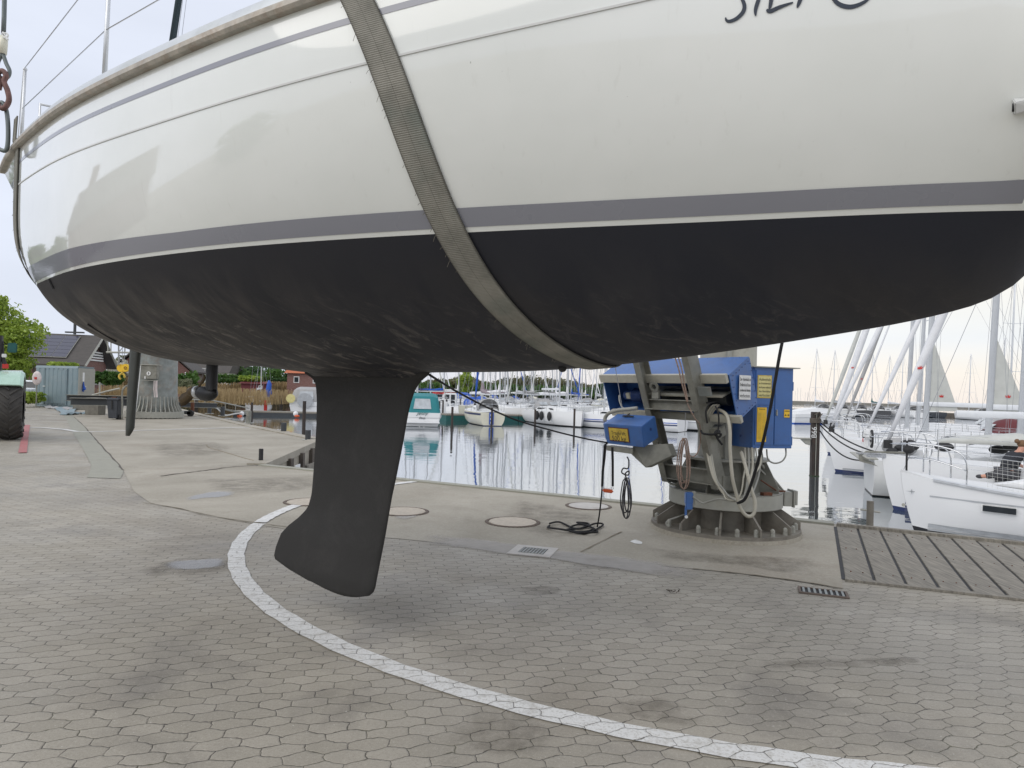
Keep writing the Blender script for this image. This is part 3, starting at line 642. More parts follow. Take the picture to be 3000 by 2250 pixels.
def strip_mesh(rows):                      # rows: list of lists of points (same length)
    n = len(rows[0]); b = MB(); b.add([p for r in rows for p in r], [(i*n+j, i*n+j+1, (i+1)*n+j+1, (i+1)*n+j) for i in range(len(rows)-1) for j in range(n-1)]); return b
def two_sided(fn, svals, js):
    rows = []
    for s in svals: rows.append([fn(s, j) for j in js]+[Vector((p.x, -p.y, p.z)) for p in [fn(s, j) for j in reversed(js)]])
    return rows
def f_top(s, j): c = sec(s); zb = max(zwl(s), c.zc); z = zb+(c.zh-zb)*j; return Vector((s, -c.y(z), z))
def f_bot(s, j): c = sec(s); zb = max(zwl(s), c.zc); z = c.zc+(zb-c.zc)*(j**1.7); return Vector((s, -c.y(z), z))
J = [i/14 for i in range(15)]
r_ = [[f_top(s, j) for j in J] for s in SS]; h = strip_mesh(r_); h2 = strip_mesh([[Vector((p.x, -p.y, p.z)) for p in r] for r in r_]); h.add(h2.v, h2.f)
c0 = sec(SS[0]); h.add([Vector((SS[0], -c0.y(z), z)) for z in [c0.zc+(c0.zh-c0.zc)*k/12 for k in range(13)]]+[Vector((SS[0], c0.y(z), z)) for z in [c0.zc+(c0.zh-c0.zc)*k/12 for k in range(12, -1, -1)]], [tuple(range(26))])
h.build('hull', 'gelcoat', boat, smooth=True)
r_ = [[f_bot(s, j) for j in [i/22 for i in range(23)]] for s in SS]
h = MB(); rr = [list(r[::-1])+[Vector((p.x, -p.y, p.z)) for p in r[1:]] for r in r_]; h = strip_mesh(rr); h.build('underbody', 'antifouling', boat, smooth=True)
h = strip_mesh([[Vector((s, -sec(s).w*.995, sec(s).zh+.03)), Vector((s, 0, sec(s).zh+.07)), Vector((s, sec(s).w*.995, sec(s).zh+.03))] for s in SS]); h.build('deck', 'deck', boat)
def band(name, m, za, zb, off, s0=-3.6, s1=4.6, rel='wl', jag=0.0):
    for sg_ in (1, -1):
        rows = []
        for i in range(141):
            s = s0+(s1-s0)*i/140; c = sec(s); base = zwl(s) if rel == 'wl' else c.zh
            a, bb = (za(s), zb(s)) if callable(za) else (za, zb); r = []
            for q in range(5):
                z = base+a+(bb-a)*q/4+(random.uniform(-jag, jag) if q == 0 else 0); z = max(z, c.zc+.001); p = Vector((s, -c.y(z), z))+hull_nrm(s, z)*off; r.append(Vector((p.x, p.y*sg_, p.z)))
            rows.append(r)
        strip_mesh(rows).build(name, m, boat, smooth=True)
band('boot_stripe', 'lilac', lambda s: .018, lambda s: float(np.interp(s, [-3.5, -1.2, 0, 4.5], [.135, .118, .090, .072])), .0015, s1=4.1)
band('cove_stripe', 'lilac', -.125, -.100, .0015, rel='sh')
def rail(name, m, prof):                   # closed profile (outward, up) swept along both sheers
    for sg_ in (1, -1):
        rings = []
        for s in SS:
            c = sec(s); n_ = hull_nrm(s, c.zh-.03); n_.z = 0; n_.normalize(); rings.append([Vector((s+n_.x*o_, sg_*(-c.w+n_.y*o_), c.zh+u_)) for o_, u_ in prof])
        MB().loft(rings).build(name, m, boat, auto=40)
for sg_ in (1, -1):
    rings = []
    for s in SS:
        z = sec(s).zh-.282; a_, b_ = hp(s, z-.004, -.001), hp(s, z+.004, -.001); n_ = hull_nrm(round(s, 3), z)*.005; rings.append([Vector((p.x, p.y*sg_*1, p.z)) if sg_ > 0 else Vector((p.x, -p.y, p.z)) for p in (a_, a_+n_, b_+n_, b_)])
    MB().loft(rings).build('moulding_line', 'offwhite', boat, auto=40)
mk('rubrail', (.40, .37, .32), .55, metal=.2, var=.25, scale=14, dirt=(.25, .17, .11), dscale=7, damt=.8)
mk('toerail', (.55, .58, .60), .35, metal=.3, var=.06, dirt=(.4, .42, .38), dscale=4)
rail('rubbing_strake', 'rubrail', [(-.03, -.012), (.028, -.012), (.038, .002), (.036, .026), (.024, .036), (-.03, .036)])
rail('toe_rail', 'toerail', [(-.04, .030), (.018, .037), (.014, .062), (.002, .088), (-.04, .092)])
# coachroof, stays, stanchions, lifelines
cr0 = [(-1.6, .75, .22), (-.6, .85, .34), (.8, .8, .34), (1.9, .6, .26), (2.7, .35, .10)]
MB().loft([[Vector((s, -w, fzh(s)+.05)), Vector((s, -w*.85, fzh(s)+.05+hh)), Vector((s, w*.85, fzh(s)+.05+hh)), Vector((s, w, fzh(s)+.05))] for s, w, hh in cr0]).build('coachroof', 'deck', boat, auto=30)
def side_at(px, py, inset=.07):
    dr = ray(px, py); best = None; prev = None
    for i in range(700):
        s = -3.6+8.2*i/699; p = L2W((s, -(sec(round(s, 2)).w-inset), 0)); c = dr.x*p.y-dr.y*p.x
        if prev is not None and (c > 0) != (prev > 0): t = p.y/dr.y; return Vector((s, -(sec(round(s, 2)).w-inset), EYE+dr.z*t))
        prev = c
    return None
def stan(px0, py0, px1, py1, ext=0.0, r=.0125):
    a = side_at(px0, py0); bpt = Vector((a.x, a.y+.015, 0)); dr = ray(px1, py1); wp = L2W((a.x, a.y, 0)); top = EYE+dr.z*(wp.y/dr.y)+ext
    zb = sec(round(a.x, 2)).zh+.05; b = MB(); b.tube([(a.x, a.y, zb), (a.x, a.y+.01, top)], [r*1.1, r*.9], 10); b.ball((a.x, a.y+.01, top+.004), r*1.25); b.cyl((a.x, a.y, zb-.01), (a.x, a.y, zb+.05), r*2, n=10); b.build('stanchion', 'alu', boat, smooth=True)
    return a.x, a.y, top
s1_ = stan(62, 400, 73, 203); s2_ = stan(305, 205, 317, -115)
x3 = s2_[0]+1.9; y3 = -(fsh(x3)-.07); z3 = s2_[2]+.02; zb3 = fzh(x3)+.05
b = MB(); b.tube([(x3, y3, zb3), (x3, y3, z3)], .0125); b.build('stanchion', 'alu', boat, smooth=True)
def mid_pt(q, px, py): wp = L2W((q[0], q[1], 0)); dr = ray(px, py); return Vector((q[0], q[1], EYE+dr.z*(wp.y/dr.y)))
m1 = mid_pt(s1_, 66, 318); m2 = mid_pt(s2_, 313, 88)
for pts in ([Vector(s1_), Vector(s2_), Vector((x3, y3, z3))], [m1, m2, Vector((x3, y3, (z3+zb3)/2))]):
    MB().tube(pts, .0035, 6).build('lifeline', 'steel', boat)
pl = L2W((s1_[0]-.35, -(fsh(s1_[0]-.35)-.08), 0))
MB().tube([s1_, (s1_[0]-.30, -(fsh(s1_[0]-.3)-.07), fzh(s1_[0]-.3)+.07)], .004, 6).build('lifeline', 'steel', boat)
MB().tube([(-3.55, -.62, 3.5), (-3.55, -.62, 4.0), (-3.5, 0, 4.05), (-3.55, .62, 4.0), (-3.55, .62, 3.5)], .0125, 8).build('stern_pulpit', 'steel', boat, smooth=True)
b = MB(); b.box((s1_[0]-.32, -(fsh(s1_[0]-.3)-.05), fzh(s1_[0]-.3)+.11), (.16, .05, .08)); b.build('cleat', 'white', boat, bevel=.015)
sc_ = side_at(205, 275, .03); b = MB(); b.box((sc_.x, sc_.y+.005, fzh(sc_.x)+.075), (.15, .07, .045)); b.box((sc_.x, sc_.y+.005, fzh(sc_.x)+.10), (.05, .05, .03)); b.build('fairlead', 'steel', boat, bevel=.012)
pp = P(508, 104, 5.2); pq = P(528, -30, 5.2); pa = W2L(pp); pb = W2L(pq); dd = (pb-pa)
mk('darkmast', (.03, .05, .06), .35, metal=.3)
b = MB(); b.tube([pa-dd*.6, pb+dd*3], .024, 12); b.build('deck_pole', 'darkmast', boat, smooth=True)
for dx in (.05, .11): MB().tube([pa+Vector((dx, 0, -.1)), pb+dd*3+Vector((dx*.6, 0, 0))], .0018, 5).build('stay', 'wire', boat)
MB().tube([(.9, 0, 3.3), (.85, 0, 12)], .07, 14).build('mast', 'alu', boat, smooth=True)
# keel, rudder and sail drive on the centre plane
def cl_px(px, py, off=0.0):                # pixel ray onto the centre plane -> (s, z)
    dr = ray(px, py); nn = Vector((math.sin(ANG), math.cos(ANG), 0)); k0 = Vector((KX, KY, 0)); t = (k0-EYEV).dot(nn)/dr.dot(nn); p = W2L(EYEV+dr*t); return p.x, p.z
lead = [(1262, 1092), (1236, 1112), (1216, 1140), (1203, 1180), (1195, 1215), (1182, 1290), (1160, 1400), (1148, 1454), (1127, 1574), (1112, 1650), (1101, 1707), (1097, 1732), (1083, 1745)]
trail = [(890, 1092), (912, 1104), (925, 1125), (928, 1170), (927, 1240), (922, 1330), (917, 1400), (913, 1447), (902, 1487), (877, 1514), (845, 1539), (823, 1563), (808, 1602), (802, 1631), (806, 1638)]
bot = [(806, 1638), (855, 1668), (917, 1700), (968, 1725), (1011, 1742), (1047, 1748), (1083, 1745)]
def edge_fn(pts):
    q = sorted([(cl_px(*p)[1], cl_px(*p)[0]) for p in pts]); zs = [a for a, _ in q]; xs = [b_ for _, b_ in q]; return lambda z: float(np.interp(z, zs, xs))
fl, ft = edge_fn(lead), edge_fn(trail)
fb = [cl_px(*p) for p in bot]; zbt = lambda s: float(np.interp(s, [a for a, _ in fb], [c for _, c in fb]))
ztop = 1.72; zlo = min(c for _, c in fb)
naca = lambda u: 5*(.2969*math.sqrt(max(u, 0))-.126*u-.3516*u*u+.2843*u**3-.1036*u**4)
rings = []; NK = 44
UU = [.5*(1-math.cos(math.pi*i/20)) for i in range(21)]
for i in range(NK+1):
    z = ztop+(zlo-ztop)*i/NK; a, c = fl(z), ft(z); ring = []
    zt = float(np.interp(z, [zlo, zlo+.1, zlo+.34, zlo+.55, 1.4, 1.62, 1.72], [.10, .17, .17, .13, .115, .15, .24]))
    for u in UU: s = a+(c-a)*u; ring.append((s, -naca(u)*zt*.85*(a-c) if False else -naca(u)*zt*.62, max(z, zbt(s) if z < zlo+.32 else z)))
    for u in UU[-2:0:-1]: s = a+(c-a)*u; ring.append((s, naca(u)*zt*.62, max(z, zbt(s) if z < zlo+.32 else z)))
    rings.append(ring)
mk('keelpaint', (.021, .0205, .020), .7, var=.2, scale=2, dirt=(.055, .052, .05), dscale=3, damt=.35, bump=.25, bscale=50)
MB().loft(rings).build('keel', 'keelpaint', boat, smooth=True)
# fillet plate where the keel meets the hull
rings = []
for i in range(7):
    z = 1.665+.012*i; g = 1+.05*i; rings.append([(fl(1.62)+(.03+.035*i) if u < .5 else ft(1.62)-(.02+.03*i), 0, z) if False else ((fl(1.62)+ft(1.62))/2+(fl(1.62)-ft(1.62))/2*g*math.cos(a), .10*(1+.25*i)*math.sin(a), z) for a in [k*math.pi/16 for k in range(32)] for u in (0,)])
MB().loft(rings).build('keel_stub', 'antifouling', boat, smooth=True)
# rudder
rl = [(380, 1000), (380, 1022), (377, 1080), (373, 1130), (371, 1190), (369, 1240), (367.5, 1276)]; rt = [(411, 1000), (408.5, 1030), (403, 1090), (397, 1150), (391.5, 1210), (387, 1262), (384, 1275)]
fa, fbk = edge_fn([(x, y) for x, y in rt]), edge_fn(rl)
za, zb_ = 2.0, min(cl_px(367.5, 1276)[1], cl_px(384, 1275)[1])
rings = []
for i in range(25):
    z = za+(zb_-za)*i/24; a = fa(z); c = fbk(z); k = min(1, (1-i/24)*9+.35); ring = []
    a = a-(1-k)*.05
    for u in UU: ring.append((a+(c-a)*u, -naca(u)*.105*.62*k, z))
    for u in UU[-2:0:-1]: ring.append((a+(c-a)*u, naca(u)*.105*.62*k, z))
    rings.append(ring)
mk('rudderpaint', (.05, .056, .05), .5, var=.2, scale=3, dirt=(.09, .1, .09), dscale=3, damt=.4)
MB().loft(rings).build('rudder', 'rudderpaint', boat, smooth=True)
# sail drive leg and folding propeller
sa, _z = cl_px(632, 1072); sb, _z2 = cl_px(604, 1069); sc0 = (sa+sb)/2; ch = abs(sa-sb)
zg = cl_px(612, 1140)[1]; sd_ = boat
rings = []
for i in range(14):
    z = 1.80+(zg-.02-1.80)*i/13; k = 1.0; ring = []
    for u in UU: ring.append((sa-(ch)*u*1.0, -naca(u)*.14*.55, z))
    for u in UU[-2:0:-1]: ring.append((sa-ch*u, naca(u)*.14*.55, z))
    rings.append(ring)
leg = MB().loft(rings).build('sail_drive', 'blackpaint', boat, smooth=True)
b = MB(); s_aft = cl_px(577, 1143)[0]; s_fwd = cl_px(633, 1152)[0]; zc_ = cl_px(606, 1150)[1]
prof = [(0, .010), (.06, .040), (.25, .05), (.5, .052), (.75, .047), (.92, .032), (1, .006)]
b.loft([[Vector((s_aft+.02+(s_fwd-s_aft-.02)*u, r*math.cos(a), zc_-.012*math.sin(u*3)+r*math.sin(a)*1.15)) for a in [k*math.pi/8 for k in range(16)]] for u, r in prof]); b.build('gearcase', 'blackpaint', leg, smooth=True)
b = MB(); b.tube([(s_aft+.03, 0, zc_), (s_aft-.05, 0, zc_), (s_aft-.10, 0, zc_), (s_aft-.12, 0, zc_)], [.048, .046, .034, .012], 14); hub = b.build('propeller', 'bronze', boat, smooth=True)
b = MB(); b.tube([(s_aft+.035, 0, zc_), (s_aft+.0, 0, zc_)], .052, 16); b.build('anode', 'alu', hub, smooth=True)
def blade(ends, wd, nrm=(0, 1, 0)):
    (x0, z0_), (x1, z1) = ends; d_ = Vector((x1-x0, 0, z1-z0_)); Ln = d_.length; d_.normalize(); sd1 = Vector((-d_.z, 0, d_.x)); rings = []
    for i in range(11):
        u = i/10; w_ = wd*(.35+.65*math.sin(min(u*1.75, 1.75)))*(1 if u < .9 else .82); tw = .5*(1-u)+.1; e_ = (sd1*math.cos(tw)+Vector(nrm)*math.sin(tw)); nn = d_.cross(e_); c = Vector((x0, 0, z0_))+d_*Ln*u; th = .010*(1-u)+.003
        rings.append([c-e_*w_/2, c+nn*th, c+e_*w_/2, c-nn*th])
    MB().loft(rings).build('blade', 'bronze', hub, smooth=True)
q1 = cl_px(574, 1146); q2 = cl_px(527, 1178); blade(((q1[0], q1[1]), (q2[0], q2[1])), .10)
q1 = cl_px(582, 1135); q2 = cl_px(600, 1100); blade(((q1[0], q1[1]), (q2[0], q2[1])), .09)
# through-hull fittings
for px, py in ((1648, 1076),): s, z = at_px(px, py); p = hp(s, z, .004); MB().ball(p, .022).build('skin_fitting', 'rubber', boat, smooth=True)
for px, py, L1 in ((146, 817, .07), (258, 948, .12), (263, 951, .12)):
    s, z = at_px(px, py); a = hp(s, z, .006); c = hp(s+.01, z-.06*L1/.07, .006); MB().tube([a, c], .007, 6).build('skin_fitting', 'rubber', boat)
# exhaust cowl near the bow
cor = [(2965, 288), (2965, 336), (3035, 318), (3035, 286)]; bs = [hp(*at_px(*q), .001) for q in cor]; n_ = hull_nrm(round(at_px(2970, 310)[0], 3), at_px(2970, 310)[1])
tp = [bs[0]+n_*.045+Vector((.004, 0, -.006)), bs[1]+n_*.045+Vector((.004, 0, .008)), bs[2]+n_*.006, bs[3]+n_*.006]
cowl = MB().hexa(bs, tp).build('vent_cowl', 'offwhite', boat, bevel=.006)
s, z = at_px(2966, 312); p = hp(s-.003, z, .022); MB().cyl(p, p+Vector((.02, 0, 0)), .012, n=12).build('vent_hole', 'rubber', cowl)
# boat name painted on the topsides: strokes laid on the hull, cut by the top of the picture
def stroke(pts, w):
    q = smooth_pts([(x, y, 0) for x, y in pts], 5); P3 = []; Nn = []; ws = w
    for v in q: s, z = at_px(v.x, v.y); P3.append(hp(s, z, .001)); Nn.append(hull_nrm(round(s, 3), z))
    rings = []
    for i, p in enumerate(P3):
        d_ = (P3[min(i+1, len(P3)-1)]-P3[max(i-1, 0)]).normalized(); x = d_.cross(Nn[i]).normalized(); k = i/(len(P3)-1); ww = w*(.25+.75*math.sin(math.pi*min(max(k*.92+.06, 0), 1)))
        rings.append([p-x*ww/2, p+x*ww/2, p+x*ww/2+Nn[i]*.0015, p-x*ww/2+Nn[i]*.0015])
    return MB().loft(rings)
def zx(x, y): return 2050+x/3.687, y/3.687
for st in ([zx(380, -160), zx(430, -60), (2050+470/3.687, 5), zx(483, 80), zx(462, 140), zx(400, 200), zx(330, 230), zx(290, 222), zx(278, 190)],
           [zx(700, -240), zx(640, -20), zx(604, 100), zx(604, 172)], [zx(790, -220), zx(772, 0), zx(750, 112)], [zx(722, 104), zx(760, 124), zx(860, 80), zx(1008, 28)],
           [zx(1170, -260), zx(1088, -10), zx(1052, 84)], [zx(1380, -200), zx(1430, -40), zx(1500, 44), zx(1610, 76), zx(1720, 52), zx(1820, -10), zx(1900, -120)]):
    stroke(st, .0125).build('name_lettering', 'letter', boat)
# ------------------------------------------------------------ slings
def uv_ribbon(name, rows, m, parent, vs=1.0):
    n = len(rows[0]); me = bpy.data.meshes.new(name); V = [p for r in rows for p in r]; Fc = []; UV = []; L = 0; Ls = [0]
    for i in range(1, len(rows)): L += (Vector(rows[i][0])-Vector(rows[i-1][0])).length; Ls.append(L)
    for i in range(len(rows)-1):
        for j in range(n-1): Fc.append((i*n+j, i*n+j+1, (i+1)*n+j+1, (i+1)*n+j)); UV += [(Ls[i], j/(n-1)), (Ls[i], (j+1)/(n-1)), (Ls[i+1], (j+1)/(n-1)), (Ls[i+1], j/(n-1))]
    me.from_pydata([tuple(v) for v in V], [], Fc); uvl = me.uv_layers.new(name='UVMap')
    for i, q in enumerate(UV): uvl.data[i].uv = q
    o = bpy.data.objects.new(name, me); COL.objects.link(o); me.materials.append(M[m]); o.parent = parent
    md = o.modifiers.new('th', 'SOLIDIFY'); md.thickness = .008; md.offset = 0
    for p_ in me.polygons: p_.use_smooth = True
    return o
def sling(name, label, sfun, width, top_z, m='webbing', lean=0.0):
    t = thing(name, label, 'sling', (KX, KY, 0), -ANG, 'lifting slings around the boat'); rows = []
    def row(s, z, sg_):
        r = []
        for k in range(7):
            ss = s+width*(k/6-.5)*1.0; c = Sec(ss); zz = c.zc+(z-sec_c.zc)/(sec_c.zh-sec_c.zc)*(c.zh-c.zc); p = Vector((ss, -c.y(zz), zz))+hull_nrm(round(ss, 3), max(zz, c.zc+.03))*.009; r.append(Vector((p.x, p.y*sg_, p.z)))
        return r
    for sg_ in (1, -1):
        rows = []
        for i in range(60):
            u = 1-i/59; s = sfun(u); sec_c = Sec(s); z = sec_c.zc+(sec_c.zh+.0-sec_c.zc)*u**1.8; rows.append(row(s, z, sg_))
        st = rows[0]; c = sum((Vector(p) for p in st), Vector())/7; up = []
        for i in range(12, 0, -1):
            dz = (top_z-c.z)*i/12; up.append([Vector((p.x+lean*dz, p.y-sg_*.02*min(dz*20, 1)-sg_*(-.03)*dz, p.z+dz)) for p in st])
        rows = up+rows; o = uv_ribbon('webbing_side', rows, m, t)
    # frayed threads along the edges of the visible side
    b = MB()
    for i in range(26):
        u = random.uniform(.05, 1); s = sfun(u)-width/2*1.0; c = Sec(s); z = c.zc+(c.zh-c.zc)*u**1.8; p = Vector((s, -c.y(z), z))+hull_nrm(round(s, 3), z)*.010; e_ = p+Vector((-random.uniform(.004, .014), -.004, -random.uniform(.004, .03))); b.tube([p, p.lerp(e_, .5)+Vector((0, 0, .004)), e_], .0009, 4)
    b.build('frayed_threads', 'webthread', t); return t
mk('webthread', (.16, .15, .12), .9)
ctr = [(1052, 2), (1085, 81), (1153, 271), (1227, 448), (1316, 637), (1383, 800), (1478, 909), (1600, 1004), (1722, 1066)]
SU = []
for q in ctr:
    s, z = at_px(*q); c = Sec(s); SU.append((((z-c.zc)/(c.zh-c.zc))**(1/1.8), s))
SU.sort(); print('sling path', [(round(a, 2), round(c, 2)) for a, c in SU])
su_a = [a for a, _ in SU]; su_s = [c for _, c in SU]
cf2 = np.polyfit(su_a, su_s, 4)
sling('lifting_sling', 'wide dirty grey webbing sling wrapped under the middle of the hull', lambda u: float(np.polyval(cf2, min(max(u, 0), 1))), .135, 6.0)
s_aft_sl = at_px(60, 742)[0]; print('aft sling s', s_aft_sl)
AS = s_aft_sl
sling('lifting_sling', 'dark webbing sling under the stern at the left edge of the picture', lambda u: AS, .13, fzh(AS)+.22)
# shackle, hook link, thimble, ferrule and wire rope above the stern sling
YS = L2W((AS, -fsh(AS), 0)).y
t = thing('hoisting_tackle', 'rusty shackle and hook link on a wire rope above the stern sling', 'lifting tackle', P(10, 430, YS)); inv = Matrix.Translation(-t.location)
mk('ironrust', (.17, .095, .085), .6, metal=.4, var=.35, scale=25, dirt=(.09, .05, .04), dscale=18, damt=.7); mk('irongrey', (.15, .17, .17), .5, metal=.6, var=.15)
def pl_(pts, Y): return [P(x, y, Y) for x, y in pts]
b = MB(); b.tube(smooth_pts(pl_([(-6, 435), (18, 440), (24, 395), (20, 330), (6, 300), (-12, 320), (-14, 400), (-6, 435)], YS)), .014*1.1, 10); b.build('shackle', 'irongrey', t, smooth=True, inv=inv)
b = MB(); b.tube(smooth_pts(pl_([(-10, 305), (10, 318), (26, 295), (22, 265), (12, 240), (18, 222), (8, 208), (-6, 215), (0, 240), (-4, 262)], YS-.03)), [.02]*0 or .019, 10); b.build('hook_link', 'ironrust', t, smooth=True, inv=inv)
b = MB(); b.tube(smooth_pts(pl_([(8, 155), (18, 185), (28, 208), (22, 226), (4, 228), (-10, 210), (-6, 182), (8, 155)], YS)), .014, 10); b.build('thimble', 'irongrey', t, smooth=True, inv=inv)
b = MB(); b.tube(pl_([(8, 158), (9, 130), (11, 108)], YS), [.026, .03, .028], 12); b.build('ferrule', 'cream', t, smooth=True, inv=inv)
b = MB(); b.tube(smooth_pts(pl_([(2, 112), (22, 108), (20, 98), (4, 100), (24, 116), (8, 94)], YS-.02)), .006, 6); b.build('tape', 'whitepaint', t, inv=inv)
b = MB(); b.tube(pl_([(10, 105), (12, 50), (13, 0), (15, -160)], YS), .016, 10); b.build('wire_rope', 'irongrey', t, smooth=True, inv=inv)
# ============================================================ THE SMALL JIB CRANE ON THE QUAY EDGE
C0 = Vector((2.62, 8.30, 0)); AV = Vector((.6, -.8, 0)); BV = Vector((.8, .6, 0)); LEAN = .40
crane = thing('jib_crane', 'small mast crane on a round bolted base with galvanised frame and blue winch housing', 'crane', C0)
def cw(a, b, z): return AV*a+BV*b+Vector((0, 0, z))           # crane-local point in the slewed frame
def lz(b0, z, z0=.68): return b0-LEAN*(z-z0)                   # b of a leaning member at height z
b = MB(); b.cyl((0, 0, -.02), (0, 0, .045), .885, .875, n=64)
b.build('grout_ring', 'slab', crane, auto=30)
b = MB(); b.cyl((0, 0, .045), (0, 0, .08), .865, n=64); base = b.build('base_plate', 'galvdark', crane, auto=30)
b = MB(); b.cyl((0, 0, .08), (0, 0, .33), .50, n=32); b.build('base_drum', 'galvdark', crane, auto=30)
NB = 12
for k in range(NB):
    a = 2*math.pi*(k+.32)/NB; u = Vector((math.cos(a), math.sin(a), 0)); v = Vector((-u.y, u.x, 0))*.011
    poly = [u*.50+Vector((0, 0, .08)), u*.855+Vector((0, 0, .08)), u*.855+Vector((0, 0, .165)), u*.60+Vector((0, 0, .33)), u*.50+Vector((0, 0, .33))]
    MB().prism([p-v for p in poly], v*2).build('gusset_plate', 'galvdark', crane)
for k in range(24):
    a = 2*math.pi*(k+.5)/24; c = Vector((math.cos(a)*.80, math.sin(a)*.80, 0)); b = MB()
    b.cyl(c+Vector((0, 0, .08)), c+Vector((0, 0, .115)), .027, n=6); b.cyl(c+Vector((0, 0, .118)), c+Vector((0, 0, .15)), .026, n=6); b.cyl(c+Vector((0, 0, .15)), c+Vector((0, 0, .162)), .019, .014, n=10); b.build('anchor_bolt', 'galvlight', crane, auto=30)
b = MB(); b.cyl((0, 0, .33), (0, 0, .50), .66, n=64); b.build('slewing_ring', 'galvlight', crane, auto=30)
b = MB(); b.torus((0, 0, .50), .655, .008, n=64); b.torus((0, 0, .333), .655, .006, n=64); b.build('ring_lip', 'galv', crane, smooth=True)
b = MB(); b.cyl((0, 0, .50), (0, 0, .86), .42, .40, n=32); b.build('column_foot', 'galv', crane, auto=30)
b = MB(); b.cyl((0, 0, .86), (0, 0, .885), .50, n=48); b.build('column_flange', 'galvlight', crane, auto=30)
for k in range(8):
    a = 2*math.pi*(k+.2)/8; u = Vector((math.cos(a), math.sin(a), 0)); v = Vector((-u.y, u.x, 0))*.009
    MB().prism([p-v for p in (u*.40+Vector((0, 0, .5)), u*.63+Vector((0, 0, .5)), u*.63+Vector((0, 0, .56)), u*.48+Vector((0, 0, .86)), u*.40+Vector((0, 0, .86)))], v*2).build('rib', 'galv', crane)
b = MB(); b.cyl((0, 0, .885), (0, 0, 4.2), .335, .32, n=40); b.build('column', 'beige', crane, auto=30)
b = MB(); b.box((-.10, -.345, 1.95), (.05, .05, 2.2)); b.build('cable_duct', 'galvlight', crane)
# bracket on the right rim with two plates, stay bar
u = Vector((.62, -.10, 0))
b = MB(); b.box((.70, -.10, .415), (.10, .16, .17)); b.box((.765, -.10, .42), (.02, .20, .20)); b.box((.80, -.1, .43), (.03, .15, .17)); b.build('rim_bracket', 'galvlight', crane, bevel=.004)
b = MB(); b.tube([(.66, -.12, .50), (.30, -.30, .86)], .018, 8); b.tube([(.62, -.18, .50), (.28, -.32, .80)], .012, 8); b.build('stay_bar', 'galvlight', crane, smooth=True)
b = MB(); b.tube([(.28, -.42, .66), (.50, -.35, .53), (.60, -.33, .53)], .009, 8); b.build('red_bar', 'rust', crane)
# leaning frame of channel sections
def channel(p0, p1, w, d, open_dir, th=.012):
    """U-section from p0 to p1: web width w, flange depth d towards open_dir"""
    p0, p1 = Vector(p0), Vector(p1); ax = (p1-p0).normalized(); od = Vector(open_dir); od = (od-ax*od.dot(ax)).normalized(); sd_ = ax.cross(od).normalized()
    pr = [sd_*(-w/2), sd_*(w/2), sd_*(w/2)+od*d, sd_*(w/2-th)+od*d, sd_*(w/2-th)+od*th, sd_*(-w/2+th)+od*th, sd_*(-w/2+th)+od*d, sd_*(-w/2)+od*d]
    return MB().prism([p0+q for q in pr], p1-p0)
zt, zb0 = 3.6, .60
def post(a, name): p0 = cw(a, lz(-.60, zb0), zb0); p1 = cw(a, lz(-.60, zt), zt); return channel(p0, p1, .145, .075, BV).build(name, 'galv', crane)
def solid(p0, p1, w, d, up=(0, 0, 1)):
    p0, p1 = Vector(p0), Vector(p1); ax = (p1-p0).normalized(); x = AV-ax*AV.dot(ax); x.normalize(); y = ax.cross(x)
    r = [x*sx*w/2+y*sy*d/2 for sx, sy in ((-1, -1), (1, -1), (1, 1), (-1, 1))]; return MB().hexa([p0+q for q in r], [p1+q for q in r])
for a in (-.43, .37):
    p0 = cw(a, lz(-.60, zb0), zb0); p1 = cw(a, lz(-.60, zt), zt); dirn = (p1-p0).normalized()
    wv_ = AV*(1 if a < 0 else -1)
    channel(p0, p1, .17, .085, AV*(1 if a > 0 else -1)*-1).build('frame_post', 'galv', crane)
def beam(z, b0, h, d, name, a0=-.40, a1=.34, m='galv'):
    p0, p1 = cw(a0, lz(b0, z), z), cw(a1, lz(b0, z), z); return channel(p0, p1, h, d, -BV, .011).build(name, m, crane)
beam(.70, -.60, .17, .075, 'lower_beam'); beam(1.50, -.62, .12, .06, 'upper_beam'); beam(1.62, -.56, .02, .03, 'upper_beam')
# feet that carry the frame on the slewing ring
for a in (-.43, .37):
    p = cw(a, lz(-.60, .6), .6); v = AV*.012
    MB().prism([q-v for q in (p+Vector((0, 0, .12)), p+Vector((0, 0, -.03)), cw(a*.8, -.32, .505), cw(a*.8, -.10, .505), cw(a*.8, -.2, .70))], v*2).build('frame_foot', 'galv', crane)
b = MB(); b.tube(smooth_pts([cw(-.5, -.52, .66), cw(-.42, -.54, .56), cw(-.30, -.56, .54), cw(-.22, -.55, .60)]), .014, 8); b.build('foot_loop', 'galv', crane, smooth=True)
# lifting lug and the stub plate with a rust streak
b = MB(); c = cw(-.25, lz(-.60, 1.72)-.02, 1.70); q = Vector((0, 0, 1))-BV*LEAN; q.normalize()
for k in range(24): pass
ring = []; RO, RI = .065, .032
for th in (-.01, .01):
    for rr in (RO, RI): ring.append([c+BV*th+(AV*math.cos(2*math.pi*k/20)+q*math.sin(2*math.pi*k/20))*rr for k in range(20)])
b.loft([ring[0], ring[1], ring[3], ring[2], ring[0]], cap=False); b.box(c-q*.09+BV*0, (.10, .03, .10), Matrix((AV, BV, Vector((0, 0, 1)))).transposed()); b.build('lifting_lug', 'galv', crane, auto=40)
b = MB(); pq = cw(.47, lz(-.66, 1.66), 1.66); Rf = Matrix((AV, BV*math.cos(.38)+Vector((0, 0, math.sin(.38))), Vector((0, 0, math.cos(.38)))-BV*math.sin(.38))).transposed()
b.box(pq, (.16, .02, .10), Rf); b.build('stub_plate', 'galvrust', crane)
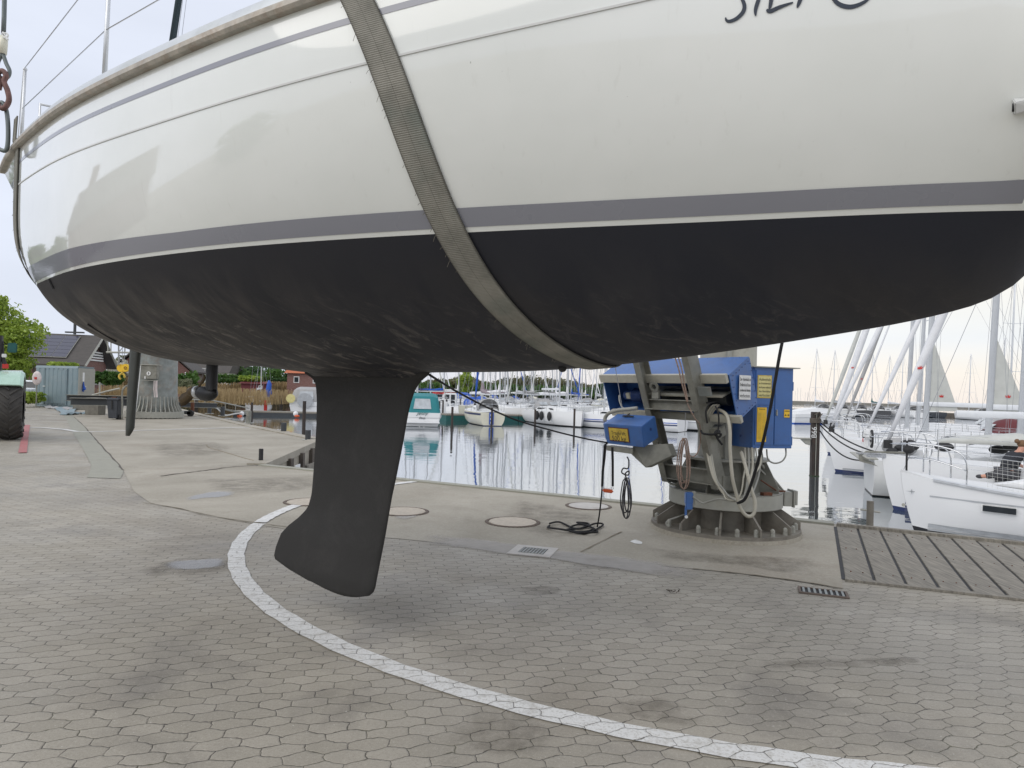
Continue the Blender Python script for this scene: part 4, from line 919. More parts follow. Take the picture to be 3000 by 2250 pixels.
b = MB(); b.box(cw(.40, lz(-.52, 1.20), 1.22), (.13, .16, .12), Rf); b.build('cable_guide', 'galv', crane, bevel=.01)
# winch housing: sloping box, open towards the viewer
bz = [(-.95, 1.83), (-.61, 2.04), (-.445, 1.56), (-.78, 1.36)]; A0, A1 = -1.20, .70
def sheet(pts, name, m, par, th=.012):
    pts = [Vector(p) for p in pts]; n_ = (pts[1]-pts[0]).cross(pts[2]-pts[0]).normalized()*th; return MB().prism(pts, n_).build(name, m, par)
P_ = lambda a, i: cw(a, *bz[i])
hous = sheet([P_(A0, 0), P_(A1, 0), P_(A1, 1), P_(A0, 1)], 'winch_housing', 'bluepaint', crane)
sheet([P_(A0, 1), P_(A1, 1), P_(A1, 2), P_(A0, 2)], 'back_panel', 'bluepaint', hous)
sheet([P_(A0, 2), P_(A1, 2), P_(A1, 3), P_(A0, 3)], 'floor_panel', 'bluepaint', hous)
endR = sheet([P_(A1, i) for i in range(4)], 'end_panel', 'bluepaint', hous); sheet([P_(A0, i) for i in range(4)], 'end_panel', 'bluepaint', hous, -.012)
def rail2(b0, z0_, b1, z1, name, m, h=.07):
    return None
tb = Vector((0, 0, 1))-BV*LEAN; tb.normalize()
Rt = Matrix((AV, tb.cross(AV), tb)).transposed()
b = MB(); b.box(cw((A0+A1)/2, -.975, 1.80), (A1-A0-.02, .05, .10), Rt); b.build('top_rail', 'beige', hous, bevel=.004)
b = MB(); b.box(cw((A0+A1)/2+.06, -.80, 1.375), (A1-A0, .05, .08), Rt); b.build('bottom_rail', 'beige', hous, bevel=.004)
b = MB(); b.box(cw((A0+A1)/2+.25, -.75, 1.66), (1.15, .30, .015), Rt); b.build('inner_shelf', 'beige', hous)
b = MB(); b.box(cw(.28, -.98, 1.87), (.07, .05, .03), Rt); b.box(cw(.28, -1.0, 1.86), (.10, .02, .015), Rt); b.build('latch', 'whitepaint', hous)
b = MB(); e0 = cw(-.98, -.72, 1.60)
b.cyl(e0, e0+AV*.14, .062, n=20); b.cyl(e0+AV*.14, e0+AV*.30, .085, n=20); b.cyl(e0+AV*.30, e0+AV*.62, .075, n=20)
for k in range(8): b.cyl(e0+AV*(.15+.02*k), e0+AV*(.158+.02*k), .092, n=20)
mot = b.build('winch_motor', 'motorblue', crane, auto=40)
b = MB(); b.box(e0+AV*.11-BV*.075+Vector((0, 0, -.01)), (.07, .04, .075), Rt); b.build('terminal_box', 'beige', mot, bevel=.006)
b = MB(); b.cyl(cw(-.35, -.70, 1.60), cw(.55, -.70, 1.60), .09, n=24); b.build('winch_drum', 'darksteel', crane, auto=40)
# rivets along the right end panel
b = MB(); out_ = AV*.016
for i in range(4):
    p, q_ = P_(A1, i), P_(A1, (i+1) % 4); n_ = 6
    cen = sum((P_(A1, j) for j in range(4)), Vector())/4
    if i == 3: n_ = 6
    for k in range(n_): c = p.lerp(q_, (k+.5)/n_); c = c+(cen-c).normalized()*.022; b.cyl(c+AV*.010, c+AV*.017, .0065, n=6)
for k in range(9): c = P_(A0, 1).lerp(P_(A1, 1), (k+.5)/9)+(P_(A1, 0)-P_(A1, 1)).normalized()*.02; n2_ = Vector((0, 0, 1)); b.cyl(c+n2_*.004, c+n2_*.014, .006, n=6)
b.build('rivets', 'motorblue', endR)
up_e = (P_(A1, 0)-P_(A1, 3)).normalized(); up_e = (Vector((0, 0, 1))*.97-BV*.12).normalized()
def sign(o_, w, h, xd, upd, m, lines, sizes, parent, name='sign_plate', lm='letterblack', border=None, gap=None):
    xd = Vector(xd).normalized(); upd = (Vector(upd)-xd*Vector(upd).dot(xd)).normalized(); nn = xd.cross(upd); o_ = Vector(o_)
    R_ = Matrix((xd, upd, nn)).transposed(); s_ = MB().box(o_, (w, h, .006), R_).build(name, m, parent, bevel=.002)
    if border: MB().box(o_-nn*.0015, (w+.02, h+.02, .004), R_).build('border', border, s_)
    y = h/2-sizes[0]*.9
    for tx, sz in zip(lines, sizes):
        if not tx: continue
        f_ = frame(o_+upd*y+nn*.0035, xd, upd); t_ = text('lettering', tx, sz, f_, lm, s_, extr=.0006)
        wd = max((v.co-Vector(f_.translation)).dot(xd) for v in t_.data.vertices)*2
        if wd > w*.92: k_ = w*.92/wd; t_.data.transform(f_ @ Matrix.Scale(k_, 4, (1, 0, 0)) @ f_.inverted())
        y -= (gap or sz*1.25)
    return s_
sign(cw(A1+.022, -.70, 1.715), .205, .26, BV, (0, 0, 1), 'whitepaint', ['Der Aufenthalt im', 'Drehkreis des Kranes', 'ist während des Betriebes', 'verboten.'], [.05, .05, .042, .055], crane, gap=.058)
# small 500 kg hoist box on its bracket
hb = [(-1.35, 1.25), (-1.13, 1.37), (-1.06, 1.126), (-1.30, 1.015)]; H0, H1 = -.73, -.14
hoist = MB().hexa([cw(H0, *q) for q in hb], [cw(H1, *q) for q in hb]).build('hoist_box', 'bluepaint', crane, bevel=.006)
MB().hexa([cw(H0-.07, q[0]+.05, q[1]+dz) for q, dz in zip(hb, (.0, -.02, .02, .04))], [cw(H0, q[0]+.02, q[1]+dz) for q, dz in zip(hb, (0, -.02, .02, .04))]).build('box_end', 'bluepaint', hoist, bevel=.005)
mdl = (cw(H0, *hb[0])*.5+cw(H0, *hb[3])*.5); upv = cw(0, *hb[0])-cw(0, *hb[3])
sp_ = mdl+AV*.225-BV*.004; sp_ = sp_+upv.normalized()*.0
nrm_ = AV.cross(upv.normalized())
sign(sp_+nrm_*.004+upv.normalized()*.005, .30, .145, AV, upv, 'yellowold', ['Tragkraft', '500 kg'], [.062, .082], crane, border='rust', gap=.066)
b = MB(); cc = cw(H1, -1.20, 1.22); b.cyl(cc-AV*.005, cc+AV*.002, .018, n=16); b.build('round_hole', 'motorblue', hoist)
b = MB(); c1 = cw(-.50, -1.19, 1.352); Rh = Matrix((AV, (cw(0, *hb[1])-cw(0, *hb[0])).normalized(), AV.cross((cw(0, *hb[1])-cw(0, *hb[0])).normalized()))).transposed(); b.box(c1, (.17, .02, .006), Rh); b.box(c1+AV*-.03+BV*.02+Vector((0, 0, .01)), (.02, .08, .006), Rh); b.build('rope_slot', 'rubber', hoist)
# galvanised arm under the box
channel(cw(-.72, -1.26, .995), cw(-.34, -1.22, .985), .11, .06, (0, 0, -1)).build('hoist_arm', 'galv', crane)
MB().prism([cw(-.36, -1.24, 1.02), cw(-.42, -1.23, .93), cw(-.20, -1.20, .78), cw(.02, -1.02, .93), cw(-.05, -1.02, 1.06)], BV*.10).build('arm_bracket', 'galv', crane, bevel=.004)
MB().prism([cw(-.10, -1.05, 1.0), cw(.0, -1.0, .9), cw(-.32, -.78, .82), cw(-.38, -.78, 1.0)], Vector((0, 0, .05))).build('arm_brace', 'galv', crane)
# control cabinet
Q0 = Vector((2.694, 7.60, 0))-C0; qx = Vector((.957, .29, 0)); qy = Vector((-.29, .957, 0)); Rq = Matrix((qx, qy, Vector((0, 0, 1)))).transposed()
def q3(x, y, z): return Q0+qx*x+qy*y+Vector((0, 0, z))
cab = MB().box(q3(.26, .20, 1.4975), (.52, .40, .905), Rq).build('control_cabinet', 'bluepaint', crane, bevel=.004)
MB().box(q3(.28, .20, 1.956), (.62, .46, .012), Rq).build('rain_cover', 'galvlight', cab)
for x0, x1, z0_, z1 in ((.018, .265, 1.085, 1.92), (.275, .505, 1.085, 1.92)):
    MB().box(q3((x0+x1)/2, -.006, (z0_+z1)/2), (x1-x0, .012, z1-z0_), Rq).build('cabinet_door', 'bluepaint', cab, bevel=.003)
b = MB(); b.box(q3(.16, -.015, 1.515), (.20, .008, .014), Rq); b.box(q3(.16, -.015, 1.535), (.20, .008, .006), Rq); b.build('door_rib', 'bluepaint', cab)
b = MB(); b.box(q3(.292, -.022, 1.44), (.014, .02, .05), Rq); b.cyl(q3(.292, -.012, 1.475), q3(.292, -.032, 1.475), .008, n=10); b.build('handle', 'galvlight', cab, bevel=.003)
b = MB()
for z in (1.75, 1.13): MB().cyl(q3(.524, .01, z-.05), q3(.524, .01, z+.05), .01, n=8).build('hinge', 'bluepaint', cab)
for z in (1.82, 1.72): MB().cyl(q3(-.006, .02, z-.02), q3(-.006, .02, z+.02), .007, n=8).build('hinge', 'bluepaint', cab)
for k in range(14): b.cyl(q3(-.004, .03, 1.10+k*.06), q3(.002, .03, 1.10+k*.06), .005, n=6)
b.cyl(q3(-.004, .22, 1.17), q3(.002, .22, 1.17), .014, n=12); b.build('side_screws', 'motorblue', cab)
sign(q3(.128, -.0155, 1.735), .165, .235, qx, (0, 0, 1), 'paleyellow', ['Aufenthalt', 'im Arbeitsbereich', 'des Kranes während', 'des Betriebes', 'verboten!'], [.042, .033, .033, .033, .042], crane, gap=.044, border='yellowold')
s_ = sign(q3(.100, -.0155, 1.31), .125, .385, qx, (0, 0, 1), 'yellow', ['Sicherheit', ''], [.02, .01], crane)
b = MB()
for col_ in (-.028, .028):
    for k in range(30): b.box(q3(.100+col_, -.0195, 1.44-k*.0098), (random.uniform(.036, .048), .001, .003), Rq)
b.build('fine_print', 'yellowold', s_)
s_ = sign(q3(.432, -.0155, 1.44), .075, .09, qx, (0, 0, 1), 'yellow', ['', ''], [.01, .01], crane)
b = MB(); b.box(q3(.432, -.0195, 1.468), (.066, .001, .008), Rq)
for dx in (-.022, .022): b.add([q3(.432+dx-.011, -.0195, 1.415), q3(.432+dx+.011, -.0195, 1.415), q3(.432+dx, -.0195, 1.437)], [(0, 1, 2)])
b.box(q3(.432, -.0195, 1.424), (.012, .001, .008), Rq); b.build('warning_marks', 'letterblack', s_)
# limit switch on the slewing ring
def rimpt(ang, r, z): return Vector((math.cos(ang)*r, math.sin(ang)*r, z))
def from_px(px, py, Y): return P(px, py, Y)-C0
ls = from_px(2018, 1459, 7.62)
b = MB(); b.box(ls, (.085, .07, .13)); b.box(ls+Vector((.0, -.01, -.09)), (.075, .06, .07)); sw = b.build('limit_switch', 'bluepaint', crane, bevel=.008)
b = MB(); b.box(ls+Vector((.06, .02, -.01)), (.03, .03, .17)); b.build('mount_plate', 'galvlight', sw)
b = MB(); b.box(ls+Vector((-.035, -.02, -.16)), (.022, .015, .12)); b.build('lever', 'bluepaint', sw); b = MB(); b.cyl(ls+Vector((-.03, -.035, -.205)), ls+Vector((-.03, -.015, -.205)), .017, n=14); b.build('roller', 'whitepaint', sw)
# brick left on the ring
b = MB(); b.box(from_px(2245, 1447, 7.75), (.12, .07, .035), Euler((0, 0, .3)).to_matrix()); o = b.build('rust_brick', 'rust', bevel=.004); o.location = C0; tag(o, 'broken reddish brick lying on the slewing ring of the crane', 'brick')
# cables and hoses: parts of the crane
def hose(name, pts, r, m, Y=7.3, k=6, par=crane): MB().tube(smooth_pts([from_px(p[0], p[1], p[2] if len(p) > 2 else Y) for p in pts], k), r, 8).build(name, m, par, smooth=True)
hose('hose', [(2103, 1199, 7.5), (2128, 1215, 7.3), (2138, 1260, 7.2), (2139, 1320, 7.15), (2146, 1400, 7.1), (2158, 1450, 7.1), (2170, 1490, 7.1), (2190, 1512, 7.1), (2208, 1505, 7.1), (2212, 1470, 7.12), (2200, 1430, 7.15), (2185, 1370, 7.25), (2172, 1325, 7.45)], .019, 'hose_cream')
for i, (x0, x1, dy) in enumerate(((2182, 2178, 0), (2192, 2190, 4), (2203, 2200, -2), (2214, 2195, 3), (2226, 2203, 0))):
    hose('cable', [(x0, 1312, 7.6), (x0+2, 1360, 7.5), (x1, 1400, 7.35), (x1-6, 1440, 7.3), (x1-20, 1464+dy, 7.28), (x1-50, 1462-dy, 7.28), (2118, 1440-dy*2, 7.35), (2098-i*2, 1400, 7.4), (2084-i*3, 1330, 7.55), (2074-i*2, 1265, 7.6), (2072+i*3, 1215, 7.5), (2088+i*4, 1188, 7.45), (2108, 1190, 7.5)], .0085+.002*(i % 3), 'hose_grey' if i % 2 else 'hose_cream')
hose('cable', [(2222, 1316, 7.6), (2226, 1370, 7.6), (2214, 1420, 7.45), (2196, 1452, 7.35), (2160, 1468, 7.3), (2110, 1462, 7.4), (2080, 1468, 7.5), (2058, 1474, 7.56), (2030, 1455, 7.58)], .011, 'hose_grey')
hose('cable', [(2070, 1180, 7.35), (2098, 1178, 7.4), (2080, 1182, 7.3), (2068, 1205, 7.3), (2072, 1240, 7.3)], .009, 'rope_black')
hose('cable', [(2246, 1316, 7.75), (2250, 1345, 7.75), (2268, 1357, 7.75), (2290, 1352, 7.75), (2302, 1335, 7.75), (2302, 1314, 7.8)], .009, 'hose_grey')
hose('cable', [(2230, 1316, 7.7), (2234, 1340, 7.7), (2230, 1356, 7.7), (2222, 1350, 7.75)], .009, 'hose_grey')
hose('hose', [(1772, 1234, 8.0), (1774, 1222, 8.0), (1785, 1210, 7.95), (1810, 1202, 7.9), (1840, 1199, 7.8), (1866, 1196, 7.7)], .022, 'hose_grey')
hose('cable', [(1814, 1158, 8.3), (1815, 1175, 8.25), (1822, 1192, 8.2), (1832, 1198, 8.1)], .009, 'hose_grey')
hose('hoist_wire', [(1800, 1060, 8.1), (1812, 1130, 8.05), (1826, 1213, 7.95)], .004, 'wire')
hose('cable', [(1954, 1540, 8.0), (1952, 1532, 8.0), (1960, 1524, 8.0), (1985, 1515, 8.0), (2005, 1508, 8.05)], .011, 'hose_grey')
hose('wire', [(2008, 1210, 7.4), (2008, 1240, 7.4), (2006, 1276, 7.4)], .003, 'wire')
# ropes hung on the crane (things of their own)
def rope(name, label, pts, r, m, cat='rope', k=8, grp=None):
    w = smooth_pts([P(*p) for p in pts], k); base = Vector(w[-1]); t_ = MB().tube([q-base for q in w], r, 8).build(name, m, None, smooth=True); t_.location = base; return tag(t_, label, cat, grp)
def coil(name, label, cx, y0, y1, w, Y, r, m, n=5):
    pts = []
    for i in range(n*12+1):
        a = 2*math.pi*i/12; j = i//12; ww = w*(1+.30*math.sin(j*2.1+1)); u = (1-math.cos(a))/2
        pts.append(P(cx+ww*math.sin(a)*(.45+.55*u)+5*math.sin(j*1.7), y0+(y1-y0)*u+9*u*math.cos(j*3), Y+.012*math.sin(j*2.4)))
    base = P(cx, y1, Y); t_ = MB().tube([q-base for q in smooth_pts(pts, 3)], r, 6).build(name, m, None, smooth=True); t_.location = base; return tag(t_, label, 'rope')
coil('coiled_rope', 'brown flecked rope coil hanging between the posts of the crane', 2004, 1284, 1424, 17, 7.2, .0062, 'rope_brown', 4)
coil('coiled_rope', 'black flecked rope coil hanging from the bracket of the hoist', 1835, 1400, 1510, 13, 7.7, .007, 'rope_dark', 4)
rope('hanging_rope', 'short knotted end above the black rope coil', [(1837, 1338, 7.7), (1842, 1350, 7.7), (1840, 1372, 7.7), (1826, 1372, 7.7), (1822, 1385, 7.7), (1840, 1392, 7.7), (1842, 1380, 7.68), (1832, 1388, 7.68), (1836, 1404, 7.7)], .008, 'rope_dark')
rope('halyard_rope', 'brown flecked rope running down to a shackle on the crane frame', [(1978, 1048, 7.0), (1988, 1080, 7.0), (1997, 1120, 7.0), (2008, 1160, 7.0), (2013, 1178, 7.0)], .0075, 'rope_brown', grp='flecked halyards on the crane')
rope('halyard_rope', 'second brown flecked rope just right of its twin on the crane frame', [(1988, 1048, 7.0), (1997, 1080, 7.0), (2004, 1120, 7.0), (2012, 1160, 7.0), (2015, 1178, 7.0)], .0075, 'rope_brown', grp='flecked halyards on the crane')
rope('halyard_rope', 'brown rope tail below the shackle looping behind the right post', [(2014, 1182, 7.0), (2022, 1200, 7.0), (2036, 1226, 7.0), (2050, 1246, 7.1), (2052, 1290, 7.5), (2044, 1325, 7.5), (2030, 1338, 7.5), (2016, 1330, 7.4)], .006, 'rope_brown')
rope('lashing_rope', 'black rope knotted round the right post of the crane', [(2054, 1262, 7.25), (2060, 1270, 7.1), (2085, 1273, 7.05), (2100, 1270, 7.0), (2108, 1264, 7.0), (2100, 1262, 7.02), (2094, 1272, 7.0), (2106, 1280, 7.0), (2112, 1272, 7.0), (2098, 1268, 6.98), (2102, 1284, 7.0), (2116, 1303, 7.0)], .012, 'rope_black')
rope('lashing_rope', 'thin black loop rising from the knot on the crane post', [(2104, 1262, 7.05), (2106, 1235, 7.05), (2104, 1210, 7.05), (2096, 1190, 7.1)], .009, 'rope_black')
rope('guide_rope', 'long thin black rope sagging from the keel root to the hoist box', [(1258, 1098, 4.6), (1340, 1148, 5.3), (1430, 1195, 5.9), (1520, 1233, 6.5), (1620, 1262, 7.0), (1710, 1284, 7.3), (1780, 1297, 7.4)], .0085, 'rope_black')
rope('guide_rope', 'black rope dropping from the hoist box to the tangle on the slab', [(1781, 1297, 7.4), (1771, 1306, 7.4), (1770, 1320, 7.4), (1765, 1380, 7.5), (1763, 1440, 7.6), (1757, 1500, 7.8), (1750, 1543, 8.0)], .009, 'rope_black')
rope('power_cable', 'thick black cable dropping in front of the blue control cabinet', [(2340, 760, 6.4), (2322, 860, 6.5), (2288, 1020, 6.6), (2272, 1110, 6.65), (2252, 1220, 6.75), (2224, 1340, 6.9), (2200, 1420, 7.0), (2182, 1462, 7.05), (2160, 1474, 7.1)], .0165, 'rope_black', 'cable')
pts = [(1610, 1543), (1606, 1552), (1640, 1560), (1700, 1562), (1740, 1556), (1700, 1546), (1668, 1550), (1690, 1565), (1735, 1570), (1750, 1560), (1720, 1545), (1690, 1540), (1725, 1538), (1700, 1555), (1660, 1562), (1715, 1567), (1766, 1545), (1745, 1543), (1690, 1553), (1640, 1536), (1610, 1543)]
w = smooth_pts([G(x, y)+Vector((0, 0, .015+.012*(i % 3))) for i, (x, y) in enumerate(pts)], 6); b0 = G(1690, 1555)
o = MB().tube([q-b0 for q in w], .011, 8).build('tangled_rope', 'rope_black', None, smooth=True); o.location = b0; tag(o, 'tangled black rope heap lying on the concrete slab', 'rope')
# straps with the red remote control
t = thing('remote_control', 'orange red crane remote control hanging on two black straps', 'remote control', P(1783, 1438, 7.45))
inv = Matrix.Translation(-t.location)
b = MB(); c = P(1781, 1438, 7.45); Rr = Euler((0, .12, .2)).to_matrix(); b.box(c, (.115, .05, .04), Rr); b.build('body', 'orange', t, bevel=.012, inv=inv)
b = MB()
for k in range(5): b.cyl(c+Rr @ Vector((-.04+.02*k, -.008, .018)), c+Rr @ Vector((-.04+.02*k, -.008, .03)), .007, n=8)
b.build('buttons', 'whitepaint', t, inv=inv)
for pts in ([(1774, 1300, 7.45), (1771, 1340, 7.45), (1766, 1380, 7.45), (1764, 1425, 7.45)], [(1794, 1310, 7.45), (1795, 1350, 7.45), (1795, 1425, 7.45)]):
    q = [P(*p) for p in pts]; MB().ribbon(q, [(0, -1, 0)]*len(q), .026, .003).build('strap', 'rope_black', t, inv=inv)
b = MB(); b.torus(P(1794, 1430, 7.45), .012, .003, (0, 1, 0)); b.torus(P(1766, 1430, 7.45), .012, .003, (0, 1, 0)); b.build('clip', 'steel', t, inv=inv)

# ============================================================ LEFT YARD
# large travelling-boom crane column with control box
LC = Vector((-15.55, 29.8, 0))
big = thing('harbour_crane', 'tall grey galvanised crane column with grey switch box on a ribbed round foot', 'crane', LC)
b = MB(); b.cyl((0, 0, .16), (0, 0, 7.5), .90, .74, n=48); b.build('column', 'galvrust', big, auto=30)
b = MB(); b.cyl((0, 0, .04), (0, 0, .30), 1.16, n=56); b.build('base_flange', 'galvlight', big, auto=30)
b = MB(); b.cyl((0, 0, 0), (0, 0, .1), 1.0, n=40); b.build('base_pad', 'rubber', big)
for k in range(36):
    a = 2*math.pi*k/36; u = Vector((math.cos(a), math.sin(a), 0)); v = Vector((-u.y, u.x, 0))*.015
    MB().prism([p-v for p in (u*.87+Vector((0, 0, .3)), u*1.1+Vector((0, 0, .3)), u*.95+Vector((0, 0, .6)), u*.89+Vector((0, 0, .95)), u*.87+Vector((0, 0, .95)))], v*2).build('gusset_plate', 'galvlight', big)
b = MB()
for k in range(36):
    a = 2*math.pi*(k+.5)/36; c = Vector((math.cos(a)*1.06, math.sin(a)*1.06, 0)); b.cyl(c+Vector((0, 0, 0)), c+Vector((0, 0, .06)), .05, n=8)
b.build('foot_bolts', 'galv', big)
def lp(px, py, Y): return P(px, py, Y)-LC
b = MB(); b.box(lp(440, 1090, 28.72), (.66, .22, .58)); sb = b.build('switch_box', 'galv', big, bevel=.01)
b = MB(); b.box(lp(440, 1069, 28.7), (.80, .3, .03)); b.build('box_roof', 'galvlight', sb)
b = MB(); q = lp(436, 1094, 28.6); b.cyl(q, q+Vector((0, -.02, 0)), .085, n=20); b.build('round_label', 'whitepaint', sb)
b = MB(); b.tube([q+Vector((0, -.025, .05)), q+Vector((-.01, -.025, -.05))], .012, 6); b.box(q+Vector((.015, -.025, .01)), (.04, .004, .012)); b.build('emblem', 'letterblack', sb)
b = MB(); b.box(lp(425, 1106, 28.6), (.04, .02, .1)); b.build('sticker', 'whitepaint', sb)
b = MB(); b.tube([lp(413, 1068, 28.6), lp(405, 1140, 28.6), lp(398, 1205, 28.55)], .018, 8); b.build('white_pipe', 'whitepaint', big)
b = MB(); b.box(lp(432, 1114, 28.7), (.9, .05, .03)); b.build('rope_shelf', 'galvlight', big)
for x in (452, 457, 460):
    MB().tube([lp(x, 1116, 28.6), lp(x-1, 1140, 28.6), lp(x+1, 1164, 28.6)], .02, 6).build('hanging_cord', 'plasticwhite', big)
# yellow hook block on its wires
t = thing('hook_block', 'yellow crane hook block with two round cheeks hanging beside the rudder', 'hook block', P(359, 1080, 27))
inv = Matrix.Translation(-t.location); b = MB()
for x in (352, 369): c = P(x, 1078, 27); b.tube([c+Vector((0, -.07 if x > 360 else .03, 0)), c+Vector((0, .05 if x > 360 else .15, 0))], .155, 20)
b.build('cheek', 'yellow', t, auto=40, inv=inv)
b = MB(); c = P(367, 1078, 26.9); b.torus(c, .05, .012, (0, 1, 0)); b.build('axle', 'rust', t, inv=inv)
b = MB(); c = P(357, 1103, 27); b.torus(c, .11, .04, (0, 1, 0), n=16, a0=-1.2, a1=3.6); b.cyl(P(359, 1090, 27), P(358, 1096, 27), .05, n=10); b.build('hook', 'yellowold', t, smooth=True, inv=inv)
for x0, x1 in ((346, 347), (349, 350), (359, 358), (365, 364)): MB().tube([P(x1, 1070, 27), P(x0, 990, 27)], .010, 5).build('wire', 'wire', t, inv=inv)
# wheelie bin
t = thing('wheelie_bin', 'dark grey wheelie bin standing in front of the steel beams', 'bin', G(337, 1229)); Sx = .27
def frust(z0_, z1, w0, d0_, w1, d1): return [(-w0, -d0_, z0_), (w0, -d0_, z0_), (w0, d0_, z0_), (-w0, d0_, z0_)], [(-w1, -d1, z1), (w1, -d1, z1), (w1, d1, z1), (-w1, d1, z1)]
MB().hexa(*frust(.05, .80, .18, .18, .23, .24)).build('body', 'bin', t, bevel=.02)
b = MB(); b.hexa(*frust(.80, .84, .26, .27, .25, .26)); b.hexa(*frust(.84, .88, .25, .26, .20, .2)); b.build('lid', 'bin', t, bevel=.015)
for x in (.05, .20): b = MB(); b.torus((x+.03, .05 if x < .1 else -.1, .10), .08, .03, (.3, 1, 0)); b.cyl((x+.03, .08 if x < .1 else -.13, .10), (x+.03, .03 if x < .1 else -.07, .1), .06, n=12); b.build('wheel', 'rubber', t, smooth=True)
b = MB(); b.box((.0, -.25, .60), (.05, .015, .35)); b.build('strap', 'rubber', t); b = MB(); b.box((.0, -.1, .90), (.16, .1, .04)); b.build('red_tag', 'rust', t)
# steel tube hoop beside the bin
t = thing('steel_hoop', 'bent steel tube guard between the bin and the big crane', 'guard rail', G(358, 1229)); inv = Matrix.Translation(-t.location)
MB().tube(smooth_pts([P(358, 1229, 27.6), P(358, 1180, 27.6), P(358, 1150, 27.6), P(362, 1138, 27.6), P(372, 1130, 27.7), P(392, 1128, 28)], 5), .035, 10).build('tube', 'galv', t, smooth=True, inv=inv)
# steel beams on concrete blocks
def beamI(a, b_, h, w, name, label, m='darksteel'):
    a, b_ = Vector(a), Vector(b_); t = thing(name, label, 'steel beam', a); d_ = (b_-a).normalized(); s_ = Vector((-d_.y, d_.x, 0)); z = Vector((0, 0, 1))
    b = MB(); b.prism([s_*(-.012)-z*h/2, s_*.012-z*h/2, s_*.012+z*h/2, s_*(-.012)+z*h/2], b_-a); b.build('web', m, t)
    b = MB()
    for q in (-h/2, h/2): b.prism([s_*-w/2+z*(q-.012), s_*w/2+z*(q-.012), s_*w/2+z*(q+.012), s_*-w/2+z*(q+.012)], b_-a)
    b.build('flanges', 'galv', t); return t
beamI(P(196, 1165, 31.5), P(520, 1172, 31.5), .26, .3, 'steel_beam', 'rear dark steel beam lying behind its twin near the container')
beamI(P(207, 1176, 29.5), P(522, 1181, 30.5), .30, .3, 'steel_beam', 'front dark steel beam resting on blocks near the container')
beamI(P(485, 1184, 31.8), P(635, 1188, 34), .22, .2, 'steel_beam', 'grey steel beam end right of the big crane column')
def block(px, py, w, h, label): o = MB().box((0, 0, h/2), (w, w*.9, h)).build('concrete_block', 'concrete_block', None, bevel=.02); o.location = G(px, py); tag(o, label, 'concrete block', 'blocks under the steel beams')
block(245, 1201, .75, .52, 'low mossy concrete block under the steel beams, farther one'); block(279, 1215, .62, .78, 'taller mossy concrete block under the front steel beam')
o = MB().box((0, 0, .35), (.5, .4, .95)).build('timber_post', 'wood_brown', None, bevel=.02); o.location = G(511, 1190); tag(o, 'short brown timber post behind the right beam end', 'post')
# wheeled trolley under the beam
t = thing('trolley', 'low dark trolley with small wheels right of the big crane foot', 'trolley', G(523, 1219)); inv = None
b = MB(); b.box((0, 0, .16), (1.25, .3, .12)); b.box((0, .35, .2), (1.0, .1, .08)); b.build('frame', 'darksteel', t)
for x, y in ((-.55, -.1), (-.35, .1), (.6, -.1), (.45, .25)): b = MB(); b.cyl((x, y-.05, .15), (x, y+.05, .15), .15, n=16); b.build('wheel', 'rubber', t, auto=40)
b = MB(); b.box((-.1, .1, .35), (.08, .08, .4)); b.box((.5, .3, .4), (.12, .12, .5)); b.build('jack', 'rust', t)
# folded slings lying in front of the container
for i, (pts, lab) in enumerate(((([(135, 1192), (150, 1197), (190, 1199), (222, 1201)]), 'grey green sling lying folded nearest the container'), (([(165, 1196), (183, 1206), (200, 1216), (212, 1203), (216, 1196)]), 'pale grey sling bent over itself on the pavers'), (([(184, 1217), (204, 1216), (230, 1214), (256, 1214)]), 'rolled pale webbing sling end lying in front of the blocks'))):
    w = smooth_pts([G(x, y)+Vector((0, 0, .02)) for x, y in pts], 5); b0 = w[0].copy()
    o = MB().ribbon([q-b0+Vector((0, 0, .05*math.sin(j*.8)**2)) for j, q in enumerate(w)], [(0, -.3, 1)]*len(w), .30, .03).build('webbing_sling', 'shedblue' if i else 'canvas_grey', None, smooth=False); o.location = b0; tag(o, lab, 'sling', 'slings lying on the yard')
# grey blue storage container, corrugated
SA, SB, SC_ = G(102, 1190), G(226, 1196), None
sdx = (SB-SA).normalized(); sdy = Vector((-sdx.y, sdx.x, 0)); Wd = (SB-SA).length; Hh = 2.3
shed = thing('storage_container', 'grey blue corrugated storage container with a hinged door beside the tractor', 'container', SA)
bk = Vector((-.62, 2.45, 0))
def wall_corr(a, dvec, L, H, pitch, depth, name, par, m='shedblue'):
    n_ = int(L/pitch); nrm = Vector((dvec.y, -dvec.x, 0)); pts = []
    for i in range(n_):
        for u, o_ in ((.0, 0), (.12, depth), (.8, depth), (.92, 0)): pts.append(a+dvec*((i+u)*L/n_)+nrm*o_)
    pts.append(a+dvec*L); b = MB(); b.add([p for p in pts]+[p+Vector((0, 0, H)) for p in pts], [(i, i+1, len(pts)+i+1, len(pts)+i) for i in range(len(pts)-1)]); return b.build(name, m, par)
wall_corr(Vector((0, 0, .12)), sdx, Wd, Hh-.22, .36, .03, 'front_wall', shed); wall_corr((SB-SA)+Vector((0, 0, .12)), bk.normalized(), bk.length, Hh-.22, .17, .04, 'side_wall', shed, 'galvlight')
b = MB(); q = [Vector((0, 0, 0)), SB-SA, SB-SA+bk, bk]; b.hexa([p+Vector((0, 0, Hh-.14))+(Vector((-.03, -.03, 0))) for p in q], [p+Vector((0, 0, Hh)) for p in q]); b.build('roof', 'shedblue', shed, bevel=.01)
b = MB(); b.hexa([p+Vector((0, 0, .02)) for p in q], [p+Vector((0, 0, .13)) for p in q]); b.build('floor_frame', 'shedblue', shed)
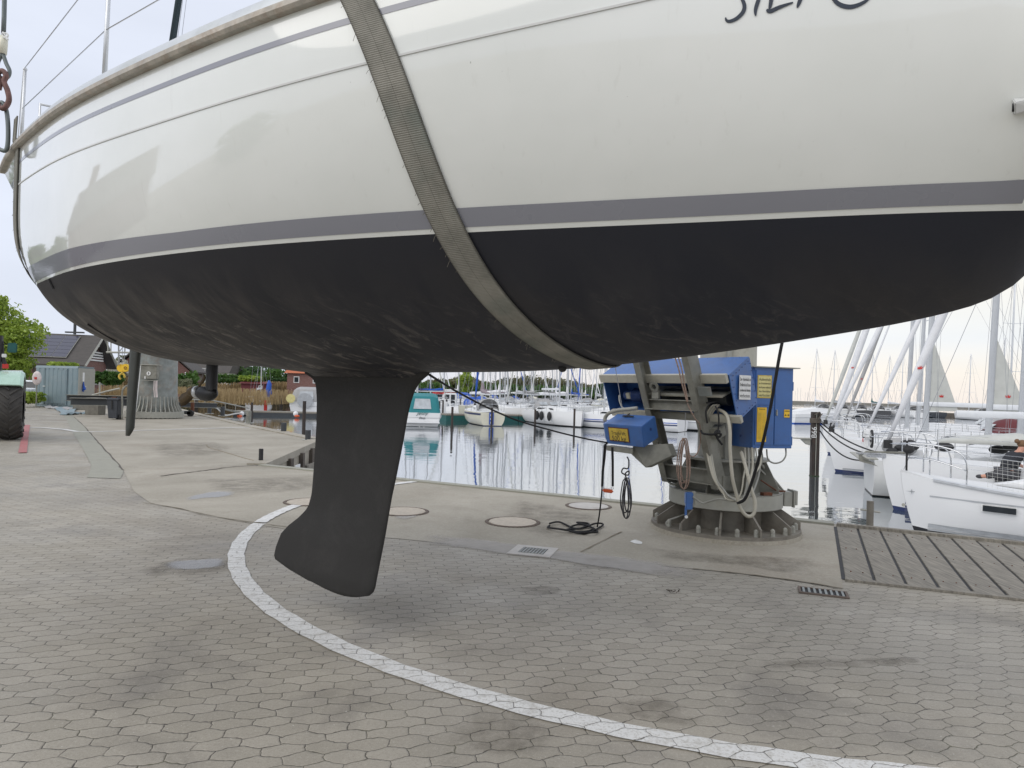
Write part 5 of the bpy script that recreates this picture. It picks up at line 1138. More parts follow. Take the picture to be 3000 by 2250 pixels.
b = MB(); b.add([p+Vector((0, 0, .1)) for p in (q[0], q[3])]+[p+Vector((0, 0, Hh-.1)) for p in (q[3], q[0])], [(0, 1, 2, 3)]); b.add([p+Vector((0, 0, .1)) for p in (q[3], q[2])]+[p+Vector((0, 0, Hh-.1)) for p in (q[2], q[3])], [(0, 1, 2, 3)]); b.build('rear_wall', 'shedblue', shed)
nf = Vector((sdx.y, -sdx.x, 0)); dr_ = wall_corr(sdx*Wd*.25+nf*.045+Vector((0, 0, .22)), sdx, Wd*.50, Hh-.45, .30, .02, 'door', shed)
b = MB(); b.box(sdx*Wd*.24+nf*.09+Vector((0, 0, 1.15)), (.12, .03, .05)); b.build('handle', 'whitepaint', dr_)
b = MB()
for k in (0.24, .755): b.box(sdx*Wd*k+nf*.05+Vector((0, 0, Hh/2)), (.05, .05, Hh-.3))
b.build('door_posts', 'shedblue', shed)
b = MB(); b.box(SB-SA+bk*.28+Vector((0.06, -.06, 1.72)), (.02, .18, .5)); b.box(SB-SA+bk*.35+Vector((.06, -.06, 1.2)), (.02, .35, .03)); b.build('worn_lettering', 'whitepaint', shed)
o = MB().tube([(0, 0, .4), (0, 0, .2), (.06, 0, 0), (-.05, 0, -.1), (.04, 0, -.15)], [.02, .05, .09, .06, .02], 8).build('blue_ropes', 'canvas_blue', None); o.location = SB+bk*.28+Vector((.12, -.12, 1.05)); tag(o, 'small bundle of blue rope hung on the container side', 'rope')
b = MB(); b.ball((0, 0, 0), .26, 14, 10, (1, .35, 1.45)); o = b.build('lifebuoy_box', 'plasticwhite', None, smooth=True); t = thing('lifebuoy_case', 'white rounded lifebuoy case with a red square in front of the container', 'lifebuoy case', P(108, 1108, 36.6)); o.parent = t; o.name = 'case'
MB().box((0, -.10, 0), (.12, .03, .12)).build('red_label', 'red', t); MB().cyl((0, .02, -.3), (0, .02, -2.0), .03).build('pole', 'galv', t)
# tractor: rear wheel, mudguard, corner of the cab
T0 = G(30, 1296); TR = .80; ty = T0.y+.78
tr = thing('tractor', 'pale green tractor with a large muddy rear tyre at the left edge', 'tractor', (P(30, 1250, ty).x, ty, 0), math.radians(33))
ww = .52; wh = bpy.data.objects.new('rear_wheel', None)
prof = [(-.26, .42), (-.27, .62), (-.25, .74), (-.19, .79), (0, .80), (.19, .79), (.25, .74), (.27, .62), (.26, .42)]
b = MB(); NS = 48; rings = []
for k in range(NS+1):
    a = 2*math.pi*k/NS; rings.append([(x, -math.cos(a)*r, .84+math.sin(a)*r) for x, r in prof])
b.loft(rings, cap=False, close=False); tyre = b.build('tyre', 'tyre', tr, smooth=True)
b = MB()
for k in range(22):
    for sd2 in (-1, 1):
        a0 = 2*math.pi*(k+(.5 if sd2 > 0 else 0))/22; pts = []
        for j in range(7):
            u = j/6; x = sd2*(.01+u*.265); a = a0+u*.30; r = .795+.0*u-(.055*u*u); pts.append((x, a, r))
        V = []
        for x, a, r in pts:
            for dr2, da in ((-.01, -.045), (.045, -.032), (.045, .032), (-.01, .045)): V.append((x, -math.cos(a+da)*(r+dr2), .84+math.sin(a+da)*(r+dr2)))
        b.loft([V[i*4:i*4+4] for i in range(7)])
b.build('tread_lugs', 'tyre', tyre)
b = MB(); b.tube([(-.22, 0, .84), (.12, 0, .84), (.14, 0, .84)], [.44, .44, .12], 32); b.build('rim', 'tractorgreen', tr, auto=40)
b = MB(); rings = []
for k in range(13):
    a = math.radians(38+112*k/12); rr = .93; rings.append([(-.75, -math.cos(a)*rr, .84+math.sin(a)*rr), (.20, -math.cos(a)*rr, .84+math.sin(a)*rr), (.27, -math.cos(a)*(rr-.06), .84+math.sin(a)*(rr-.06)), (.27, -math.cos(a)*(rr-.16), .84+math.sin(a)*(rr-.16)), (.22, -math.cos(a)*(rr-.05), .84+math.sin(a)*(rr-.05)), (-.75, -math.cos(a)*(rr-.03), .84+math.sin(a)*(rr-.03))])
b.loft(rings); b.build('mudguard', 'tractorgreen', tr, auto=40)
def tl(px, py, dy=-.2): return Matrix.Rotation(-math.radians(33), 3, 'Z') @ (P(px, py, ty+dy)-Vector(tr.location))
b = MB(); b.box(tl(16, 1073), (.13, .08, .12)); b.build('tail_light', 'red', tr, bevel=.01)
b = MB(); b.box(tl(12, 1042), (.10, .1, .09)); b.build('work_lamp', 'whitepaint', tr, bevel=.01)
b = MB(); b.tube([tl(4, 1000), tl(6, 1040), tl(14, 1068)], .05, 8); b.box(tl(-30, 1040), (.5, .5, 1.0)); b.build('cab_frame', 'rubber', tr)
mr_ = MB().box(tl(36, 1019), (.20, .05, .25)).build('mirror', 'tealdark', tr, bevel=.02); MB().tube([tl(26, 1010), tl(0, 1008), tl(-20, 1010)], .012, 6).build('mirror_arm', 'rubber', tr)
b = MB(); b.box((-1.2, 1.2, 1.2), (1.4, 2.4, .9)); b.box((-1.2, .3, 1.1), (.9, .9, .5)); b.build('body', 'tractorgreen', tr, bevel=.05)
for x, y, r in ((-2.3, 0, .82), (-.5, 2.6, .55), (-2.0, 2.6, .55)):
    b = MB(); b.cyl((x-.22, y, r), (x+.22, y, r), r, n=32); b.build('wheel', 'tyre', tr, auto=40)
# ============================================================ BOATS IN THE HARBOUR
def yacht(name, label, pos, aft, L=9.5, B=3.1, fb=1.15, fs=.95, hull='white', boot='navy', mast=12.5, J=3.6, end='bow', det=1, furl='sailwhite', fr=.07, boom=True, cover='sailwhite',
          dodger=None, bimini=None, roof='deck', win='glass', group=None, wire=None, spread=1, cat_='sailing boat', rake=.03, rail_=True, boomz=1.0, under='blackpaint', transom=.80, mastm='mastwhite', shp=1.7, stripes=None):
    """pos: stem (end='bow') or stern (end='stern') on the waterline; aft: unit vector from bow to stern"""
    aft = Vector((aft[0], aft[1], 0)).normalized(); fwd = -aft; p = Vector((pos[0], pos[1], -1))
    if end == 'bow': p = p+aft*L
    t = thing(name, label, cat_, p, math.atan2(fwd.y, fwd.x), group)
    def hb(u): return B/2*((transom+(1-transom)*math.sin(min(u/.42, 1)*math.pi/2)) if u < .42 else max(1-((u-.42)/.58)**2.3, 0)**.9)
    def sh(u): return fs+(fb-fs)*u**shp
    us = [i/(22 if det > 1 else 12) for i in range((23 if det > 1 else 13))]
    def ring(u, k0, k1, n):
        r = []; b_ = max(hb(u), .012); z1 = sh(u)
        for i in range(n+1):
            k = k0+(k1-k0)*i/n; z = -.30+(z1+.30)*k; w_ = b_*(1-(1-min(k*1.25+.02, 1))**(2.6-.9*min(max((u-.6)/.35, 0), 1))*(.75+.05*max(u-.8, 0))); x = L*u-(.10*L*(1-k)**1.5*(u > .97))*.35
            if k < .22: w_ *= k/.22*.35+.65
            r.append(Vector((x, w_, z)))
        return r
    kw = .30/(fb+.30)
    H = [ring(u, kw+.06, 1, 7) for u in us]; U_ = [ring(u, 0, kw+.06, 3) for u in us]
    def both(R_):
        b = MB(); n = len(R_[0])
        for sg_ in (1, -1):
            vs = [Vector((p.x, p.y*sg_, p.z)) for r in R_ for p in r]; b.add(vs, [(i*n+j, i*n+j+1, (i+1)*n+j+1, (i+1)*n+j) for i in range(len(R_)-1) for j in range(n-1)])
        b.add([Vector((p.x, p.y, p.z)) for p in R_[0]]+[Vector((p.x, -p.y, p.z)) for p in R_[0][::-1]], [tuple(range(2*n))]); return b
    hl = both(H).build('hull', hull, t, auto=40); both(U_).build('underbody', under, t)
    def hw(u, z): k = min(max((z+.3)/(sh(u)+.3), 0), 1); return hb(u)*(1-(1-min(k*1.25+.02, 1))**(2.6-.9*min(max((u-.6)/.35, 0), 1))*(.75+.05*max(u-.8, 0)))+.006
    b = MB(); vs = []
    for u in us: b_ = max(hb(u), .012); vs += [(L*u, b_, sh(u)), (L*u, 0, sh(u)+.05), (L*u, -b_, sh(u))]
    b.add(vs, [(3*i+j, 3*i+j+1, 3*i+j+4, 3*i+j+3) for i in range(len(us)-1) for j in (0, 1)]); b.build('deck', 'deck', t, auto=40)
    cw_ = [(.22, .62, .18), (.30, .66, .36), (.52, .62, .36), (.66, .50, .24), (.76, .3, .04)]
    b = MB().loft([[Vector((L*u, hb(u)*w_*q, sh(u)+.02+hh*v)) for q, v in ((-1, 0), (-.93, .7), (-.75, 1), (.75, 1), (.93, .7), (1, 0))] for u, w_, hh in cw_]); cr_o = b.build('coachroof', roof, t, auto=35)
    for sg_ in (1, -1):
        b = MB(); pts = [(.31, .66, .12), (.62, .56, .10), (.60, .56, .22), (.33, .655, .26)]; q = [Vector((L*u, sg_*(hb(u)*w_*.985+.012), sh(u)+z)) for u, w_, z in pts]; b.hexa(q, [v+Vector((0, sg_*.012, 0)) for v in q]); b.build('window', win, cr_o)
    mx = L-J; dz = sh(mx/L)+.30; wr = wire or (.005 if det > 1 else .011)
    if mast:
        top = Vector((mx-rake*mast, 0, mast)); mr = .085 if det > 1 else .075
        MB().loft([[Vector((q.x+mr*1.25*math.cos(a), mr*.8*math.sin(a), q.z)) for a in [k*math.pi/5 for k in range(10)]] for q in (Vector((mx, 0, dz)), Vector((mx, 0, dz)).lerp(top, .8), top)]).build('mast', mastm, t, smooth=True)
        for k in range(spread):
            f_ = (k+1)/(spread+1); c = Vector((mx, 0, dz)).lerp(top, f_)
            for sg_ in (1, -1): MB().tube([c, c+Vector((-.15, sg_*B*.30, .04))], [.03, .015], 6).build('spreader', mastm, t)
        b = MB(); bw = Vector((L-.05, 0, sh(1)+.05)); st = Vector((.1, 0, sh(0)+.05))
        b.tube([bw, top], wr, 4); b.tube([st, top], wr, 4)
        for sg_ in (1, -1):
            sp = Vector((mx, 0, dz)).lerp(top, 1/(spread+1))+Vector((-.15, sg_*B*.30, .04)); b.tube([(mx-.1, sg_*hb(mx/L)*.95, sh(mx/L)), sp, top], wr, 4); b.tube([(mx-.25, sg_*hb(mx/L)*.9, sh(mx/L)), Vector((mx, 0, dz)).lerp(top, 1/(spread+1))], wr, 4)
        b.build('rigging', 'wire', t)
        if furl:
            f0, f1 = Vector((L-.12, 0, sh(1)+.38)), Vector((L-.12, 0, sh(1)+.38)).lerp(top, .93); pts = [f0.lerp(f1, k/10) for k in range(11)]
            rr = [fr*.35, fr*.8]+[fr*(1-.05*k)*(1+.08*math.sin(k*2.2)) for k in range(9)]
            MB().tube(pts, rr, 10).build('furled_sail', furl, t, smooth=True)
            b = MB(); b.cyl(f0-Vector((0, 0, .2)), f0, .10, n=14); b.build('furling_drum', 'rubber', t, auto=40)
        if boom:
            b0 = Vector((mx-.12, 0, dz+boomz)); b1 = Vector((mx-.12-L*.38, 0, dz+boomz-.02)); MB().loft([[q+Vector((0, yy, zz)) for yy, zz in ((-.06, -.09), (.06, -.09), (.07, .03), (.03, .09), (-.03, .09), (-.07, .03))] for q in (b0, b1)]).build('boom', mastm, t, auto=40)
            if cover:
                pts = [b0.lerp(b1, k/8)+Vector((0, 0, .16*(1-k/8)+.05)) for k in range(9)]; MB().tube([Vector((mx-.15, 0, dz+boomz+.9))]+[p_+Vector((0, 0, .02*math.sin(j*2))) for j, p_ in enumerate(pts)], [.06]+[.17*(1-.07*j)*(1+.1*math.sin(j*1.7)) for j in range(9)], 10).build('sail_cover', cover, t, smooth=True)
    if rail_:
        b = MB(); r_ = .014 if det > 1 else .018; z = sh(1)
        b.tube(smooth_pts([(L*.90, hb(.90)*.95, sh(.9)), (L*.905, hb(.90)*.93, sh(.9)+.55), (L*.95, hb(.95)*.9, z+.6), (L+.03, 0, z+.58), (L*.95, -hb(.95)*.9, z+.6), (L*.905, -hb(.9)*.93, sh(.9)+.55), (L*.90, -hb(.9)*.95, sh(.9))], 4), r_, 6)
        if det > 1:
            b.tube(smooth_pts([(L*.90, hb(.90)*.95, sh(.9)+.28), (L*.95, hb(.95)*.92, z+.30), (L-.12, .06, z+.3)], 4), r_, 6); b.tube(smooth_pts([(L*.90, -hb(.90)*.95, sh(.9)+.28), (L*.95, -hb(.95)*.92, z+.30), (L-.12, -.06, z+.3)], 4), r_, 6)
            for sg_ in (1, -1): b.tube([(L*.955, sg_*hb(.955)*.9, z), (L*.955, sg_*hb(.955)*.9, z+.6)], r_, 6)
        b.build('pulpit', 'steel', t, smooth=True)
        b = MB(); b.tube(smooth_pts([(L*.12, hb(.1)*.95, sh(.1)), (L*.12, hb(.1)*.95, sh(.1)+.6), (.05, hb(0)*.9, sh(0)+.62), (.02, 0, sh(0)+.62), (.05, -hb(0)*.9, sh(0)+.62), (L*.12, -hb(.1)*.95, sh(.1)+.6), (L*.12, -hb(.1)*.95, sh(.1))], 4), r_, 6); b.build('stern_rail', 'steel', t, smooth=True)
        for sg_ in (1, -1):
            for k in range(5 if det > 1 else 3):
                u = .2+.14*k if det > 1 else .25+.2*k; MB().tube([(L*u, sg_*hb(u)*.96, sh(u)), (L*u, sg_*hb(u)*.95, sh(u)+.6)], r_*.8, 5).build('stanchion', 'steel', t)
            for zz in (.32, .6):
                MB().tube([(L*u, sg_*hb(u)*.955, sh(u)+zz) for u in (.1, .25, .4, .55, .7, .8, .9)], wr*.8, 4).build('lifeline', 'steel', t)
    if dodger:
        b = MB(); rings = []
        for i in range(6):
            u = .20+.13*i/5; w_ = hb(u)*.62; hh = .85*math.sin(math.radians(55+35*(1-i/5)*1.0)) if i < 5 else .30; hh = [.92, .95, .93, .85, .66, .38][i]; rings.append([Vector((L*u, w_*math.cos(a), sh(u)+.05+hh*math.sin(a)**.7)) for a in [math.pi*k/12 for k in range(13)]])
        b.loft(rings, cap=False, close=False); o = b.build('dodger', dodger, t, smooth=True); o.modifiers.new('th', 'SOLIDIFY').thickness = .01
        b = MB()
        for sg_ in (-.3, .3): q = [Vector((L*.304, sg_*hb(.3)-.30*hb(.3)*.8, sh(.3)+.72)), Vector((L*.304, sg_*hb(.3)+.3*hb(.3)*.6, sh(.3)+.72)), Vector((L*.334, sg_*hb(.3)+.3*hb(.3)*.6, sh(.3)+.48)), Vector((L*.334, sg_*hb(.3)-.3*hb(.3)*.8, sh(.3)+.48))]; b.hexa(q, [v+Vector((.015, 0, .012)) for v in q])
        b.build('dodger_window', 'glassclear', t)
    if bimini:
        b = MB(); b.loft([[Vector((L*u, hb(.1)*.75*math.cos(a), sh(0)+1.55+.14*math.sin(a))) for a in [math.pi*k/8 for k in range(9)]] for u in (.03, .2)], cap=False, close=False); o = b.build('bimini', bimini, t, smooth=True); o.modifiers.new('th', 'SOLIDIFY').thickness = .02
        b = MB()
        for u in (.04, .19):
            for sg_ in (1, -1): b.tube([(L*(.11), sg_*hb(.1)*.9, sh(0)), (L*u, sg_*hb(.1)*.75, sh(0)+1.56)], .014, 5)
        b.build('bimini_frame', 'steel', t)
    if stripes:
        for za, zb, m_ in stripes:
            for sg_ in (1, -1):
                b = MB(); vs = []
                for i in range(15):
                    u = .0+.955*i/14; vs += [Vector((L*u, sg_*(hw(u, za)+.006), za)), Vector((L*u, sg_*(hw(u, zb)+.006), zb))]
                b.add(vs, [(2*i, 2*i+1, 2*i+3, 2*i+2) for i in range(14)]); b.build('hull_stripe', m_, hl)
    t['_L'] = L; return t, hb, sh
YL = {}
AF = (.93, -.36)
def crown(parent, c, s, xd, upd, nrm):     # small red crown emblem
    c = Vector(c); xd = Vector(xd).normalized(); upd = Vector(upd).normalized(); n_ = Vector(nrm).normalized()*.004
    pts = [(-.35, -.3), (.35, -.3), (.5, .25), (.22, 0), (.12, .4), (0, .02), (-.12, .4), (-.22, 0), (-.5, .25)]
    b = MB(); b.prism([c+n_+xd*x*s+upd*y*s for x, y in pts], n_); return b.build('crown_emblem', 'red', parent)
# nearest yacht at the plank deck
t1, hb1, sh1 = yacht('moored_yacht', 'nearest white yacht behind the plank deck with netted rail and dark hull window', (8.10, 14.15), AF, L=10.2, B=3.4, fb=1.17, fs=.80, shp=4, det=2, mast=13.5, J=4.0, furl=None, boot='lilac', roof='deck', cover=None, boom=True,
                     stripes=((.11, .19, 'grp_grey'), (.05, .085, 'grp_grey'), (.74, .765, 'grp_grey')), group='yachts moored bow to the quay')
L1 = 10.2
def side1(u, z, off=.012, L=L1, hb=hb1):   # port side of yacht 1 (towards the camera)
    k = min(max((z+.3)/(sh1(u)+.3), 0), 1); w_ = hb(u)*(1-(1-min(k*1.25+.02, 1))**(2.6-.9*min(max((u-.6)/.35, 0), 1))*(.75+.05*max(u-.8, 0))); return Vector((L*u, w_+off, z))
q = [side1(.832, .60, .035), side1(.878, .60, .035), side1(.878, .71, .035), side1(.832, .71, .035)]; o = MB().hexa(q, [v+Vector((0, .035, 0)) for v in q]).build('hull_window', 'glass', t1); MB().hexa([v+Vector(((-.02 if i in (0, 3) else .02), .001, (-.015 if i < 2 else .015))) for i, v in enumerate(q)], [v+Vector(((-.02 if i in (0, 3) else .02), .007, (-.015 if i < 2 else .015))) for i, v in enumerate(q)]).build('window_frame', 'whitepaint', o)
c = side1(.983, .80); b = MB()
for sx_, sz_ in ((.11, .010), (.015, .055)): b.prism([c+Vector((-sx_, 0, 0)), c+Vector((0, 0, sz_)), c+Vector((sx_, 0, 0)), c+Vector((0, 0, -sz_))], (0, .006, 0))
b.build('star_emblem', 'grp_grey', t1)
b = MB(); c = side1(.995, .50); b.cyl(c, c+Vector((0, .02, 0)), .035, n=12); b.build('bow_fitting', 'galvlight', t1)
b = MB(); vs = [Vector((L1*u, hb1(u)+.01, sh1(u)-.05)) for u in [.05+.9*i/20 for i in range(21)]]; b.loft([[v, v+Vector((0, .035, .01)), v+Vector((0, .035, .05)), v+Vector((0, -.02, .07))] for v in vs]); b.build('toe_rail', 'alu', t1, auto=40)
# netting on the near rail
b = MB()
for i in range(64):
    u = .42+.45*i/63; b.tube([(L1*u, hb1(u)*.955, sh1(u)+.03), (L1*(u+.001), hb1(u)*.955, sh1(u)+.60)], .0022, 3, cap=False)
for k in range(9):
    b.tube([(L1*u, hb1(u)*.956, sh1(u)+.05+.068*k) for u in [.42+.45*i/12 for i in range(13)]], .0022, 3, cap=False)
b.build('rail_netting', 'rope_white', t1)
b = MB(); fz = Vector((L1-.1, 0, sh1(1)+.35)); b.ball(fz+Vector((-.03, 0, .12)), .11, 12, 8, (1, 1, .8)); b.cyl(fz-Vector((0, 0, .35)), fz+Vector((0, 0, .3)), .02); b.build('furling_drum', 'rubber', t1, smooth=True)
b = MB(); b.ball((L1*.50, hb1(.5)*.7, sh1(.5)+.16), .16, 12, 8, (2.6, 1, 1)); b.build('cushion', 'white', t1, smooth=True)
b = MB(); b.loft([[Vector((L1*u, y*w_, sh1(u)+.05+h_*v)) for y, v in ((-1, 0), (-.7, .8), (0, 1), (.7, .8), (1, 0))] for u, w_, h_ in ((.60, .35, .02), (.66, .42, .24), (.72, .42, .30), (.78, .3, .22), (.84, .15, .02))]); b.build('deck_hump', 'white', t1, smooth=True)
# second yacht with blue stripes, anchor on the bow
t2, hb2, sh2 = yacht('moored_yacht', 'white yacht with two navy waterline stripes and anchor on its bow roller', (9.12, 16.75), AF, L=10.6, B=3.5, fb=1.30, fs=1.05, det=2, mast=14, J=4.1, fr=.10, boot='navy', under='navy', roof='deck', cover=None, group='yachts moored bow to the quay',
                     stripes=((.10, .155, 'navy'), (.185, .26, 'navy')))
L2 = 10.6; z2 = sh2(1)
b = MB(); b.box((L2+.02, 0, z2+.02), (1.1, .12, .05)); b.box((L2+.1, 0, z2-.02), (.5, .14, .08)); b.build('bow_roller', 'steel', t2, bevel=.01)
b = MB(); b.tube([(L2-.6, 0, z2+.09), (L2+.35, 0, z2+.07), (L2+.48, 0, z2-.04)], .025, 8); b.prism([(L2+.50, 0, z2+.02), (L2+.40, -.09, z2-.10), (L2+.15, 0, z2-.20), (L2+.40, .09, z2-.10)], (0, 0, -.02)); b.prism([(L2+.52, -.02, z2), (L2+.50, -.02, z2-.18), (L2+.08, -.02, z2-.28)], (0, .04, 0)); b.build('anchor', 'galv', t2, bevel=.004)
fl0, fl1 = Vector((L2-.12, 0, z2+.38)), Vector((L2-4.1-.42, 0, 14)); fl1 = fl0.lerp(fl1, .93)
near_n = Vector((0, 1, 0))
pc = fl0.lerp(fl1, .155); crown(t2, pc+Vector((.0, .10, 0)), .13, Vector((-1, 0, 0)), (fl1-fl0), (0, 1, 0))
# stern-to yacht between them
t3, hb3, sh3 = yacht('moored_yacht', 'white yacht lying stern to the quay with long white boom and round transom', (10.35, 19.7), (-.93, .36), L=10.4, B=3.3, fb=1.25, fs=1.02, det=2, mast=13.5, J=4.2, end='stern', furl=None, boot='blackpaint', cover=None, boom=True, boomz=.95, transom=.72, hull='offwhite', group=None)
b = MB(); b.box((-.15, 0, sh3(0)+.02), (.5, 2.3, .035)); b.build('stern_platform', 'galvlight', t3, bevel=.01)
b = MB(); b.box((.05, 1.0, sh3(0)+.62), (.20, .34, .30)); b.box((.05, 1.0, sh3(0)+.36), (.14, .12, .35)); b.build('outboard_motor', 'white', t3, bevel=.05)
b = MB(); b.box((-.06, 1.02, sh3(0)+.42), (.02, .1, .1)); b.build('red_label', 'red', t3)
b = MB(); b.tube([(.02, -.1, sh3(0)+.52), (.07, -.1, sh3(0)+.52)], .26, 20); o = b.build('round_fender_board', 'rubber', t3, auto=40)
b = MB()
for k in range(9): a = k*2*math.pi/8; rr = .16 if k < 8 else 0; b.cyl((.018, -.1+rr*math.cos(a), sh3(0)+.52+rr*math.sin(a)), (.012, -.1+rr*math.cos(a), sh3(0)+.52+rr*math.sin(a)), .032, n=10)
b.build('white_dots', 'whitepaint', o)
b = MB(); b.ball((.5, -.6, sh3(0)+.2), .16, 12, 8, (1, 1, .8)); b.ball((1.1, .2, sh3(0)+.35), .15, 12, 8, (1.3, 1, .9)); b.ball((1.8, -.3, sh3(0)+.4), .16, 12, 8, (1.5, 1, .8)); b.build('stowed_fender', 'rubber', t3, smooth=True)
b = MB(); b.ball((.9, .9, sh3(0)+.28), .4, 12, 8, (1.2, 1, .8)); b.build('covered_wheel', 'canvas_grey', t3, smooth=True)
rest = [('moored_yacht', 'white yacht with slim furled jib just beyond the stern-to yacht', (11.15, 21.7), 9.6, 13, 4.2, .075, 'deck', None, 'canvas_grey'),
        ('moored_yacht', 'white yacht with name lettering on its bow and thick mast, behind the mooring pile', (11.75, 25.3), 11, 14.5, 5.0, .085, 'deck', 'sailwhite', 'canvas_grey'),
        ('moored_yacht', 'white yacht with crown on its spread sail corner, next beyond the lettered one', (13.75, 29.5), 10.5, 14.5, 3.6, .13, 'deck', None, 'canvas_grey'),
        ('moored_yacht', 'white yacht with the leftmost pale furled jib of the row', (15.3, 33.5), 10, 14, 3.6, .10, 'deck', None, 'redwood'),
        ('moored_yacht', 'white yacht with dark grey furled jib', (18.5, 38), 10, 13.5, 3.6, .10, 'deck', None, 'canvas_grey'),
        ('moored_yacht', 'white yacht with two thin pale stays, last of the near row', (20.9, 42), 10, 13.5, 3.6, .06, 'deck', None, 'canvas_grey')]
for i, (nm, lb, ps, L_y, mh, J_, fr_, rf, cv, dg) in enumerate(rest):
    st_ = ((.08, .12, 'navy'), (.14, .2, 'navy')) if i == 2 else ((.10, .16, 'grp_grey'),)
    t_, hb_, sh_ = yacht(nm, lb, ps, AF, L=L_y, B=3.3, fb=1.27, fs=1.0, det=2 if i < 3 else 1, mast=mh, J=J_, fr=fr_, roof='deck', cover=None, dodger=dg, furl='canvas_grey' if i == 4 else 'sailwhite' if i != 3 else 'sailgrey', under='navy', wire=.005, group='yachts moored bow to the quay', boomz=1.15, stripes=st_)
    if i == 1:
        c = Vector((L_y*.86, hb_(.86)*.96, .78)); f_ = frame(c+Vector((0, .03, 0)), Vector((-1, .16, 0)), (0, 0, 1)); text('name_lettering', 'Serenity', .26, f_, 'letter', t_, extr=.002, shear=.35)
        sx = L_y-J_; q = [Vector((sx-.22, 0, 3.45)), Vector((sx-.25, 0, 2.25)), Vector((sx-1.0, 0, 2.25))]
    if i in (1, 2):
        sx = L_y-J_; zt_ = 2.30; hgt = 2.6 if i == 1 else 3.0; q = [Vector((sx-.12, -.01, zt_)), Vector((sx-1.15, -.01, zt_+.02)), Vector((sx-.20, -.01, zt_+hgt))]; sl = MB().prism(q, (0, .02, 0)).build('sail_corner', 'sailgrey', t_); crown(sl, (sx-.55, .02, zt_+.62), .17, (-1, 0, 0), (0, 0, 1), (0, 1, 0))
    if i in (2, 4):
        f0 = Vector((L_y-.12, 0, sh_(1)+.38)); f1 = f0.lerp(Vector((L_y-J_-.4, 0, mh)), .93); crown(t_, f0.lerp(f1, .2)+Vector((0, fr_, 0)), .12, (-1, 0, 0), f1-f0, (0, 1, 0))
# fenders and covers seen between the decks
for i, (px, py, Y, s_) in enumerate(((2662, 1300, 19.5, .15), (2640, 1312, 19, .12), (2925, 1318, 17.6, .15), (2965, 1310, 17.2, .14))):
    o = MB().ball((0, 0, 0), s_, 12, 8, (1.6, 1, .8)).build('fender', 'rubber', None, smooth=True); o.location = P(px, py, Y); tag(o, ['black round fender lying on deck left of the coiled rope', 'small black fender nearest the furling drum', 'dark fender bag on deck left of the person', 'dark fender bag on deck right above the person'][i], 'fender')
o = MB().loft([[Vector((x, y*.5, .02+z)) for y, z in ((-1, 0), (-.5, hh), (.5, hh), (1, 0))] for x, hh in ((-1.2, .02), (-.7, .14), (0, .22), (.6, .30), (.9, .1))]).build('folded_sail', 'sailgrey', None, smooth=True); o.location = P(2900, 1303, 17.2); o.rotation_euler = (0, 0, -.37); tag(o, 'cream folded sail bundled on deck above the person', 'sail')
# person working on deck of the striped yacht
t = thing('person', 'person in a black T-shirt with hair tied up, bent over seated on deck', 'person', P(2957, 1405, 14.7)); PB = t
def skin(name, pts, edges, rad, m, parent, sub=2):
    me = bpy.data.meshes.new(name); me.from_pydata(pts, edges, []); o = bpy.data.objects.new(name, me); COL.objects.link(o); o.parent = parent; me.materials.append(M[m])
    md = o.modifiers.new('skin', 'SKIN'); md.use_smooth_shade = True
    for i, r in enumerate(rad): me.skin_vertices[0].data[i].radius = (r, r) if not isinstance(r, tuple) else r
    me.skin_vertices[0].data[0].use_root = True; o.modifiers.new('sub', 'SUBSURF').levels = sub; o.modifiers['sub'].render_levels = sub; return o
#       0 pelvis        1 waist         2 chest          3 neck          4 head base      5 head top      6 R shoulder    7 elbow          8 wrist         9 L shoulder   10 elbow       11 wrist      12 hipR 13 kneeR 14 ankle 15 toe 16 hipL 17 knee 18 ankle 19 toe
pp = [(-.05, 0, .12), (-.02, 0, .30), (.10, 0, .48), (.20, 0, .60), (.25, 0, .66), (.29, 0, .76), (.14, -.19, .52), (.30, -.24, .30), (.48, -.18, .22), (.14, .19, .52), (.32, .24, .32), (.50, .16, .24), (-.05, -.12, .10), (-.32, -.26, .16), (-.62, -.12, .07), (-.74, -.10, .06), (-.05, .12, .10), (.30, .28, .14), (.25, .02, .07), (.36, -.04, .06)]
ed = [(0, 1), (1, 2), (2, 3), (3, 4), (4, 5), (2, 6), (6, 7), (7, 8), (2, 9), (9, 10), (10, 11), (0, 12), (12, 13), (13, 14), (14, 15), (0, 16), (16, 17), (17, 18), (18, 19)]
rd = [.15, .14, .15, .055, .075, .085, .06, .042, .028, .06, .042, .028, .09, .07, .045, .035, .09, .07, .045, .035]
body = skin('body', pp, ed, rd, 'skin', PB)
skin('t_shirt', [pp[0], pp[1], pp[2], (.17, 0, .565), pp[6], (.24, -.225, .39), pp[9], (.25, .225, .39)], [(0, 1), (1, 2), (2, 3), (2, 4), (4, 5), (2, 6), (6, 7)], [.165, .165, .18, .085, .085, .062, .085, .062], 'shirt', body)
skin('trousers', [pp[0], pp[12], pp[13], pp[14], pp[16], pp[17], pp[18]], [(0, 1), (1, 2), (2, 3), (0, 4), (4, 5), (5, 6)], [.165, .105, .085, .075, .105, .085, .07], 'trousers', body)
b = MB(); b.ball((.265, 0, .775), .098, 14, 10, (1, .95, .9)); b.ball((.15, 0, .83), .05, 10, 8); b.build('hair', 'hair', body, smooth=True)
b = MB(); b.ball((.315, 0, .70), .072, 12, 8, (.95, .85, 1.15)); b.ball((.385, 0, .69), .014); b.ball((.30, -.07, .70), .018, 8, 6, (1, .4, 1.4)); b.ball((.30, .07, .70), .018, 8, 6, (1, .4, 1.4)); b.build('face', 'skin', body, smooth=True)
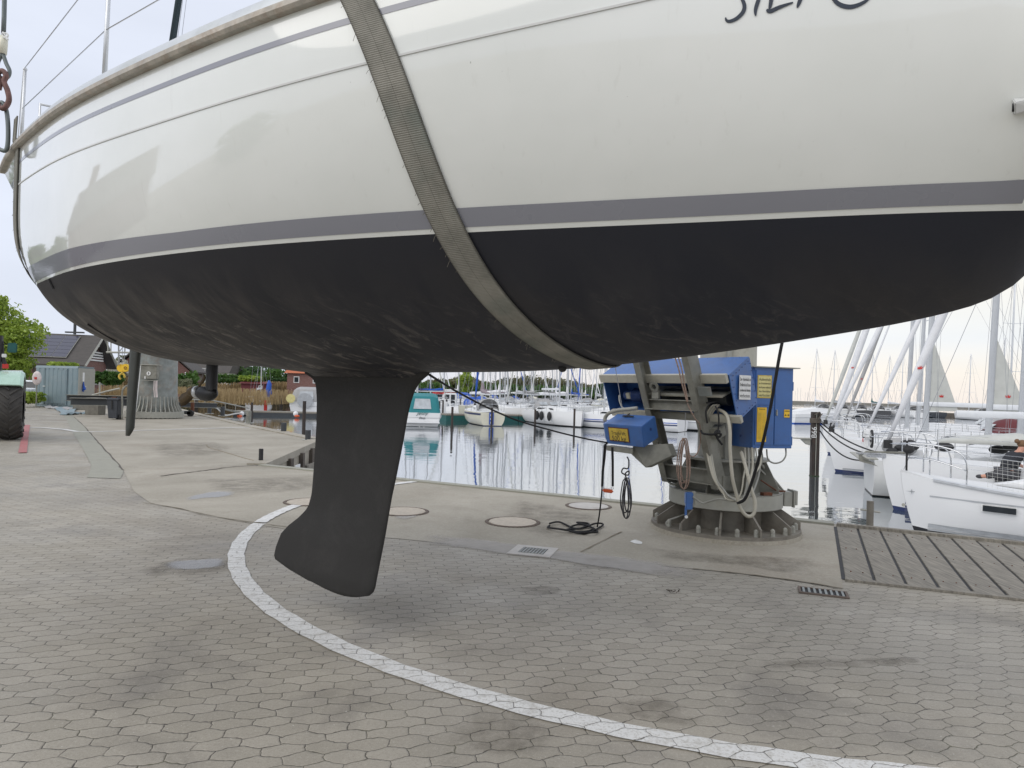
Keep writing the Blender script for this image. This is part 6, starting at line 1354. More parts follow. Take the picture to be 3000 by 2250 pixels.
for s_, w_ in ((-1, pp[8]), (1, pp[11])):
    w_ = Vector(w_); base_ = w_+Vector((.05, 0, -.01)); V = [tuple(w_), tuple(base_)]; E_ = [(0, 1)]; R_ = [.024, .03]
    for k in range(4):
        r0 = base_+Vector((.02, (k-1.5)*.018, 0)); V += [tuple(r0), tuple(r0+Vector((.035, (k-1.5)*.004, -.012))), tuple(r0+Vector((.055-.006*abs(k-1.5), (k-1.5)*.005, -.035)))]; n_ = len(V); E_ += [(1, n_-3), (n_-3, n_-2), (n_-2, n_-1)]; R_ += [.009, .008, .007]
    V += [tuple(base_+Vector((.0, -s_*.03, -.01))), tuple(base_+Vector((.03, -s_*.05, -.02)))]; n_ = len(V); E_ += [(1, n_-2), (n_-2, n_-1)]; R_ += [.010, .009]
    skin('hand', V, E_, R_, 'skin', body, 1)
b = MB(); b.ball((-.70, -.10, .06), .055, 10, 8, (1.7, .8, .8)); b.ball((.36, -.03, .05), .055, 10, 8, (1.5, .8, .8)); b.build('shoes', 'trousers', body, smooth=True)
# mooring pile with rust, numbers and ropes
t = thing('mooring_pile', 'rusty brown steel mooring pile with number B66 left of the moored yachts', 'mooring pile', (10.45, 23.45, -1)); ZP = 2.0
b = MB(); b.box((-.075, 0, .2), (.10, .20, 4.0)); b.box((.075, 0, .2), (.10, .20, 4.0)); b.box((0, .02, .2), (.08, .17, 3.98)); b.build('post', 'pile', t, bevel=.01)
b = MB(); b.box((0, -.09, .2), (.02, .02, 3.9)); b.build('seam', 'galvlight', t)
text('number', 'B66', .25, frame((-.07, -.103, 1.50), (0, 0, 1), (-1, 0, 0)), 'whitepaint', t, extr=.002)
b = MB(); b.box((0, 0, -.2), (.265, .215, .45)); b.build('waterline_growth', 'pilegreen', t)
b = MB(); b.box((-.45, 0, 1.28), (.55, .22, .04)); b.prism([(-.18, -.06, 1.26), (-.5, -.06, 1.26), (-.3, -.06, 1.08), (-.18, -.06, 1.05)], (0, .12, 0)); b.build('step_bracket', 'galvlight', t)
b = MB()
for k in range(4): b.torus((0, 0, 1.84+.04*k), .165, .022, n=16)
b.tube(smooth_pts([(-.1, -.16, 2.1), (.05, -.2, 2.2), (.1, -.15, 2.05), (0, -.2, 1.95), (.15, -.18, 2.15)], 4), .02, 6); b.build('rope_turns', 'wood_post', t, smooth=True)
inv_p = Vector((10.45, 23.45, -1))
for i, (pa, pb_, dr, lab) in enumerate((((10.6, 23.4, .55), P(2545, 1345, 19.8), .35, 'black mooring line from the pile, hanging lowest'), ((10.6, 23.4, .75), P(2600, 1335, 19.6), .28, 'black mooring line from the pile to the stern-to yacht deck'), ((10.6, 23.4, .85), P(2560, 1322, 20.5), .12, 'black mooring line from the pile with a rubber snubber'), ((10.6, 23.4, .95), P(2440, 1265, 27), .05, 'thin mooring line from pile to lettered yacht'))):
    w = sag(pa, pb_, dr, 18); b0 = w[0]; o = MB().tube([q-b0 for q in w], .022 if i < 3 else .012, 6).build('mooring_line', 'rope_black', None, smooth=True); o.location = b0; tag(o, lab, 'rope', 'mooring lines on the near pile')
# bollards on the quay edge
def bollard(px, py, h, label, cross=True, m='pilegreen', r=.055):
    t = thing('bollard', label, 'bollard', G(px, py), 0, 'bollards on the quay'); b = MB(); b.cyl((0, 0, 0), (0, 0, h), r, n=20); b.build('post', m, t, auto=40)
    if cross: b = MB(); b.tube([(-.11, .03, h*.66), (.11, -.03, h*.60)], .012, 8); b.build('cross_bar', 'galvlight', t)
    b = MB(); b.cyl((0, 0, 0), (0, 0, .02), r*2.2, n=20); b.build('foot_plate', 'galvlight', t, auto=40)
bollard(2548, 1546, .34, 'green grey bollard with a cross bar at the corner of the plank deck', True, 'galvdark', .042)
bollard(764, 1353, .27, 'dark bollard near the inner quay corner with a rope lying beside it', False, 'rubber', .045); bollard(902, 1290, .30, 'dark bollard on the far arm next to the keel', False, 'darksteel', .08)
bollard(831, 1266, .32, 'bollard on the far arm edge behind the motorboat reflection', False, 'darksteel', .09); bollard(652, 1219, .45, 'short bollard on the far arm nearest the gangway foot', False, 'darksteel', .1); bollard(613, 1212, .4, 'farthest short bollard on the far arm', False, 'darksteel', .1); bollard(728, 1240, .5, 'short bollard beside the tall dark pile on the far arm', False, 'galv', .1)
rope('thin_rope', 'thin rope lying on the slab from the inner bollard', [(754, 1351, 14.6), (700, 1338, 15.8), (640, 1318, 17.6), (600, 1310, 18.8)] and [tuple([x, y, G(x, y).y]) for x, y in ((754, 1352), (720, 1344), (680, 1332), (640, 1320), (612, 1312), (606, 1304))], .014, 'mud')
# ------------------------------------------------------------ motorboats
def motorboat(name, label, pos, aft, L, B, fb, hull='white', end='stern', canopy=None, cabin=True, group=None, wscr='glass', outb=False, under='tealdark', trans=.92):
    aft = Vector((*aft, 0)).normalized(); fwd = -aft; p = Vector((*pos, -1)); p = p if end == 'stern' else p+aft*L
    t = thing(name, label, 'motorboat', p, math.atan2(fwd.y, fwd.x), group); hb = lambda u: B/2*(trans+(1-trans)*math.sin(min(u/.4, 1)*math.pi/2) if u < .45 else max(1-((u-.45)/.55)**2.4, 0)**.8); sh = lambda u: fb*(.82+.28*u); rings = []
    for i in range(15):
        u = i/14; b_ = max(hb(u), .01); rings.append([Vector((L*u-(.06*L*(u > .98)), b_*y, z)) for y, z in ((0, -.3), (.7, -.12), (.88, .12), (.97, sh(u)*.6), (1, sh(u)), (-1, sh(u)), (-.97, sh(u)*.6), (-.88, .12), (-.7, -.12))])
    MB().loft(rings).build('hull', hull, t, auto=35)
    b = MB(); b.loft([[v*1 for v in (Vector((L*u+.0, max(hb(u), .01)*.90*y, z)) for y, z in ((-1, .10), (1, .10), (.8, -.15), (-.8, -.15)))] for u in (-.004, .5, .9)]); b.build('underbody', under, t)
    b = MB(); b.loft([[Vector((L*u, hb(u)*1.012*y, sh(u)*.62+z)) for y, z in ((-1, 0), (1, 0), (1, .04), (-1, .04))] for u in [i/12 for i in range(12)]]); b.build('rub_rail', 'grp_grey', t)
    if cabin: b = MB(); b.loft([[Vector((L*u, hb(u)*w_*q, sh(u)+hh*v)) for q, v in ((-1, 0), (-.85, 1), (.85, 1), (1, 0))] for u, w_, hh in ((.08, .8, .3), (.4, .8, .55), (.55, .75, .55), (.78, .5, .3), (.9, .2, .02))]); b.build('cabin', hull, t, auto=35)
    if canopy:
        b = MB(); rings = [[Vector((L*u, hb(u)*w_*y, sh(u)*.95+hh*v)) for y, v in ((-1, 0), (-.93, .5), (-.82, .90), (-.6, 1), (.6, 1), (.82, .90), (.93, .5), (1, 0))] for u, w_, hh in ((.04, 1.0, .02), (.11, .97, 1.15), (.35, .93, 1.30), (.48, .90, 1.15), (.62, .80, .4))]; b.loft(rings); cn = b.build('canopy', canopy, t, auto=50)
        k = 0
        b = MB(); q = [Vector((L*.055-.02, -hb(.1)*.48, sh(0)*.95+.32)), Vector((L*.055-.02, hb(.1)*.48, sh(0)*.95+.32)), Vector((L*.105-.03, hb(.1)*.40, sh(0)*.95+1.02)), Vector((L*.105-.03, -hb(.1)*.40, sh(0)*.95+1.02))]; b.hexa(q, [v+Vector((-.02, 0, 0)) for v in q]); b.build('canopy_window', 'glassclear', cn)
    return t, hb, sh
tj, hj, sj = motorboat('motorboat', 'white motorboat with teal canopy moored stern-on right of the keel', P(1236, 1240, 47).xy, (.12, -1), 6.8, 2.7, 1.15, canopy='teal')
text('name_lettering', 'Jenny', .34, frame((-.035, 0, .92), (0, -1, 0), (0, 0, 1)), 'tealdark', tj, extr=.006, shear=.4); text('port_lettering', 'Danp', .20, frame((-.035, 0, .60), (0, -1, 0), (0, 0, 1)), 'letter', tj, extr=.006, shear=.4)
b = MB(); b.box((-.22, 0, .30), (.45, 2.45, .10)); b.box((-.05, 0, .12), (.12, 2.2, .2)); b.build('bathing_platform', 'white', tj, bevel=.03)
b = MB()
for y in (-.15, .15): b.cyl((-.46, y, .02), (-.44, y, .02), .03, n=10)
b.build('exhaust_pipe', 'whitepaint', tj)
tc_, hc_, sc2_ = motorboat('motorboat', 'white motor cruiser with black framed curved windows beside the hoist box', P(1790, 1246, 55).xy, (.85, -.52), 9.5, 3.2, 1.3, end='bow') if False else motorboat('motorboat', 'white motor cruiser with black framed curved windows beside the hoist box', (P(1712, 1246, 57).x, 57), (.92, -.38), 9.5, 3.2, 1.25, end='bow', under='blackpaint')
b = MB(); rings = [[Vector((9.5*u, hc_(u)*w_*y, sc2_(u)*.98+hh*v)) for y, v in ((-1, 0), (-.95, .45), (-.8, .9), (-.5, 1), (.5, 1), (.8, .9), (.95, .45), (1, 0))] for u, w_, hh in ((.03, .95, .6), (.12, .93, 1.45), (.50, .9, 1.6), (.62, .85, 1.45), (.76, .7, .5), (.84, .5, .05))]; b.loft(rings); cb_ = b.build('cabin_top', 'white', tc_, auto=40)
for sg_ in (1, -1):
    b = MB(); q = [Vector((9.5*u, sg_*(hc_(min(u, .5))*w_+.02), sc2_(u)+z)) for u, w_, z in ((.13, .93, .45), (.30, .94, .2), (.48, .93, .35), (.52, .86, .95), (.30, .86, 1.28), (.15, .86, 1.15))]; b.prism(q, (0, sg_*.03, 0)); o = b.build('window_surround', 'rubber', tc_)
    b = MB(); q = [Vector((9.5*u, sg_*(hc_(.4)*w_+.055), sc2_(u)+z)) for u, w_, z in ((.32, .94, .36), (.46, .93, .5), (.48, .88, .85), (.33, .88, 1.08))]; b.prism(q, (0, sg_*.02, 0)); b.build('pane', 'glassclear', o)
    b = MB(); q = [Vector((9.5*u, sg_*(hc_(u)+.012), z)) for u, z in ((.55, .95), (.82, .85), (.62, .45), (.5, .52))]; b.prism(q, (0, sg_*.02, 0)); b.build('hull_window', 'rubber', tc_)
# ------------------------------------------------------------ sailing boats of the middle row
ta, ha, sa_ = yacht('moored_sailboat', 'cream sailing boat with dark sheer band and blue stern ladder moored stern-on', (P(1442, 1250, 50).x, 50.5), (.22, -.97), L=8.0, B=2.9, fb=1.15, fs=1.0, hull='cream', det=1, mast=11, J=3.2, end='stern', furl='canvas_blue', fr=.09, cover='canvas_mauve', dodger='canvas_grey', transom=.62, stripes=((.78, .92, 'navy'),), under='navy')
b = MB(); b.box((-.05, .1, .55), (.06, .34, .9)); o = b.build('stern_ladder', 'canvas_blue', ta, bevel=.02); b = MB()
for k in range(3): b.box((-.09, .1, .25+.28*k), (.02, .18, .16))
b.build('ladder_steps', 'white', o)
tb_, hbb, shb = yacht('moored_sailboat', 'white modern yacht with three black fenders and grey sprayhood, bow pointing right', (P(1706, 1252, 52).x, 52), (-.35, .937), L=9.4, B=3.3, fb=1.2, fs=1.05, det=2, mast=14, J=4.3, fr=.05, furl=None, cover=None, dodger='canvas_grey', bimini='canvas_grey', boot='blackpaint', wire=.012, win='glass', boomz=1.5)
bpy.context.view_layer.update()
for i, (px, lab) in enumerate(((1573, 'left of three black fenders on the modern white yacht'), (1585, 'middle of three black fenders on the modern white yacht'), (1609, 'right of three black fenders on the modern white yacht'))):
    w_f = min([tb_.matrix_world @ Vector((9.4*u_, -(hbb(u_)+.17), .72)) for u_ in [k/60 for k in range(5, 50)]], key=lambda q: abs(prj(q)[0]-px)); c = w_f; o = MB().ball((0, 0, 0), .18, 12, 8, (1, 1, 2.1)).build('fender', 'rubber', None, smooth=True); o.location = (c.x, c.y, c.z); tag(o, lab, 'fender', 'fenders on the modern yacht')
text('name_lettering', 'ESTRELLA', .2, frame((10.5*.90, -hbb(.90)*.985-.03, .84), (1, .35, 0), (0, 0, 1)), 'grp_grey', tb_, extr=.004) if False else None
yacht('moored_sailboat', 'white sailing boat with blue sprayhood behind the cream one', (P(1560, 1240, 62).x, 62), (-.80, .6), L=9.5, B=3.1, det=1, mast=13, J=3.8, furl=None, cover='sailwhite', dodger='canvas_blue')
yacht('moored_sailboat', 'white sailing boat with blue and white stripes seen under the crane winch', (P(1905+95, 1262, 47).x, 48), (-.86, .5), L=10, B=3.2, det=1, mast=13, J=3.8, end='stern', furl=None, cover=None, stripes=((.45, .55, 'navy'), (.62, .68, 'canvas_blue')), transom=.85) if False else yacht('moored_sailboat', 'white sailing boat with blue and white stripes seen under the crane winch', (P(2000, 1256, 50).x, 50), (.86, -.5), L=10, B=3.2, det=1, mast=13, J=3.8, end='stern', furl=None, cover=None, stripes=((.45, .55, 'navy'), (.62, .68, 'canvas_blue')), transom=.85)
# generic boats behind, placed by where each mast stands
kinds = ['canvas_navy', 'sailwhite', 'canvas_blue', 'canvas_grey', 'canvas_mauve', 'sailgrey']
words = {'canvas_navy': 'navy', 'sailwhite': 'white', 'canvas_blue': 'blue', 'canvas_grey': 'grey', 'canvas_mauve': 'mauve', 'sailgrey': 'pale grey'}
mid = [(1190, 78, 0), (1260, 92, 0), (1300, 85, 2), (1342, 95, 1), (1412, 66, 4), (1434, 110, 5), (1449, 84, 1), (1478, 100, 3), (1487, 72, 1), (1510, 90, 1), (1532, 66, 3), (1556, 120, 5), (1562, 96, 1), (1596, 82, 3), (1618, 105, 1), (1630, 88, 1), (1658, 125, 0), (1664, 76, 1), (1671, 98, 2), (1697, 108, 0), (1703, 84, 5), (1715, 130, 1), (1745, 92, 1), (1768, 112, 3), (1222, 70, 1), (1850, 90, 1), (1950, 85, 3)]
for i, (px, Y, k) in enumerate(mid):
    ang = random.choice([.5, -2.6, .9, -2.2, 2.9, 1.2])+random.uniform(-.2, .2); af = (math.cos(ang), math.sin(ang)); L_ = random.uniform(7.5, 10.5); J_ = L_*.38; c = P(px, 1200, Y); pos = (c.x-af[0]*J_, c.y-af[1]*J_)
    cv = kinds[k]
    ords = ['leftmost', 'second', 'third', 'fourth', 'fifth', 'sixth', 'seventh', 'eighth', 'ninth', 'tenth', 'eleventh', 'twelfth', 'thirteenth', 'fourteenth', 'fifteenth', 'sixteenth', 'seventeenth', 'eighteenth', 'nineteenth', 'twentieth', 'twenty-first', 'twenty-second', 'twenty-third', 'twenty-fourth']
    rk = sorted(q[0] for q in mid).index(px)
    lab = 'white sailing boat, %s sail cover, its mast %s from left at middle pontoons' % (words[cv], ords[rk] if rk < 24 else ['twenty-fifth', 'twenty-sixth', 'twenty-seventh'][rk-24])
    yacht('moored_sailboat', lab, pos, af, L=L_, B=L_*.32, fb=1.2, fs=1.0, det=0 if Y > 80 else 1, mast=random.uniform(10.5, 13.5), J=J_, furl=random.choice(['sailwhite', 'sailgrey', 'canvas_blue', None, None, None]), cover=cv, dodger=random.choice([None, 'canvas_blue', 'canvas_grey', 'cream']), hull=random.choice(['white', 'white', 'offwhite', 'cream']), wire=.012, group='sailing boats at the middle pontoons', rake=random.uniform(.01, .04), rail_=Y < 100)
# small craft in the gap right of the teal boat
t_, h_, s_ = motorboat('motorboat', 'small white fishing boat with round windows and two grey outboards', (P(1318, 1200, 72).x, 72), (.1, -1), 5.8, 2.2, 1.0, cabin=False)
b = MB(); b.box((2.2, 0, 1.5), (1.8, 1.5, 1.5)); cbn = b.build('wheelhouse', 'white', t_, bevel=.1)
b = MB(); b.box((1.28, .33, 1.85), (.04, .5, .45)); b.box((1.28, -.30, 1.6), (.04, .42, .95)); b.build('window', 'glass', cbn, bevel=.05)
for y in (-.3, .3): b = MB(); b.ball((-.3, y, .9), .24, 10, 8, (1, .9, 1.3)); b.cyl((-.3, y, .7), (-.25, y, -.2), .09); b.build('outboard', 'grp_grey', t_, smooth=True)
t_, h_, s_ = motorboat('motorboat', 'small white cabin boat with red roof and red bands', (P(1262, 1185, 84).x, 84), (-.5, -.8), 6.5, 2.3, 1.1, cabin=False)
b = MB(); b.box((2.6, 0, 1.6), (2.0, 1.6, .9)); b.build('wheelhouse', 'white', t_, bevel=.05); b = MB(); b.box((2.6, 0, 2.15), (2.4, 1.9, .2)); b.build('roof', 'red', t_, bevel=.04)
b = MB()
for x in (2.0, 2.6, 3.2):
    for y in (-.82, .82): b.box((x, y, 1.7), (.4, .03, .5))
b.box((1.58, 0, 1.7), (.03, 1.0, .5)); b.build('window', 'glass', t_)
motorboat('dinghy', 'small open white dinghy between piles', (P(1370, 1196, 70).x, 70), (1, -.3), 3.4, 1.5, .6, cabin=False)
motorboat('motorboat', 'white motorboat with blue canopy beyond the fishing boat', (P(1365, 1180, 98).x, 98), (.3, -1), 6.5, 2.4, 1.1, canopy='canvas_blue')
# left inlet: small sailboat and motorboat with a satellite bow
yacht('moored_sailboat', 'small white sailing boat with blue furled cover beside the reed bank', (P(805, 1204, 61).x, 61), (.80, .15), L=5.8, B=2.2, fb=.9, fs=.8, det=1, mast=9.5, J=2.2, end='stern', furl='canvas_blue', fr=.14, cover=None, transom=.75, wire=.012) if False else yacht('moored_sailboat', 'small white sailing boat with blue furled cover beside the reed bank', (P(772, 1204, 66).x, 66), (.22, -.97), L=5.8, B=2.2, fb=.95, fs=.85, det=1, mast=9.5, J=2.3, furl=None, fr=.16, cover=None, transom=.7, wire=.012, stripes=((.1, .2, 'grp_grey'),))
c_ = P(787, 1140, 62.6); o = MB().tube([(0, 0, -.75), (.05, 0, -.4), (0, 0, 0), (.04, 0, .5), (0, 0, .8)], [.10, .28, .24, .20, .07], 10).build('furled_sail', 'canvas_blue', None, smooth=True); o.location = c_; tag(o, 'blue bundled sail hanging upright at the small sailing boat mast', 'sail')
o = MB().box((0, 0, 0), (.28, .05, .9)).build('red_banner', 'red', None, bevel=.01); o.location = P(778, 1188, 59.5); tag(o, 'red panel hung on the pontoon in front of the small sailing boat', 'banner')
t_, h_, s_ = motorboat('motorboat', 'white motor cruiser with round grey covers moored stern-on beside the keel', (P(893, 1208, 62).x, 62), (.15, -1), 7, 3.0, 1.35, canopy='canvas_grey')
b = MB(); b.tube([(-.2, 0, 1.25), (-.12, 0, 1.25)], .68, 24); b.build('round_cover', 'grp_grey', t_, auto=40); b = MB(); b.tube([(-.2, 1.25, 1.4), (-.1, 1.25, 1.4)], .4, 20); b.build('yellow_cover', 'paleyellow', t_, auto=40)
# ------------------------------------------------------------ far row on the right, breakwater and more masts
far = [(2387, 118, 'sailwhite', 'white'), (2440, 120, 'canvas_grey', 'offwhite'), (2497, 126, 'canvas_grey', 'cardark'), (2553, 128, 'tealdark', 'cardark'), (2601, 130, 'sailwhite', 'white'), (2640, 124, 'sailwhite', 'white'), (2700, 130, 'canvas_grey', 'cardark'), (2838, 120, 'canvas_grey', 'white'), (2935, 90, 'sailwhite', 'white'), (2957, 60, 'sailwhite', 'white')]
for i, (px, Y, cv, hm) in enumerate(far):
    c = P(px, 1200, Y); af = (random.uniform(-.25, .05), -1); n_ = math.hypot(*af); L_ = 10; J_ = 4
    pos = (c.x-af[0]/n_*J_, c.y-af[1]/n_*J_)
    yacht('distant_yacht', '%s hulled yacht stern-to in the far row, mast %s from the left' % ({'white': 'white', 'offwhite': 'grey white', 'cardark': 'dark'}[hm], ['first', 'second', 'third', 'fourth', 'fifth', 'sixth', 'seventh', 'eighth', 'ninth', 'tenth'][i]), pos, af, L=L_, B=3.4, fb=1.2, fs=1.05, hull=hm, det=1, mast=(11.5 if Y > 80 else 14), J=J_, furl=None, cover=cv, dodger='canvas_grey', wire=.014, spread=2, group='yachts in the far row', rail_=i < 7)
t_, h_, s_ = motorboat('motorboat', 'white hull with bright blue bottom just right of the blue cabinet', (P(2308, 1236, 75).x, 75), (-.9, -.3), 7, 2.6, 1.25, under='canvas_blue')
b = MB(); b.box((0, 0, 0), (420, 6, 1.9)); o = b.build('breakwater', 'concrete_block', None); o.location = (370, 430, -.15); struct(o, 'low grey harbour breakwater on the horizon', 'breakwater')
for i in range(34):
    px = 2328+i*9+random.uniform(-3, 3) if i < 20 else random.uniform(2520, 3000); Y = 440; c = P(px, 1178, Y); h_ = random.uniform(6, 9.5); b = MB(); b.tube([(0, 0, 0), (.2, 0, h_+1)], .10, 4); b.tube([(3.5, 0, 0), (.2, 0, h_)], .03, 3); b.loft([[Vector((x, y*w_, z)) for y, z in ((-1, .9), (0, -.2), (1, .9))] for x, w_ in ((-4, 1.0), (0, 1.4), (5, .1))]); o = b.build('distant_sailboat', 'offwhite', None); o.location = (c.x, Y, -1); tag(o, 'tiny sailing boat with bare mast behind the breakwater', 'sailing boat', 'tiny boats behind the breakwater')
# piles in the water
def pile(px, ptop, Y, label, r=.075, m='pile', h=None):
    c = P(px, 1250, Y); z1 = P(px, ptop, Y).z; o = MB().cyl((0, 0, -2), (0, 0, z1+1), r, n=16).build('mooring_post', m, None, auto=40); o.location = (c.x, Y, -1); tag(o, label, 'mooring post', 'mooring posts in the harbour')
for a in ((1324, 1192, 44, 'dark post standing right of the teal canopy boat'), (1440, 1194, 50, 'dark post in front of the cream sailing boat'), (1567, 1199, 50, 'dark post at the stern of the modern white yacht'), (1682, 1197, 50, 'dark post at the bow of the modern white yacht'), (736, 1179, 43, 'tall dark post where the pontoon begins'), (890, 1175, 30, 'tall dark post beside the keel'), (2360, 1203, 100, 'slim post left of the number pile far out'), (1286, 1175, 62, 'dark post left of the fishing boat'), (1296, 1172, 60, 'dark post touching the fishing boat stern'), (1347, 1165, 66, 'dark post right of the fishing boat'), (1998, 1210, 52, 'dark post seen below the winch')): pile(*a)
for px, pt, Y, lab in ((763, 1140, 70, 'weathered timber pile among the reeds'), (821, 1160, 66, 'black pile between small sailboat and cruiser'), (572, 1155, 52, 'rusty pile beside the gangway'), (1400, 1150, 80, 'broad timber pile behind the cream boat'), (1570, 1153, 100, 'dark broad pile far behind the modern yacht')): pile(px, pt, Y, lab, .14, 'wood_post')
# pontoons
def pontoon(a, b_, w, label, m='tealdark', top=.55):
    a, b_ = Vector(a), Vector(b_); t = thing('pontoon', label, 'pontoon', (a.x, a.y, -1)); d_ = (b_-a); n_ = Vector((-d_.y, d_.x, 0)).normalized()*w/2; q = [-n_, d_-n_, d_+n_, n_]
    MB().hexa([v+Vector((0, 0, -.2)) for v in q], [v+Vector((0, 0, top-.12)) for v in q]).build('float', m, t); MB().hexa([v*1.0+Vector((0, 0, top-.10)) for v in q], [v+Vector((0, 0, top)) for v in q]).build('walkway', 'wood_grey', t)
pontoon((P(1285, 1230, 56).x, 58, 0), (P(1500, 1230, 60).x, 61, 0), 2.4, 'long pontoon with dark teal floats behind the cream boat'); pontoon((P(1500, 1230, 60).x, 61, 0), (P(1760, 1230, 66).x, 66, 0), 2.4, 'pontoon continuing behind the modern white yacht')
pontoon((P(690, 1215, 57).x, 57, 0), (P(960, 1215, 59).x, 58.5, 0), 2.0, 'grey pontoon in front of the small sailboat in the inlet', 'darksteel', .36)
pontoon((P(1240, 1200, 105).x, 105, 0), (P(2000, 1200, 118).x, 118, 0), 2.4, 'far pontoon with brown boards across the basin', 'wood_brown', .8)
pontoon((P(2330, 1200, 134).x, 136, 0), (P(2800, 1200, 140).x, 140, 0), 3, 'far pontoon behind the distant yachts', 'wood_post', .8)
# sloping gangway
t = thing('gangway', 'grey galvanised gangway sloping down to the pontoon beside the reeds', 'gangway', P(520, 1186, 50)); inv = Matrix.Translation(-t.location); b = MB()
for dy in (0, 1.0):
    for y0, y1 in ((1188, 1210), (1168, 1196)): b.tube([P(530, y0, 50+dy), P(622, y0+5, 52+dy), P(730, y1, 56+dy)], .05, 6)
    for k in range(7): px = 540+k*30; b.tube([P(px, 1192+max(0, k-2)*3.5, 50.5+k*.8+dy), P(px, 1172+max(0, k-2)*4, 50.5+k*.8+dy)], .03, 5)
b.build('railing', 'galvlight', t, inv=inv); b = MB(); b.hexa([P(530, 1192, 50), P(640, 1197, 52.5), P(640, 1197, 53.5), P(530, 1192, 51)], [P(530, 1186, 50), P(640, 1192, 52.5), P(640, 1192, 53.5), P(530, 1186, 51)]); b.hexa([P(640, 1197, 52.5), P(730, 1218, 56), P(730, 1218, 57), P(640, 1197, 53.5)], [P(640, 1192, 52.5), P(730, 1212, 56), P(730, 1212, 57), P(640, 1192, 53.5)]); b.build('walkway', 'galv', t, inv=inv)
for px, py, lab in ((706, 1213, 'left'), (864, 1214, 'right')):
    o = MB().ball((0, 0, 0), .20, 12, 8).build('buoy', 'white', None, smooth=True); o.location = P(px+2, 1212, 55); tag(o, 'white ball buoy at the %s end of the inlet pontoon' % lab, 'buoy', 'buoys on the inlet pontoon')
    o = MB().ball((0, 0, 0), .18, 12, 8, (1.2, 1, .6)).build('float', 'orange', None, smooth=True); o.location = P(px-4 if lab == 'left' else px+6, 1219, 54.5); tag(o, 'orange float beside the %s white buoy' % lab, 'buoy', 'buoys on the inlet pontoon')
rope('white_hose', 'white hose hanging from the gangway to the pontoon', [(622, 1184, 51), (640, 1200, 52), (660, 1216, 53), (690, 1212, 54), (710, 1210, 55)], .05, 'rope_white', 'hose')

# ============================================================ SHORES, REEDS, TREES
def leaves(name, blobs, size, m, parent=None, flat=.0, asp=.55, shell=.55):
    V = []; 
    for c, r, n in blobs:
        u = rng.normal(size=(n, 3)); u /= np.linalg.norm(u, axis=1)[:, None]; rad = rng.random(n)**(1/3)*(1-shell)+shell*rng.random(n)**.25*1.0
        lump = 1+.22*np.sin(u[:, 0]*5+c[0])*np.cos(u[:, 1]*4+c[1]*2)+.15*np.sin(u[:, 2]*7+c[0]*3)
        p = np.array(c)+u*(rad*lump)[:, None]*np.array(r); a = rng.normal(size=(n, 3)); a /= np.linalg.norm(a, axis=1)[:, None]; b_ = np.cross(a, rng.normal(size=(n, 3))); b_ /= np.linalg.norm(b_, axis=1)[:, None]
        s_ = size*(.6+.8*rng.random(n))[:, None]; V.append(np.stack([p-a*s_, p+b_*s_*asp, p+a*s_, p-b_*s_*asp], 1))
    V = np.concatenate(V).reshape(-1, 3); n = len(V)//4; me = bpy.data.meshes.new(name); me.vertices.add(len(V)); me.vertices.foreach_set('co', V.ravel()); me.loops.add(4*n); me.loops.foreach_set('vertex_index', np.arange(4*n)); me.polygons.add(n); me.polygons.foreach_set('loop_start', np.arange(n)*4); me.polygons.foreach_set('loop_total', np.full(n, 4)); me.update(); me.validate()
    me.materials.append(M[m]); o = bpy.data.objects.new(name, me); COL.objects.link(o)
    if parent is not None: o.parent = parent
    return o
def tree(label, loc, h, w, m, n=2500, size=.16, kind='tree', group=None, trunk=.3, seed=0, low=.25, nb=9):
    rd_ = random.Random(seed); t = thing(kind, label, 'tree' if 'tree' in kind else 'bush', loc, 0, group); b = MB(); b.tube([(0, 0, -.2), (.1*w*.2, 0, h*.3), (0, .05*w, h*.62)], [h*.028, h*.02, h*.008], 8); bl = []
    for k in range(nb):
        a = rd_.uniform(0, 6.28); q = rd_.uniform(.1, .55)*w*.5*1.3; z = h*rd_.uniform(low+.1, .85); f_ = 1-abs(z/h-.55)*.9; c = (math.cos(a)*q*f_, math.sin(a)*q*f_, z); r = w*.5*rd_.uniform(.35, .6)*f_+.1; bl.append((c, (r, r, r*.75), n//nb)); b.tube([(0, 0, h*.25), (c[0]*.5, c[1]*.5, z*.8), c], [h*.012, h*.008, h*.003], 5)
    b.build('trunk', 'barkdark', t, smooth=True); leaves('crown', bl, size, m, t); return t
# banks
b = MB(); b.add([(-60, 78, -.85), (-42, 84, -.85), (-31, 102, -.85), (-20, 112, -.85), (-22, 260, 0), (-300, 300, 0), (-300, 120, 0), (-75, 82, -.2)], [tuple(range(8))]); struct(b.build('reed_bank', 'grass'), 'low reed covered bank of the inlet', 'bank')
b = MB(); q = [(-70, 262), (-20, 270), (40, 278), (100, 300), (100, 420), (-100, 420)]; b.add([(x, y, -1.2) for x, y in q[:4]]+[(x*1.0, y+8, 1.5) for x, y in q[:4]]+[(130, 430, 2), (-100, 430, 2)], [(0, 1, 5, 4), (1, 2, 6, 5), (2, 3, 7, 6), (4, 5, 6, 7, 8, 9)]); struct(b.build('far_shore', 'leaf_brown'), 'stony far shore below the wood', 'shore')
